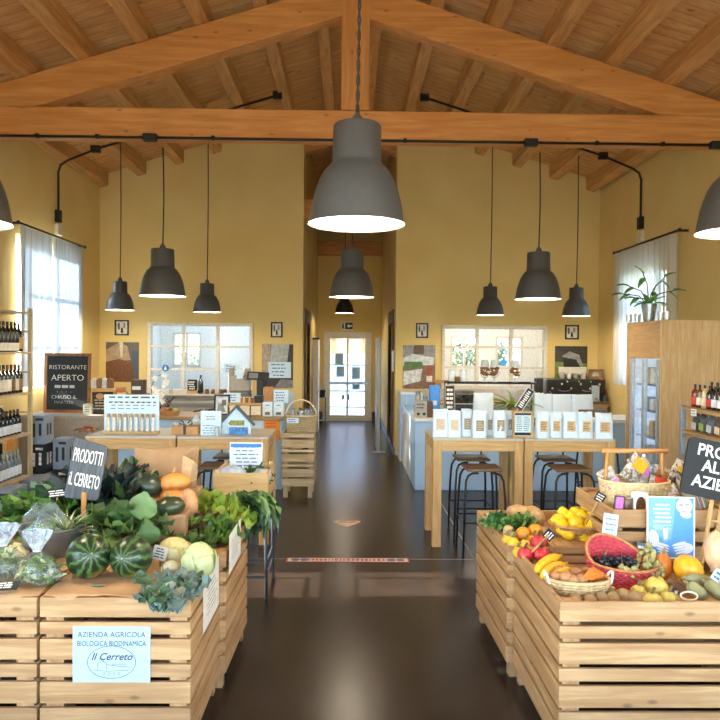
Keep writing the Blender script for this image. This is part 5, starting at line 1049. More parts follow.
# ------------------------------------------------------------------ produce stands
a = PZ(191, 598, .687); f_ = PZ(250, 519, .687); LXr, LY = a.x, a.y; ld = (f_.y-a.y)/2; lw = LXr - PZ(39, 598, .687).x
TL = .02; LZ = .687-TL
crate('produce_crate', 'slatted pine crate with the farm paper sign on its front', (LXr-lw, LY, 0), lw, ld-.004, tray=TL)
crate('produce_crate', 'slatted pine crate behind the one with the farm sign, beside the aisle', (LXr-lw+.03, LY+ld, 0), lw, ld-.004, tray=TL, rz=-.02)
crate('produce_crate', 'slatted pine crate at the left edge under the tied clear bags', (LXr-2*lw-.012, LY, 0), lw, ld-.004, tray=TL)
crate('produce_crate', 'slatted pine crate at the left edge, behind, under the leafy greens', (LXr-2*lw+.010, LY+ld, 0), lw, ld-.004, tray=TL, rz=-.02)
a = PZ(560, 602, .687); f_ = PZ(475.5, 510, .687); RXl, RY = a.x, a.y; rd = (f_.y-a.y)/2; rw = 1.15; TR = .068; RZt = .687-TR
crate('produce_crate', 'slatted pine crate at the front right holding kiwis and baskets', (RXl, RY, 0), rw, rd-.004, tray=TR)
crate('produce_crate', 'slatted pine crate behind, holding parsley, oranges and lemons', (RXl-.03, RY+rd, 0), rw, rd-.004, tray=TR, rz=.02)
def burl(c1='#cda97c'):
    m, nt, b, o = newmat('burlap'); w1 = tex(nt, 'ShaderNodeTexWave', coords(nt), Scale=90, bands_direction='X'); w2 = tex(nt, 'ShaderNodeTexWave', coords(nt), Scale=90, bands_direction='Y')
    n = tex(nt, 'ShaderNodeTexNoise', coords(nt), Scale=9, Detail=4); c = mixc(nt, n.outputs[0], lin(c1), lin('#b08a60')); c = mixc(nt, mixc(nt, .5, w1.outputs['Color'], w2.outputs['Color']), mixc(nt, .3, c, lin('#8a6642')), c)
    nt.links.new(c, b.inputs['Base Color']); b.inputs['Roughness'].default_value = .95; bump(nt, b, w1.outputs['Fac'], .4, .002); return m
BUR = burl()
def cloth(name, label, x0, x1, y0, y1, z, seed, drop=0.0, amp=.006):
    r = random.Random(seed); N, K = 36, 40; vs = []
    for k in range(K+1):
        for i in range(N+1):
            u, v = i/N, k/K; x = x0+(x1-x0)*u + .012*math.sin(v*9+seed)*(1 if u in (0, 1) else .3); y = y0+(y1-y0)*v + .010*math.sin(u*11+seed)*(1 if v in (0, 1) else .3)
            h = z + amp*(.5+noise.noise(Vector((x*7, y*7, seed)))) + amp*.6*noise.noise(Vector((x*22, y*22, 3)))
            if y < LY-.004: h = z-.0-(LY-y)*1.6; y = LY-.006-(LY-y)*.15
            vs.append((x, y, h))
    m = MB().add(vs, [(k*(N+1)+i, k*(N+1)+i+1, (k+1)*(N+1)+i+1, (k+1)*(N+1)+i) for k in range(K) for i in range(N)]); return tag(m.build(name, BUR, None, 180, thick=.002), label, 'cloth')
cloth('burlap_sheet', 'brown burlap sheet under the watermelons', LXr-lw+.012, LXr-.03, LY+.003, LY+.70, .6905, 3)
cloth('burlap_sheet', 'brown burlap sheet under the tied clear bags of greens', LXr-2*lw, LXr-lw-.02, LY+.003, LY+.72, .6905, 8)
# paper sign on the front crate
a = PY(73, 626, LY); b2 = PY(150.5, 682, LY); w, h = b2.x-a.x, a.z-b2.z
t = thing('farm_sign', 'pale paper farm sign with an oval crest stapled on the front crate', 'sign', ((a.x+b2.x)/2, LY-.002, (a.z+b2.z)/2)); MB().box(-w/2, w/2, -.0015, 0, -h/2, h/2).build('sheet', M('#a6bfce', .7, var=.02), t)
text('AZIENDA AGRICOLA', .031, INK, t, (0, -.002, h*.35), sx=.92); text('BIOLOGICA BIODINAMICA', .030, INK, t, (0, -.002, h*.19), sx=.76); text('Il Cerreto', .040, INK, t, (0, -.002, -h*.045), shear=.35, bold=.0006)
m = MB(); m.tube([(w*.31*math.cos(q*PI/24), -.002, -h*.14+h*.29*math.sin(q*PI/24)) for q in range(48)], .0012, 5, True); m.build('oval_crest', M('#5a6a72', .7), t)
m = MB()
for p in (((-.055, -.055), (-.055, -.03), (-.04, -.02), (-.02, -.028), (-.02, -.055)), ((-.02, -.035), (.03, -.042), (.075, -.045)), ((-.07, -.057), (-.02, -.062), (.07, -.058)), ((-.05, -.02), (-.047, -.012), (-.035, -.012), (-.03, -.022))): m.tube([(x, -.002, z-.006) for x, z in p], .001, 4)
for i in range(4): m.tube([(-.03+i*.02+.005*math.cos(q), -.002, -.078+.005*math.sin(q)) for q in range(6)], .0009, 4, True)
m.build('farmhouse_drawing', M('#6d7c84', .7), t)
m = MB(); scribble(m, 0, w*.22, -.042, -.036, 1, -.0017, .4, 3, 6); m.build('small_lettering', INK, t)
def side_label(pa, pb, label, X, s, mat, rows=5, pts=None):
    A = PX(pa[0], pa[1], X); B = PX(pa[0], pb[1], X); ya, yb = sorted((A.y, PX(pb[0], pb[1], X).y)); za, zb = sorted((A.z, B.z))
    t = thing('paper_label', label, 'label', (X, (ya+yb)/2, (za+zb)/2), s*PI/2); w = yb-ya; h = zb-za
    MB().box(-w/2, w/2, -.003, -.001, -h/2, h/2).build('sheet', mat, t); return t, w, h
t, w, h = side_label((203, 580), (218, 634), 'hanging white paper label on the aisle side of the front left crate', LXr, 1, M('#d8d2c6', .7)); scribble(MB(), -w*.35, w*.35, -h*.3, h*.3, 7, -.0035, .12, 2, 3).build('lettering', INK, t)
t, w, h = side_label((229, 536), (240, 574), 'hanging white paper label on the aisle side of the rear left crate', LXr+.048, 1, M('#dad6cc', .7)); scribble(MB(), -w*.35, w*.35, -h*.3, h*.3, 7, -.0035, .12, 3, 3).build('lettering', INK, t)
# rosso label on the right crate's aisle side
A = PX(499, 537, RXl-.002); B = PX(511, 592, RXl-.002)
t = thing('paper_label', 'pale blue sheet with dark handwriting pinned on the aisle side of the right crates', 'label', (RXl-.001, 0, 0), 0)
X = 0
def yz(px, py): q = PX(px, py, RXl-.003); return (q.y, q.z)
q = [yz(489, 575), yz(498, 537), yz(511, 550), yz(511, 592), yz(503, 580)]
MB().prism(q, -.003, -.001, 'x').build('sheet', M('#bfe0f5', .7, var=.02), t); yc, zc_ = yz(503, 565); 
text('R', .075, INK, t, (-.0036, yc+.09, zc_+.03), (PI/2, 0, -PI/2), sx=.9); m = MB(); m.box(-.0036, -.003, yc+.02, yc+.06, zc_-.005, zc_+.03).box(-.0036, -.003, yc-.03, yc+.01, zc_-.01, zc_+.02).box(-.0036, -.003, yc-.08, yc-.04, zc_-.015, zc_+.025); m.box(-.0036, -.003, yc-.1, yc+.09, zc_+.07, zc_+.078).box(-.0036, -.003, yc-.09, yc+.08, zc_-.04, zc_-.034).box(-.0036, -.003, yc-.09, yc+.05, zc_-.06, zc_-.054).build('lettering', INKB, t)
# ------------------------------------------------------------------ produce kit
def RS(px, py, ry, base):
    """centre of a rounded thing seen at (px,py) with half-height ry pixels, standing on z=base"""
    Y = (H-base)*FPX/(py-347+ry); c = PY(px, py, Y); return c, Y/FPX
def melon_mat(seed=0):
    m, nt, b, o = newmat('watermelon_rind'); tc = nt.nodes.new('ShaderNodeTexCoord'); sp = nt.nodes.new('ShaderNodeSeparateXYZ'); nt.links.new(tc.outputs['Object'], sp.inputs[0])
    at = nt.nodes.new('ShaderNodeMath'); at.operation = 'ARCTAN2'; nt.links.new(sp.outputs[0], at.inputs[0]); nt.links.new(sp.outputs[1], at.inputs[1])
    n = tex(nt, 'ShaderNodeTexNoise', coords(nt), Scale=34, Detail=6, Roughness=.7); ad = nt.nodes.new('ShaderNodeMath'); ad.operation = 'MULTIPLY_ADD'; ad.inputs[1].default_value = .8; nt.links.new(n.outputs[0], ad.inputs[0]); nt.links.new(at.outputs[0], ad.inputs[2])
    mu = nt.nodes.new('ShaderNodeMath'); mu.operation = 'MULTIPLY'; mu.inputs[1].default_value = 11; nt.links.new(ad.outputs[0], mu.inputs[0]); si = nt.nodes.new('ShaderNodeMath'); si.operation = 'SINE'; nt.links.new(mu.outputs[0], si.inputs[0])
    f = ramp(nt, si.outputs[0], [(.1, 0.0), (.9, 1.0)]); c = mixc(nt, f, lin('#172815'), lin('#466838')); n2 = tex(nt, 'ShaderNodeTexNoise', coords(nt, (1, 1, 1)), Scale=5+seed, Detail=2)
    c = mixc(nt, ramp(nt, n2.outputs[0], [(.55, 0.0), (.66, .6)]), c, lin('#a8903e')); nt.links.new(c, b.inputs['Base Color']); b.inputs['Roughness'].default_value = .33; return m
def fruit(name, label, cat, px, py, rx, ry, base, col, ribs=0, rib=.05, rot=None, deep=1.0, rough=.4, group=None, stem=None, mat=None, squash=None, Y=None, lump=0, seed=1, tip=0):
    if Y: c = PY(px, py, Y); s = Y/FPX
    else: c, s = RS(px, py, ry, base)
    fn = None
    if ribs: fn = lambda a, t, q: 1-rib*abs(math.sin(a*ribs/2))**.5*math.sin(t)
    elif lump: fn = lambda a, t, q: 1+lump*noise.noise(q*2.2+Vector((seed, 0, 0)))
    elif tip: fn = lambda a, t, q: 1+tip*max(0, abs(math.cos(t))-.8)*2
    m = MB(); m.ball((0, 0, 0), (rx*s, (rx if squash is None else squash)*s*deep, ry*s), 28, 16, fn, None)
    mt = mat or M(col, rough, var=.22, scale=18)
    if stem:
        t = thing(name, label, cat, tuple(c), 0, group, rot); m.build('flesh', mt, t, 180); MB().tube([(0, 0, ry*s*.85), (.004, 0, ry*s+.012), (.012, 0, ry*s+.025)], [.008, .006, .007], 7).build('stalk', M(stem, .7), t, 180); return t
    o = m.build(name, mt, None, 180, loc=tuple(c), rot=rot); return tag(o, label, cat, group)
LT = .697
# watermelons, axis turned to the viewer
for px, py, r, rot, lab, sd in ((89, 556, 22, (math.radians(70), 0, math.radians(25)), 'striped watermelon on the burlap, left one of two', 0), (131.5, 557, 20.5, (math.radians(78), 0, math.radians(-8)), 'striped watermelon on the burlap, right one of two', 1.3)):
    c, s = RS(px, py, r, LT); t = thing('watermelon', lab, 'watermelon', tuple(c), 0, None, rot); MB().ball((0, 0, 0), (r*s, r*s, r*s*1.08), 32, 20).build('rind', melon_mat(sd), t, 180); MB().tube([(0, 0, r*s*1.05), (.003, .002, r*s*1.12)], .005, 6).build('stalk', M('#8a8a50', .7), t)
o = MB().ball((0, 0, 0), (.03, .012, .004), 12, 6).build('leaf_scrap', M('#6d7a6a', .8), None, 180, loc=tuple(PZ(98, 585, LT+.007))); tag(o, 'small dry grey scrap on the burlap before the watermelons', 'scrap')
# clear bags of salad
FILM = clear('bag_film', (.97, .99, 1), .03, .15, haze=.11)
FILM2 = clear('bag_top_film', (.97, .99, 1), .08, .15, haze=.5)
def salad_bag(label, px, py0, py1, wpx, Y, seed, tied=True, rot=0):
    top = PY(px, py0, Y); bot = PY(px, py1, Y); s = Y/FPX; h = top.z-LT-.002; w = wpx*s/2; rnd.seed(seed)
    t = thing('salad_bag', label, 'bag', (bot.x, Y, LT+.002), rot, 'clear bags of salad greens')
    L_ = MB()
    for i in range(150):
        a = rnd.random()*2*PI; q = rnd.random()**.6; z = rnd.uniform(.01, h*.40); k = math.sqrt(max(.05, 1-(z/(h*.52))**2))
        p = (math.cos(a)*q*w*.86*k, math.sin(a)*q*w*.55*k, z); L_.mi = i % 3 == 0
        L_.leaf(p, (rnd.uniform(-1, 1), rnd.uniform(-1, 1), rnd.uniform(-.2, 1)), (rnd.uniform(-1, 1), rnd.uniform(-1, 1), 1), rnd.uniform(.03, .06), .022, .8, .2, nl=4, nw=1)
    tag(L_.build('greens', [M('#6f8f45', .5, var=.35, scale=30, trans=.2), M('#b9c58e', .5, var=.3, scale=30, trans=.2)], t, 180), kind='stuff')
    fn = lambda a, z: 1+.09*math.sin(a*5+seed+z*30)+.06*math.sin(a*11+z*60)
    if tied: prof = [(w*.75, 0), (w*.98, h*.06), (w*1.0, h*.2), (w*.8, h*.38), (w*.42, h*.52), (w*.14, h*.60), (w*.30, h*.72), (w*.52, h*.88), (w*.60, h*1.0)]
    else: prof = [(w*.8, 0), (w*1.0, h*.15), (w*1.0, h*.4), (w*.8, h*.65), (w*.5, h*.85), (w*.35, h*1.0)]
    k_ = 6 if tied else len(prof)
    MB().lathe(prof[:k_], 40, sx=1, sy=.62, fn=fn, cap=False).build('clear_film', FILM, t, 180)
    if tied: MB().lathe(prof[5:], 40, sx=1, sy=.5, fn=lambda a, z: 1+.16*math.sin(a*7+seed)+.08*math.sin(a*13+z*60), cap=False).build('gathered_top', FILM2, t, 180)
    if tied: MB().tube([(w*.15*math.cos(q*PI/8), w*.1*math.sin(q*PI/8), h*.6) for q in range(16)], .003, 5, True).build('tie', M('#d8cdb4', .6), t, 180)
    return t
salad_bag('clear tied bag of salad greens at the front left, flared above its tie', 37, 530, 590, 46, 2.95, 1)
salad_bag('clear tied bag of salad greens cut by the left photo edge', 3, 524, 585, 50, 3.02, 2)
bk = thing('galvanised_bucket', 'round grey metal tub behind the tied clear bags', 'bucket', tuple(PY(52, 552, 3.38)[:2]) + (LT+.001,)); MB().lathe([(.001, 0), (.12, 0), (.15, .13), (.143, .13), (.115, .01)], 32, cap=False).build('tub', GALV, bk, 50); MB().tube([(.15*math.cos(q*PI/16), .15*math.sin(q*PI/16), .13) for q in range(32)], .004, 6, True).build('rim', GALV, bk, 180)
t = salad_bag('large open clear bag of herbs lying in the grey metal tub', 46, 514, 552, 50, 3.36, 5, False); t.location.z = LT+.06
t = bunch('herb_bunch', 'grassy green herb bunch in the metal tub, right of the open bag', 'herbs', tuple(PY(66, 545, 3.36)[:2]) + (LT+.08,), 70, .13, .012, '#7d9150', .9, 6, .05, .6, .9, hub=.03, two=('#c9cdb0', .35), fr=3)
# leafy greens behind
bunch('chard_bunch', 'broad dark green leafy bunch behind the metal tub', 'greens', tuple(PY(56, 530, 3.85)[:2]) + (LT+.005,), 30, .27, .12, '#4c7a30', 1.05, 11, .2, .7, .8, hub=.05, two=('#6b9440', .3))
bunch('chard_bunch', 'dark green leafy bunch at the far left behind the bags', 'greens', tuple(PY(22, 530, 3.95)[:2]) + (LT+.005,), 22, .20, .10, '#3f6a2b', 1.05, 12, .2, .7, .7, hub=.05)
rnd.seed(31); t = thing('leek_bundle', 'pale yellow and green leek stems behind the left clear bag', 'leeks', tuple(PY(14, 545, 3.3)[:2]) + (LT+.03,), 0); 
for nm, cc, k in (('white_stem', '#ddd3a0', 0), ('green_leaves', '#5a7a35', 1)):
    m = MB()
    for i in range(7):
        y = -.06+i*.02
        if k == 0: m.tube([(-.02, y, .01+.008*(i % 2)), (.09, y-.01, .0+.008*(i % 2))], .012, 8)
        else: m.leaf((-.02, y, .01), (-1, rnd.uniform(-.2, .2), .5), (0, 0, 1), .16, .035, .8, .03)
    m.build(nm, M(cc, .5), t, 180)
for i in range(16):
    p = PZ(rnd.uniform(-4, 32), rnd.uniform(515, 523), LT+.02); tag(MB().ball((0, 0, 0), (.017, .017, .015), 10, 7).build('small_tomato' if i % 3 == 0 else 'walnut', M('#b23325' if i % 3 == 0 else '#a58a62', .4), None, 180, loc=tuple(p)), 'small red tomato in the heap behind the left bags' if i % 3 == 0 else 'tan walnut in the heap behind the left bags', 'tomato' if i % 3 == 0 else 'walnut', 'heap of tomatoes behind the left bags' if i % 3 == 0 else 'heap of walnuts behind the left bags')
def price_stake(label, p0, p1, w, h, rot=(0, 0, 0), col=None, txt=3, seed=1, stick=.004, board=None):
    """small label at p1 on a stick rooted at p0"""
    t = thing('price_stake', label, 'price label', tuple(p1), 0, None, rot); q = Matrix.Rotation(0, 3, 'Z'); from mathutils import Euler
    d = Euler(rot).to_matrix().inverted() @ (Vector(p0)-Vector(p1)); MB().tube([(0, .004, 0), d], stick, 6).build('stick', TZ, t, 180)
    MB().box(-w/2, w/2, -.003, .003, -h/2, h/2).build('board', board or SLATE, t, bevel=.001); scribble(MB(), -w*.42, w*.42, -h*.4, h*.4, txt, -.0035, .5, seed, 2).build('chalk_lettering', col or CHALK, t); return t
price_stake('small black price label standing in the leafy greens at left', PY(57, 515, 3.75), PY(57, 493, 3.72), .105, .045, (0, math.radians(-6), .1), seed=3)
price_stake('black and white striped label lying under the left clear bag', PZ(8, 588, LT+.02), PZ(5, 586, LT+.028), .10, .05, (math.radians(-70), 0, .2), seed=6)
# cavolo nero
kb = thing('dark_bucket', 'dark metal bucket behind the sign, holding black kale', 'bucket', tuple(PY(102, 530, 3.95)[:2]) + (LT+.001,)); MB().lathe([(.001, 0), (.085, 0), (.11, .19), (.104, .19), (.08, .01)], 28, cap=False).build('body', M('#3c4a5c', .4, .5), kb, 50); MB().tube([(.104*math.cos(q*PI/14), .104*math.sin(q*PI/14), .12) for q in range(28)], .003, 5, True).build('rib', M('#3c4a5c', .4, .5), kb, 180)
KB = tuple(PY(103, 530, 3.95)[:2])
bunch('black_kale', 'large dark blue-green kale bunch in the bucket behind the sign', 'kale', (KB[0]+.02, KB[1], LT+.10), 54, .27, .085, '#28383a', .5, 14, .4, .5, .95, hub=.07, blis=.05, fr=16, cup=-.3, shape=.75, two=('#33502f', .18))
bunch('curly_kale', 'curly green kale tips at the right of the black kale', 'kale', (KB[0]+.13, 3.95, LT+.06), 24, .27, .06, '#3a5a34', .5, 15, .5, .7, .9, hub=.03, blis=.04, fr=14, two=('#7d7f72', .25))
bunch('curly_kale', 'curly green kale tips at the left of the wooden sign', 'kale', tuple(PY(68, 530, 4.05)[:2]) + (LT+.02,), 46, .25, .06, '#3f6446', .55, 16, .6, .9, .95, hub=.07, blis=.05, fr=16, two=('#7f9a80', .3))
# PRODOTTI sign
c = PY(86.5, 470.5, 3.62); t = thing('wooden_sign', 'grey wooden sign reading PRODOTTI IL CERRETO on a stake', 'sign', tuple(c), 0, None, (math.radians(-4), math.radians(9), -.12))
w, h = .185, .315; m = MB(); k_ = .016; pr = [(-w/2+.012, -h/2), (w/2-.012, -h/2+k_), (w/2, -h/2+.012+k_), (w/2, h/2-.012-k_), (w/2-.012, h/2-k_), (-w/2+.012, h/2), (-w/2, h/2-.012), (-w/2, -h/2+.012)]
m.prism(pr, -.005, .005).build('board', wood('#5c6068', '#3f4349', 'z', knots=.3, scale=3), t, bevel=.002)
text('PRODOTTI', .098, CHALK, t, (-.002, -.006, .068), sx=.33, bold=.0006); text('iL CERRETO', .098, CHALK, t, (0, -.006, -.055), sx=.32, bold=.0006)
ws = wood('#c98d45', '#a56a2a', 'z', knots=0); e_ = .25*math.sin(math.radians(9)); MB().prism([(.002, -.11), (.028, -.11), (.028+e_, -.35), (.002+e_, -.35)], -.014, -.0055).build('stake', ws, t)
t.location.z += .0
# pumpkins, paper bags
bx = thing('paper_sack', 'folded brown paper sack under the dark green oval pumpkin', 'bag', tuple(PY(167, 530, 3.55)[:2]) + (LT,)); MB().add([(-.085, 0, 0), (.085, 0, 0), (.085, .22, 0), (-.085, .22, 0), (-.075, .0, .13), (.092, .01, .142), (.08, .2, .14), (-.08, .2, .135)], [(3, 2, 1, 0), (4, 5, 6, 7), (0, 1, 5, 4), (1, 2, 6, 5), (2, 3, 7, 6), (3, 0, 4, 7)]).build('paper', M('#a5825e', .8, scale=14, bmp=.6), bx, bevel=.01)
a = PY(160, 500, 3.85); rb = thing('wooden_riser', 'low wooden box holding up the pumpkins and paper bag', 'box', (a.x, 3.80, LT)); MB().box(-.15, .16, 0, .42, 0, .16).build('body', PX_, rb, bevel=.003)
RB = LT+.161
t = thing('paper_bag', 'large flat brown paper bag standing behind the pumpkins', 'bag', (PY(163, 460, 4.1).x, 4.1, RB), math.radians(-4))
m = MB()
for k in range(6): m.mi = 0; o_ = k*.012; m.add([(-.16, o_, 0), (.12+.012*k, o_, 0), (.12+.012*k, o_+.008, 0), (-.16, o_+.008, 0), (-.172, o_, .245-.004*k), (.135+.012*k, o_, .205+.008*k), (.135+.012*k, o_+.008, .205+.008*k), (-.172, o_+.008, .245-.004*k)], [(3, 2, 1, 0), (4, 5, 6, 7), (0, 1, 5, 4), (1, 2, 6, 5), (2, 3, 7, 6), (3, 0, 4, 7)])
m.build('paper_layers', M('#a88560', .85, scale=10, bmp=.6), t, bevel=.002)
m = MB(); 
for k in range(4): m.add([(.10, .01*k, .02), (.155+.012*k, .01*k, .05), (.185+.004*k, .01*k, .17-.01*k), (.12, .01*k, .2)], [(0, 1, 2, 3)])
m.build('folded_corner', M('#c7a880', .85), t, thick=.002)
DGP = M('#2c3a2c', .3, var=.5, scale=12)
fruit('pumpkin', 'round dark green pumpkin at the left under the paper bag', 'pumpkin', 148, 485, 15, 12.5, 0, '#2c3a2c', 10, .05, (.2, .3, 0), 1, .3, None, '#8a8458', DGP, Y=3.9)
fruit('pumpkin', 'orange oval pumpkin on top, right of the round dark green one', 'pumpkin', 174.5, 482.5, 16, 9.5, 0, '#d98e48', 8, .06, (0, math.radians(-6), .1), .8, .45, None, '#a8905a', None, Y=3.93)
fruit('pumpkin', 'flat orange pumpkin in the middle below the top orange one', 'pumpkin', 174, 496, 14, 6, 0, '#c97f3e', 10, .06, None, .7, .45, None, None, None, Y=3.78)
fruit('butternut_squash', 'tan butternut squash at the right under the orange pumpkins', 'squash', 189, 503, 9, 15, 0, '#bf8f62', 0, 0, (0, math.radians(-10), 0), 1, .5, None, None, None, Y=3.78)
fruit('pumpkin', 'dark green oval pumpkin with a yellow patch on the paper sack', 'pumpkin', 169, 507, 16.5, 10.5, 0, '#2b3320', 12, .03, (0, math.radians(-12), 0), .8, .3, None, '#7d8a4a', M('#2f3a24', .3, var=.6, scale=9), Y=3.62)
# chard with big round leaf
t = bunch('beetroot_greens', 'large green leaf bunch with red stalks behind the right watermelon', 'greens', tuple(PZ(128, 545, LT)[:2]) + (LT+.02,), 26, .25, .15, '#4a6b3a', 1.15, 22, .18, .9, .75, stem=('#7a2f35', .006), hub=.03, two=('#6f8f52', .4))
m = MB(); rnd.seed(3); m.leaf(PY(140, 520, 3.42), (.15, -.05, 1), (0, -1, .1), .14, .15, .15, .06, nl=8, nw=5, shape=.8, cup=-.06, fr=5); o = m.build('round_leaf', M('#6f8a50', .45, var=.25, scale=12, trans=.15), None, 180); tag(o, 'single large pale green round leaf above the right watermelon', 'leaf')
m = MB(); m.leaf(PY(150, 545, 3.3), (-.2, -.1, .9), (0, -1, .2), .13, .12, .5, .15, nl=8, nw=5, cup=-.08); tag(m.build('crumpled_leaf', M('#55793c', .45, var=.25, scale=12, trans=.15), None, 180), 'crumpled green leaf at the left of the lower paper sack', 'leaf')
# cabbages
def cabbage(label, px, py, rx, ry, col, seed, base=LT, vein='#d3cfa0', nleaf=5):
    c, s = RS(px, py, ry, base); t = thing('cabbage', label, 'cabbage', tuple(c), 0, 'pale cabbages'); rnd.seed(seed); v = Vector((seed, 0, 0))
    MB().ball((0, 0, 0), (rx*s*.95, rx*s*.9, ry*s*.97), 36, 22, lambda a, tt, q: 1+.035*noise.noise(q*4+v)+.02*math.sin(a*9)*math.sin(tt)).build('head', M(col, .5, var=.2, scale=60, bmp=.8), t, 180)
    m = MB()
    for i in range(nleaf):
        a = i*2*PI/nleaf+seed; N_, K_ = 9, 8; vs = []
        for k in range(K_+1):
            tt = PI*(.98-.62*k/K_)
            for j in range(N_+1):
                aa = a+(j/N_-.5)*1.5*(1-.5*(k/K_)**2); q = Vector((math.sin(tt)*math.cos(aa), math.sin(tt)*math.sin(aa), math.cos(tt))); g = 1.02+.03*(k/K_)+.025*math.sin(j*2+k)*(k/K_)+.012*(i % 3)
                vs.append((q.x*rx*s*g, q.y*rx*s*.95*g, q.z*ry*s*g))
        m.add(vs, [(k*(N_+1)+j, k*(N_+1)+j+1, (k+1)*(N_+1)+j+1, (k+1)*(N_+1)+j) for k in range(K_) for j in range(N_)])
    m.build('outer_leaves', M(vein, .5, var=.12, scale=30, trans=.15), t, 180, thick=.002); return t
cabbage('cream-coloured cabbage, left one behind the small label', 174, 551, 17, 14, '#c4bc80', 2.2)
cabbage('pale green cabbage, larger one at the crate corner', 199, 560, 16.5, 18.5, '#b9c285', 4.1, vein='#c3c994')
cabbage('small grey-cream cabbage in front of the cream-coloured one', 171, 568, 9, 7.5, '#b9b596', 5.3, vein='#c9c6ac', nleaf=3)
price_stake('small price card with a grid, between watermelon and cabbages', PZ(160, 566, LT), PY(160, 553, 3.12), .065, .06, (math.radians(-15), math.radians(14), 0), INK, 4, 2, board=M('#b9b8ae', .7))
# blue-green leaf pile at the corner
rnd.seed(77); m = MB(); cc = PZ(168, 590, LT)
for i in range(26):
    px, py = rnd.uniform(146, 196), rnd.uniform(575, 598); p = PZ(px, py, LT+.012+rnd.random()*.035); m.mi = rnd.choice((0, 0, 0, 1, 1, 2)); m.leaf(p, (rnd.uniform(-1, .7), rnd.uniform(-1.2, .3), rnd.uniform(-.05, .25)), (0, 0, 1), rnd.uniform(.08, .11), rnd.uniform(.085, .12), rnd.uniform(.3, 1.1), .16, fr=4, nl=9, nw=5, shape=.85)
for i in range(12): m.mi = rnd.choice((0, 1, 2)); p = PZ(rnd.uniform(150, 180), 597, LT+.02); m.leaf((p.x, LY-.004, LT+.03), (rnd.uniform(-.4, .4), -.9, .1), (0, 0, 1), .10, .08, 1.7, .2, fr=4, nl=7, nw=4, shape=.6)
tag(m.build('cauliflower_leaves', [M('#66807c', .5, var=.3, scale=30, trans=.15), M('#4a6a4a', .5, var=.3, scale=30, trans=.15), M('#a3b0a0', .5, var=.2, scale=30, trans=.15)], None, 180), 'pile of blue-green leaves spilling over the front crate edge', 'leaves', kind='stuff')
# lettuces
def lettuce(label, px, py, Y, L, col, two, seed, n=46):
    p = PY(px, py, Y); bunch('lettuce', label, 'lettuce', (p.x, p.y, LT+.005), n, L, L*.62, col, 1.15, seed, .55, .8, .8, hub=.03, fr=12, blis=.03, two=two, shape=.75, group='frilly lettuces')
lettuce('bright green frilly lettuce beside the butternut squash, farther back', 205, 515, 4.12, .15, '#9db347', ('#7f9c3a', .3), 41)
lettuce('bright green frilly lettuce at the right corner over the aisle', 231, 515, 4.02, .15, '#a3b74c', ('#86a33e', .3), 42)
lettuce('red-brown frilly lettuce in front of the bright green ones', 203, 535, 3.72, .12, '#5d3a2c', ('#6d8a35', .45), 43)
lettuce('dark green frilly lettuce at the crate edge above the long label', 219, 538, 3.66, .105, '#5f8432', ('#47682c', .4), 44)
o = bunch('salad_leaves', 'loose dark green salad leaves between lettuces and cabbages', 'leaves', tuple(PY(192, 540, 3.45)[:2]) + (LT+.005,), 22, .10, .05, '#4a6b2f', 1.2, 45, .3, .8, .6)
# leeks with hanging leaves
t = thing('leek_bundle', 'bundle of leeks with dark leaves hanging over the crate edge', 'leeks', (0, 0, 0)); m = MB(); rnd.seed(8); zl = PY(220, 500, 4.2).z
for i in range(6): a0_ = PY(207+i*.8, 503-i*1.3, 4.12+i*.03); b0_ = PY(232, 499-i*.9, 4.2+i*.02); m.tube([a0_, b0_], .012, 8)
m.build('white_stems', M('#d3d6d0', .4, var=.15), t, 180); m = MB()
for i in range(85):
    b0_ = PY(rnd.uniform(232, 258), rnd.uniform(493, 505), rnd.uniform(4.02, 4.3)); m.mi = rnd.random() < .25; m.leaf(b0_, (.6, rnd.uniform(-.9, .3), rnd.uniform(-.2, .35)), (0, 0, 1), rnd.uniform(.12, .26), rnd.uniform(.06, .085), rnd.uniform(1.2, 2.0), .1, nl=8, nw=2)
m.build('dark_leaves', [M('#2f4d2a', .35, var=.35, scale=14, trans=.1), M('#5b7f45', .4, var=.3, trans=.1)], t, 180)
# ------------------------------------------------------------------ metal stand with the veg box
sx0, sx1 = PY(213, 500, 4.7).x, PY(268, 500, 4.7).x; t = thing('metal_stand', 'dark metal stand under the pale vegetable box beside the aisle', 'stand', ((sx0+sx1)/2, 4.9, 0)); w = (sx1-sx0)/2
for sx in (-1, 1):
    for sy in (-1, 1): MB().tube([(sx*(w-.02), sy*.19, .665), (sx*(w-.005), sy*.21, 0)], .011, 8).build('leg', M('#38434f', .5, .2), t, 180)
for z in (.145, .24): MB().tube([(-w+.01, -.2, z), (w-.01, -.2, z), (w-.01, .2, z), (-w+.01, .2, z)], .007, 6, True).build('rail', M('#38434f', .5, .2), t)
MB().box(-w, w, -.21, .21, .665, .685).build('seat', TX, t, bevel=.004)
P2 = [wood('#dcc08c', '#c4a168', a, scale=2, knots=.2, var=.05) for a in 'xyz']
t = thing('vegetable_box', 'pale wooden box of bagged greens on the metal stand', 'box', ((sx0+sx1)/2, 4.9, .686)); h = .16
MB().box(-w, w, -.2, -.188, 0, h).build('front_board', P2[0], t, bevel=.002); MB().box(-w, w, .188, .2, 0, h).build('back_board', P2[0], t, bevel=.002)
for sx in (-1, 1): MB().box(min(sx*w, sx*(w-.012)), max(sx*w, sx*(w-.012)), -.187, .187, 0, h).build('side_board', P2[1], t, bevel=.002)
MB().box(-w+.012, w-.012, -.187, .187, .0, .01).build('bottom_board', P2[0], t)
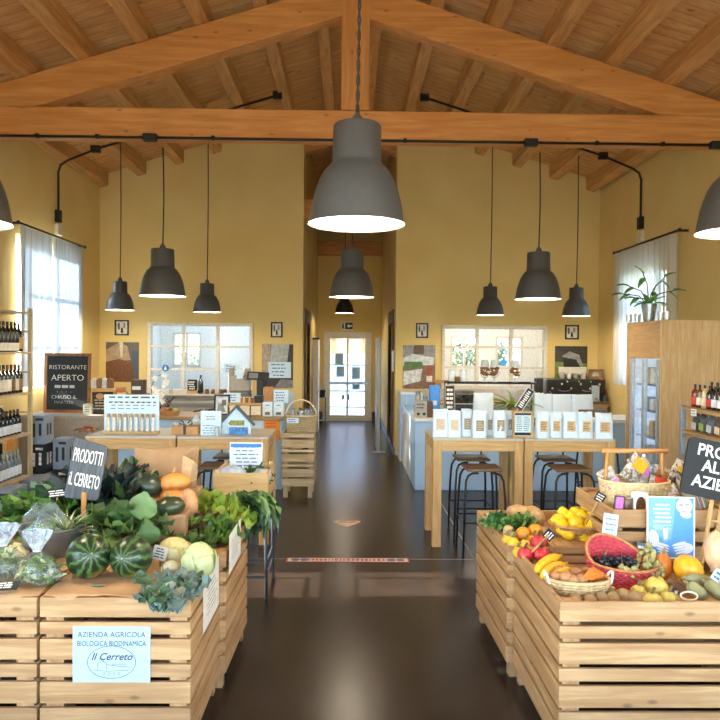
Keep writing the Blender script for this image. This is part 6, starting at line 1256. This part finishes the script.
for sx in (-1, 1):
    for sy in (-1, 1): MB().box(min(sx*(w-.013), sx*(w-.035)), max(sx*(w-.013), sx*(w-.035)), min(sy*.186, sy*.165), max(sy*.186, sy*.165), .011, h+.02).build('corner_post', P2[2], t)
for i, (dx, dy, r, lab) in enumerate(((-.08, -.08, .085, 'white plastic-wrapped bundle at the left in the pale box'), (.12, -.07, .06, 'white plastic-wrapped bundle at the right in the pale box'))):
    v = Vector((i*3, 0, 0)); o = MB().ball((0, 0, 0), (r*1.25, r, r*.85), 24, 14, lambda a, tt, q: 1+.12*noise.noise(q*4+v)).build('wrapped_bundle', M('#b5c6d6', .25, var=.3, scale=15, bmp=.6, coat=.5), None, 180, loc=((sx0+sx1)/2+dx, 4.9+dy, .686+.12)); tag(o, lab, 'bundle')
bunch('green_leaves', 'dark green leaves sticking out of the pale box', 'greens', ((sx0+sx1)/2+.06, 4.86, .78), 30, .13, .05, '#4c6d3c', 1.2, 51, .3, .8, .6, two=('#8a9a6a', .3))
pt_ = PY(246, 455, 5.03); paper('info_sheet', 'printed sheet with a blue header standing in the pale box', 'notice', (pt_.x, 5.03, pt_.z-.01), .235, .20, (math.radians(-4), 0, 0), M('#cfe2f0', .6, var=.02), 6, INKB, None, 4, .3)
q = bpy.context.scene.objects['sheet'] if False else None
t = [o for o in COL.objects if o.get('label') == 'printed sheet with a blue header standing in the pale box'][0]; MB().box(-.11, .11, -.002, -.0005, .065, .09).build('blue_header', M('#2f77c4', .5), t); MB().box(-.006, .006, .003, .012, -.18, -.09).build('stick', TZ, t)
# ------------------------------------------------------------------ right stand produce
RT = RZt+.001
# parsley and mushrooms, back left
bunch('parsley_bunch', 'dark green parsley bunch at the back left of the right stand', 'herbs', tuple(PY(517, 530, 3.92)[:2]) + (RT+.03,), 60, .125, .04, '#3d6b2c', 1.2, 61, .5, .7, .8, hub=.04, fr=12, blis=.06, two=('#5f8f3e', .35), stem=('#8fae62', .003))
bunch('celery_bunch', 'green celery leaves at the far left corner of the right stand', 'herbs', tuple(PY(499, 520, 3.98)[:2]) + (RT+.05,), 26, .10, .045, '#44743a', 1.1, 62, .5, .7, .8, hub=.03, fr=12, blis=.05, two=('#c9d0a0', .2))
for px, py, rx, ry, Y, l in ((518, 512, 12, 7, 4.15, 'flat tan mushroom at the back, leftmost'), (532, 511, 9, 5, 4.2, 'flat tan mushroom at the back, middle one'), (537, 519, 8, 10, 4.05, 'tan mushroom cap at the right of the parsley'), (509, 529, 6, 4, 3.85, 'small grey-brown mushroom under the parsley')):
    c = PY(px, py, Y); s = Y/FPX; t = thing('mushroom', l, 'mushroom', tuple(c), 0, 'large tan mushrooms'); MB().ball((0, 0, 0), (rx*s, rx*s, ry*s), 22, 12, lambda a, tt, q: 1+.1*noise.noise(q*2+Vector((px, 0, 0)))).build('cap', M('#c4a273', .7, var=.2, scale=20), t, 180); MB().tube([(0, 0, 0), (0, .01, -(c.z-RT)+.012)], [.03, .04], 12).build('stalk', M('#d8c5a0', .7), t, 180)
fruit('potato', 'grey-brown potato beside the oranges', 'potato', 510, 536, 8, 4.5, RT+.04, '#9c8068', lump=.12, deep=.7, Y=3.72)
OR = '#e3932a'
for i, (px, py, r, Y, c_, l) in enumerate(((523, 534, 7.3, 3.72, '#e08a26', 'orange at the back left of the citrus heap'), (535, 531, 7.3, 3.76, '#e59a24', 'orange at the back right of the citrus heap'), (513, 543, 6.2, 3.6, '#e8b02c', 'yellow-orange citrus at the left of the heap'), (525, 545, 5.6, 3.58, '#eab534', 'yellow-orange citrus in the middle of the heap'), (518, 552, 5.5, 3.48, '#e7ae30', 'yellow-orange citrus at the front of the heap'), (549, 545, 5, 3.6, '#e9b02e', 'yellow-orange citrus right of the red apples'), (533, 541, 6, 3.68, '#e3a02a', 'orange in the middle of the citrus heap'), (507, 540, 5, 3.64, '#e5aa2c', 'small yellow citrus at the far left of the heap'))):
    fruit('orange', l, 'orange', px, py, r, r, 0, c_, rough=.4, Y=Y, group='citrus heap on the right stand', stem='#6d7a3a')
for px, py, rx, ry, Y, l in ((538, 543, 9, 8, 3.58, 'red and yellow apple on top of the three'), (525, 554, 8, 6.5, 3.42, 'red apple at the lower left of the three'), (541, 554, 9, 7, 3.42, 'red apple at the lower right of the three')):
    fruit('apple', l, 'apple', px, py, rx, ry, 0, '#c23a3e', rough=.3, Y=Y, mat=M('#bd3540', .3, var=.45, scale=9), stem='#5a4028', group='red apples on the right stand', ribs=5, rib=.03)
price_stake('black price label on a white stick between oranges and lemons', PY(532, 552, 3.35), PY(549, 535, 3.5), .05, .05, (0, math.radians(-48), 0), seed=8, stick=.0045)
# riser crate and lemon basket
rb = crate('small_wooden_box', 'small wooden box under the lemon basket', (PY(556, 540, 3.5).x-.02, 3.48, RT), .34, .40, .085, .0, None, [.035, .035], .005, .03, (PX_, PY_, PZ_), 'box')
LC = PY(579, 527, 3.72); LBz = RT+.09
def bz(py, Y): return PY(580, py, Y).z
basket('lemon_basket', 'shallow brown wicker basket heaped with lemons', (LC.x-.005, 3.70, LBz-.004), .160, .125, .062, '#a87a45', 1.35, 7)
LM = M('#e8bf1c', .35, var=.12, scale=30)
for i, (px, py, r, dy) in enumerate(((562, 527, 8, -.04), (575, 524, 8, -.02), (590, 526, 8, -.03), (602, 528, 7, -.02), (568, 533, 7.5, -.07), (583, 534, 8, -.08), (596, 534, 7, -.07), (558, 520, 7, .02), (569, 517, 7, .04), (581, 516, 7.5, .05), (593, 517, 8, .04), (603, 521, 6, .03), (575, 512, 6, .08), (587, 510, 5.5, .09), (563, 513, 6, .07), (579, 522, 7, 0))):
    Y = 3.70+dy; c = PY(px, py, Y); s = Y/FPX; rr = r*s
    t = thing('lemon', 'yellow lemon heaped in the shallow wicker basket', 'lemon', tuple(c), 0, 'lemons in the wicker basket', (rnd.random()*3, rnd.random()*3, rnd.random()*3)); MB().ball((0, 0, 0), (rr*.9, rr*.9, rr*1.1), 18, 14, lambda a, tt, q: 1+.12*max(0, abs(math.cos(tt))-.82)*5).build('peel', LM, t, 180); MB().ball((0, 0, -rr*1.15), .004, 6, 4).build('stalk_end', M('#8a7a30', .6), t)
price_stake('black price label on a pale stick above the lemons', PY(586, 524, 3.6), PY(600, 497.5, 3.55), .05, .048, (0, math.radians(28), 0), seed=9, stick=.0045)
t = thing('chalk_card', 'small wood-framed chalk card behind the lemons', 'sign', tuple(PY(586.5, 508, 3.98)), 0, None, (0, math.radians(12), 0)); MB().box(-.03, .03, 0, .008, -.045, .045).build('frame', TZ, t); MB().box(-.024, .024, -.002, 0, -.036, .036).build('black_panel', SLATE, t); scribble(MB(), -.018, .018, -.02, .02, 2, -.003, .5, 3, 1).build('chalk_lettering', CHALK, t); MB().box(-.03, .03, .008, .03, -.24, -.046).build('stand', TZ, t)
# yellow squashes
for i, (pa, pb, r, Y0, Y1, l) in enumerate((((536, 571), (560, 556), 5.3, 3.1, 3.3, 'long yellow squash at the back of three'), ((541, 577), (565, 564), 5, 3.05, 3.2, 'long yellow squash in the middle of three'), ((553, 578), (571, 570), 4.6, 3.02, 3.1, 'short yellow squash at the front of three'))):
    A, B = PY(pa[0], pa[1], Y0), PY(pb[0], pb[1], Y1); s = Y0/FPX; k = 9; m = MB(); pts = [A+(B-A)*(j/k)+Vector((0, 0, .012*math.sin(PI*j/k))) for j in range(k+1)]; rad = [r*s*q for q in (.35, .85, 1, 1.05, 1.05, 1, .92, .8, .55, .3)]
    t = thing('yellow_squash', l, 'squash', tuple(A), 0, 'long yellow squashes'); MB().tube([p-A for p in pts], rad, 14).build('flesh', M('#e9b41f', .35, var=.12), t, 180); d = (B-A).normalized(); MB().tube([B-A, B-A+d*.02], [.009, .006], 8).build('stalk', M('#b8a04a', .6), t, 180)
# wicker basket with potatoes and carrots
WB = PY(578, 583, 3.0); t = basket('wicker_basket', 'oval pale wicker basket of potatoes and carrots with white handles', (WB.x, 3.0, RT), .135, .085, .084, '#c9ab7c', 1.3, 8, ('ears', .045), hcol='#e3dccb')
for i, (px, py, rx, ry, Y) in enumerate(((556, 576, 7, 5, 3.0), (566, 577, 7, 5.5, 2.97), (577, 573, 7, 5, 3.03), (586, 572, 6, 5, 3.06), (573, 580, 6, 5, 2.95), (560, 571, 6, 5, 3.06), (582, 579, 6, 5, 2.96))):
    fruit('potato', 'brown potato in the oval pale wicker basket', 'potato', px, py, rx, ry, 0, '#a5764e', lump=.15, seed=i, Y=Y, deep=.8, group='potatoes in the oval wicker basket', rough=.7)
for i in range(7):
    A = PY(583+i*2.4, 581-abs(i-3), 2.92+.012*i); B = PY(593+i*2.4, 569+i*1.3, 2.99+.01*i); t = thing('carrot', 'orange carrot at the right in the oval pale wicker basket', 'carrot', tuple(B), 0, 'carrots in the oval wicker basket'); MB().tube([(0, 0, 0), (A-B)*.5, A-B], [.011, .009, .002], 10).build('root', M('#dd7a26', .45), t, 180); MB().tube([(0, 0, 0), (B-A)*.15], [.005, .003], 6).build('crown', M('#7f9a4a', .6), t)
# kiwis and quinces
for i, (px, py, rx, ry) in enumerate(((590, 600.5, 6, 5), (601, 599, 6.5, 5.5), (613, 599.5, 6, 6), (623, 597, 7, 7), (635, 599, 7, 6), (610, 592, 5.5, 5), (585, 595, 5, 5), (575, 600, 6, 5), (645, 600, 6, 5))):
    fruit('kiwi', 'brown fuzzy kiwi at the front edge of the right stand', 'kiwi', px, py-1, rx+.6, ry+1, 0, '#9a7d52', rough=.9, Y=2.87+(602-py)*.012, group='kiwis along the front edge')
for px, py, rx, ry, Y, l in ((656, 587, 11, 10.5, 3.0, 'large yellow-green quince on top of the heap'), (638, 593, 8, 8, 2.98, 'yellow-green quince at the left of the heap'), (652, 600, 10, 7, 2.88, 'yellow-green quince at the front of the heap'), (669, 599, 9, 7.5, 2.9, 'yellow-green quince at the right of the heap'), (643, 584, 6, 6, 3.1, 'small yellow-green quince at the back of the heap')):
    fruit('quince', l, 'quince', px, py, rx, ry, 0, '#c9b758', rough=.5, Y=Y, lump=.12, seed=px, stem='#6d5a38', group='heap of quinces')
# red basket with grapes
RBc = PY(618, 574, 3.2); fz_ = lambda a: 1+.75*max(0, math.sin(a-.5))**1.3
basket('red_basket', 'red woven basket with a raised back, holding grapes', (RBc.x, 3.2, RT+.0), .162, .115, .105, '#c2404a', 1.3, 11, None, None, 0, fz_, (math.radians(8), math.radians(4), 0), rimc='#b57b48', amp=.005)
def grapes(label, pts, r, col, n, seed):
    rnd.seed(seed); c0 = PY(*pts[0]); t = thing('grape_bunch', label, 'grapes', tuple(c0), 0); m = MB()
    for i in range(n):
        p = PY(*rnd.choice(pts)) - c0 + Vector((rnd.gauss(0, .018), rnd.gauss(0, .018), rnd.gauss(0, .012))); m.ball(p, r*rnd.uniform(.85, 1.1), 10, 7)
    tag(m.build('berries', M(col, .3, var=.3, scale=15, trans=.1), t, 180), kind='stuff'); MB().tube([(0, 0, .0), (.01, .0, .03), (.02, .01, .045)], .003, 5).build('stalk', M('#6d7a42', .7), t)
grapes('bunch of black grapes at the left in the red basket', [(603, 561, 3.2), (612, 562, 3.2), (621, 563, 3.2), (630, 565, 3.18)], .0115, '#1d1c28', 90, 3)
grapes('bunch of white grapes at the right in the red basket', [(648, 553, 3.22), (652, 562, 3.18), (646, 568, 3.15), (638, 573, 3.12), (627, 573, 3.1), (655, 570, 3.15)], .0125, '#a8a266', 120, 4)
fruit('orange_pumpkin', 'orange pumpkin half hidden by the white grapes', 'pumpkin', 663, 567, 9, 14, 0, '#cf7a2e', ribs=8, Y=3.2, stem='#8a7a4a')
fruit('yellow_pumpkin', 'round yellow-orange ribbed pumpkin before the blue poster', 'pumpkin', 688.5, 570, 16, 13, 0, '#e3a420', ribs=14, rib=.06, Y=3.12, stem='#9a8a4a', rot=(0, math.radians(70), .3))
for pa, pb, r, Y0, Y1, l in (((686, 578), (712, 582), 6, 3.0, 3.05, 'long grey-green squash at the back of three'), ((688, 584), (706, 598), 6.5, 2.95, 2.88, 'long grey-green squash at the front left of three'), ((706, 583), (726, 598), 7, 2.97, 2.88, 'long grey-green squash at the front right of three')):
    A, B = PY(pa[0], pa[1], Y0), PY(pb[0], pb[1], Y1); s = Y0/FPX; k = 9; t = thing('grey_squash', l, 'squash', tuple(A), 0, 'long grey-green squashes'); MB().tube([(B-A)*(j/k) for j in range(k+1)], [r*s*q for q in (.4, .8, .95, 1, 1, 1, 1, .95, .75, .3)], 14).build('flesh', M('#82825a', .5, var=.3, scale=12), t, 180); d = (B-A).normalized(); MB().tube([(0, 0, 0), -d*.02], [.008, .006], 8).build('stalk', M('#8c8458', .6), t)
t = thing('cord_handle', 'pale cord loop lying on the grey-green squashes', 'cord', tuple(PY(689, 596, 2.86))); MB().tube([(.035*math.cos(q*PI/8), .01*math.sin(q*PI/8), .014*math.sin(q*PI/8)) for q in range(16)], .004, 6, True).build('loop', M('#ded2b8', .7), t, 180)
price_stake('grey-blue price label on a stick before the yellow pumpkin', PY(674, 600, 2.88), PY(676, 592, 2.9), .02, .02, (0, 0, 0), seed=4, stick=.003)
price_stake('pale price label at the right photo edge on the squashes', PZ(722, 592, RT+.04), PY(718, 576, 2.98), .05, .05, (0, math.radians(35), 0), INKB, 2, 5, board=PAPERB)
price_stake('dark price label on a stick between the grapes and the booklet', PY(640, 575, 3.3), PY(640, 552, 3.28), .04, .09, (0, math.radians(10), 0), seed=7, stick=.004, board=M('#5a6a78', .6))
# raised crate with the blue poster
X0 = PY(612, 530, 3.36).x; rc = crate('raised_crate', 'low slatted crate raised at the back of the right stand', (X0, 3.36, RT), .60, .55, .300, .02, None, [.085, .05, .075], .05, .04)
RC2 = RT+.281
pillow('small_packet', 'purple and black packet leaning on the raised crate edge', 'packet', tuple(PY(617.5, 513.5, 3.42)), .052, .088, .02, '#2f2c2c', (0, math.radians(6), 0), '#b568b0', (.2, .95))
pillow('small_packet', 'clear packet of brown seeds next to the purple packet', 'packet', tuple(PY(628, 513, 3.42)), .048, .075, .028, '#5d4434', (0, 0, 0), None)
t = thing('window_box', 'white carton with an oval brown window beside the poster', 'carton', tuple(PY(640, 517.5, 3.42)), .0, None, (0, math.radians(2), 0)); MB().box(-.036, .036, 0, .04, 0, .122).build('carton_body', WHT, t, bevel=.003); MB().lathe([(.001, 0), (.024, 0), (.024, .002), (.001, .002)], 24, sy=1.9, cap=False).build('oval_window', M('#5d3c22', .3, var=.4), t).location = (0, 0, .058); t.children[1].rotation_euler = (PI/2, 0, 0)
paper('info_card', 'pale blue handwritten card standing between the lemons and raised crate', 'card', tuple(PY(610, 527, 3.33)), .072, .125, (math.radians(-8), math.radians(9), 0), M('#bfdcea', .7, var=.02), 4, INKB, None, 9, .25)
paper('leaflet', 'grey printed leaflet lying behind the red basket', 'leaflet', tuple(PY(626, 549, 3.34)), .1, .07, (math.radians(-50), 0, .2), M('#a9a89e', .6, scale=60, var=.4), 3, INK, None, 4)
A = PY(647.5, 497, 3.32); B = PY(694.5, 558, 3.32); w = B.x-A.x; h = A.z-B.z; t = thing('poster_board', 'blue poster of a pale figure with two open hands', 'poster', ((A.x+B.x)/2, 3.32, (A.z+B.z)/2), 0, None, (math.radians(-4), math.radians(1.2), 0))
MB().box(-w/2, w/2, 0, .006, -h/2, h/2).build('white_board', WHT, t)
m = MB(); S = lambda pts, mi, y: poly(m, [(x*w, z*h) for x, z in pts], y, mi)
S([(-.47, -.48), (.47, -.48), (.47, .48), (-.47, .48)], 0, -.0001)
S([(-.47, .48), (.1, .48), (.05, .1), (.0, -.2), (-.47, -.1)], 1, -.001)
EL = lambda cx, cz, rx, rz, mi, y, rot=0, n=18: S([(cx+rx*math.cos(q*2*PI/n)*math.cos(rot)-rz*math.sin(q*2*PI/n)*math.sin(rot)*h/w, cz+rx*math.cos(q*2*PI/n)*math.sin(rot)*w/h+rz*math.sin(q*2*PI/n)*math.cos(rot)) for q in range(n)], mi, y)
EL(.27, .36, .17, .13, 2, -.002, -.3); EL(.3, .22, .12, .06, 2, -.0021, -.2); EL(.2, .37, .05, .025, 3, -.003); EL(.33, .38, .05, .02, 3, -.003); EL(.26, .27, .05, .015, 3, -.003)
EL(-.36, -.18, .10, .14, 2, -.002, .2)
for k in range(4): EL(-.2+.01*k, -.27-.045*k, .17-.02*k, .020, 2, -.0022, -.25)
S([(-.2, .0), (-.03, .02), (-.06, -.22), (-.17, -.24)], 1, -.0015); S([(-.17, -.02), (-.06, .0), (-.08, -.18), (-.15, -.2)], 2, -.0016)
EL(.30, -.33, .16, .09, 2, -.002, .1)
for k in range(4): EL(.16+.01*k, -.26-.045*k, .15-.015*k, .020, 2, -.0022, .3); EL(.2, -.285-.045*k, .1, .004, 3, -.003, .3)
for k in range(3): EL(-.2, -.292-.045*k, .1, .004, 3, -.003, -.25)
S([(-.3, -.44), (.35, -.44), (.35, -.46), (-.3, -.46)], 3, -.0018)
m.build('printed_picture', [M('#4f93dd', .5, var=.03), M('#6fa8e0', .5, var=.05), M('#d3dbe4', .5, var=.08), M('#8f9cae', .5)], t)
scribble(MB(), -w*.38, w*.05, h*.06, h*.40, 5, -.0015, .42, 6, 2).build('lettering', M('#d5e5f2', .6), t); scribble(MB(), -w*.38, w*.02, -h*.04, h*.05, 3, -.0015, .3, 7, 4).build('lettering', M('#d5e5f2', .6), t)
# straw basket with packets
SB = (PY(634, 495, 3.62).x, 3.62, RC2+.001)
t = basket('straw_basket', 'large straw basket with a wooden bar handle, full of packets', SB, .178, .130, .115, '#d8c294', 1.12, 14, amp=.002)
for s in (-1, 1): MB().tube([(s*.155, 0, .06), (s*.142, 0, .27)], .010, 8).build('handle_post', wood('#cf9a60', '#b07a40', 'z', knots=0), t, 180)
MB().tube([(-.172, 0, .268), (.172, 0, .268)], .0125, 10).build('handle_bar', wood('#cf9a60', '#b07a40', 'x', knots=0), t, 180)
MB().lathe([(.15, .065), (.001, .07)], 24, sy=.72, cap=False).build('straw_filling', KRAFT, t)
def film_print(c1, c2, seed):
    m, nt, b, o = newmat('printed_film'); n = tex(nt, 'ShaderNodeTexNoise', coords(nt), Scale=26+seed, Detail=5, Distortion=1.2); v = tex(nt, 'ShaderNodeTexVoronoi', coords(nt), Scale=60)
    c = ramp(nt, n.outputs[0], [(.36, lin(c1)), (.46, lin(c2)), (.54, lin('#cfd3d4')), (.62, lin(c2)), (.72, lin('#e6e8e8'))]); nt.links.new(mixc(nt, .22, c, v.outputs['Color'], 'MULTIPLY'), b.inputs['Base Color'])
    b.inputs['Roughness'].default_value = .22; b.inputs['Coat Weight'].default_value = .5; bump(nt, b, n.outputs[0], .8, .006); return m
PKS = [(-.05, -.03, .15, .11, .15, '#4f4a3c', '#ddaa20', (0, .6, .1), 'tall packet with a yellow label at the left in the straw basket'), (.06, .03, .13, .11, .14, '#b9b2a6', '#d6dcdf', (0, -.3, 0), 'clear grey packet at the back of the straw basket'), (-.09, .04, .09, .1, .12, '#8f8474', '#c7c2b6', (0, -.5, 0), 'grey-brown packet at the back left of the straw basket'), (.09, -.05, .09, .11, .09, '#a5977f', '#c23a2e', (-.5, .5, 0), 'packet with a red label at the front right of the straw basket'),
       (0, -.07, .08, .12, .08, '#998e7d', None, (-.6, -.2, 0), 'plain brown packet at the front middle of the straw basket'), (-.1, -.06, .09, .1, .08, '#8a7f74', '#b86ab0', (-.5, -.6, 0), 'packet with a pink label at the front left of the straw basket'), (.12, .03, .1, .1, .12, '#b4ab9c', '#a06a3c', (0, .35, 0), 'packet of brown pasta at the right in the straw basket'), (.02, -.01, .12, .1, .12, '#c3bfb6', '#b766aa', (0, .1, 0), 'silvery packet in the middle of the straw basket')]
for i, (dx, dy, dz, w, h, c_, l_, r_, lab) in enumerate(PKS): pillow('pasta_packet', lab, 'packet', (SB[0]+dx, SB[1]+dy, SB[2]+dz-.03), w*.95, h, .055, c_, r_, l_, (.45, .85), 'packets in the straw basket', i, mat=film_print(c_, '#9c8a74', i))
pillow('pasta_packet', 'silvery packet with yellow corner right of the straw basket', 'packet', (PY(672, 488, 3.72).x, 3.72, RC2+.06), .11, .15, .05, '#8f8270', (0, .5, 0), '#d8a82c', (.6, .8), None, 11, mat=film_print('#5c4030', '#8f7a60', 3))
pillow('pasta_packet', 'brown packet lying right of the straw basket', 'packet', (PY(672, 492, 3.6).x, 3.56, RC2+.002), .1, .1, .05, '#a5734a', (-.3, -.3, .3), None, None, None, 12, mat=film_print('#7d4e2c', '#b58a60', 5))
# booklets
for i, (c_, l) in enumerate((('#b5b0a4', 'grey booklet leftmost behind the poster'), ('#7d5a3c', 'brown booklet second from the left behind the poster'), ('#b23a30', 'red booklet third from the left behind the poster'), ('#d9d5c8', 'white booklet fourth from the left behind the poster'), ('#5f9a3c', 'green booklet rightmost behind the poster'), ('#3a3f48', 'dark booklet behind the row of booklets'))):
    t = thing('booklet', l, 'booklet', (PY(696+i*2.5, 515, 3.5).x, 3.45+.012*i, RC2+.002), 0, 'booklets on the raised crate', (0, math.radians(-20), math.radians(8))); MB().box(-.003, .003, 0, .14, 0, .13).build('cover', M(c_, .5), t); MB().box(.0031, .006, .002, .138, .002, .128).build('pages', PAPER, t)
# black PRODOTTI ALTRE AZIENDE board on easel legs
A = PY(679, 492, 3.3); t = thing('chalk_sign', 'black board reading PRODOTTI ALTRE AZIENDE at the right edge', 'sign', tuple(A), 0, None, (math.radians(-6), math.radians(12.5), 0)); w, h, r = .42, .275, .03
pts = [(r+r*math.cos(PI+q*PI/10), r+r*math.sin(PI+q*PI/10)) for q in range(6)] + [(w-r+r*math.sin(q*PI/10), r-r*math.cos(q*PI/10)) for q in range(6)] + [(w-r+r*math.cos(q*PI/10), h-r+r*math.sin(q*PI/10)) for q in range(6)] + [(r-r*math.sin(q*PI/10), h-r+r*math.cos(q*PI/10)) for q in range(6)]
MB().prism(pts, -.006, .006).build('board', M('#121519', .6), t)
for s, x, z, sz in (('PRODOTTI', .048, .220, .078), ('ALTRE', .085, .148, .078), ('AZIENDE', .048, .070, .078)): text(s, sz, CHALK, t, (x, -.0068, z), align='LEFT', bold=.0014, name='chalk_lettering', sx=.95)
A2 = PY(714, 498, 3.34); m = MB()
for (a_, b_) in (((712, 500, 3.34), (701, 570, 3.30)), ((722, 500, 3.36), (712, 572, 3.32))): m.tube([PY(*a_)-A2, PY(*b_)-A2], .011, 6)
t = thing('easel', 'pale wooden easel legs under the black board', 'easel', tuple(A2)); m.build('legs', TZ, t)
bpy.data.objects.remove(m and [o for o in t.children][0]); 
for (a_, b_) in (((712, 500, 3.34), (701, 570, 3.30)), ((722, 500, 3.36), (712, 572, 3.32))): MB().tube([PY(*a_)-A2, PY(*b_)-A2], .011, 6).build('leg', TZ, t)
MB().tube([PY(706, 520, 3.34)-A2, PY(722, 522, 3.34)-A2], .006, 6).build('crossbar', TZ, t)
fruit('butternut_squash', 'pale beige butternut squash at the right photo edge', 'squash', 717, 551, 12, 21, 0, '#d5b08a', Y=3.12, lump=.08, stem='#a08a5a')
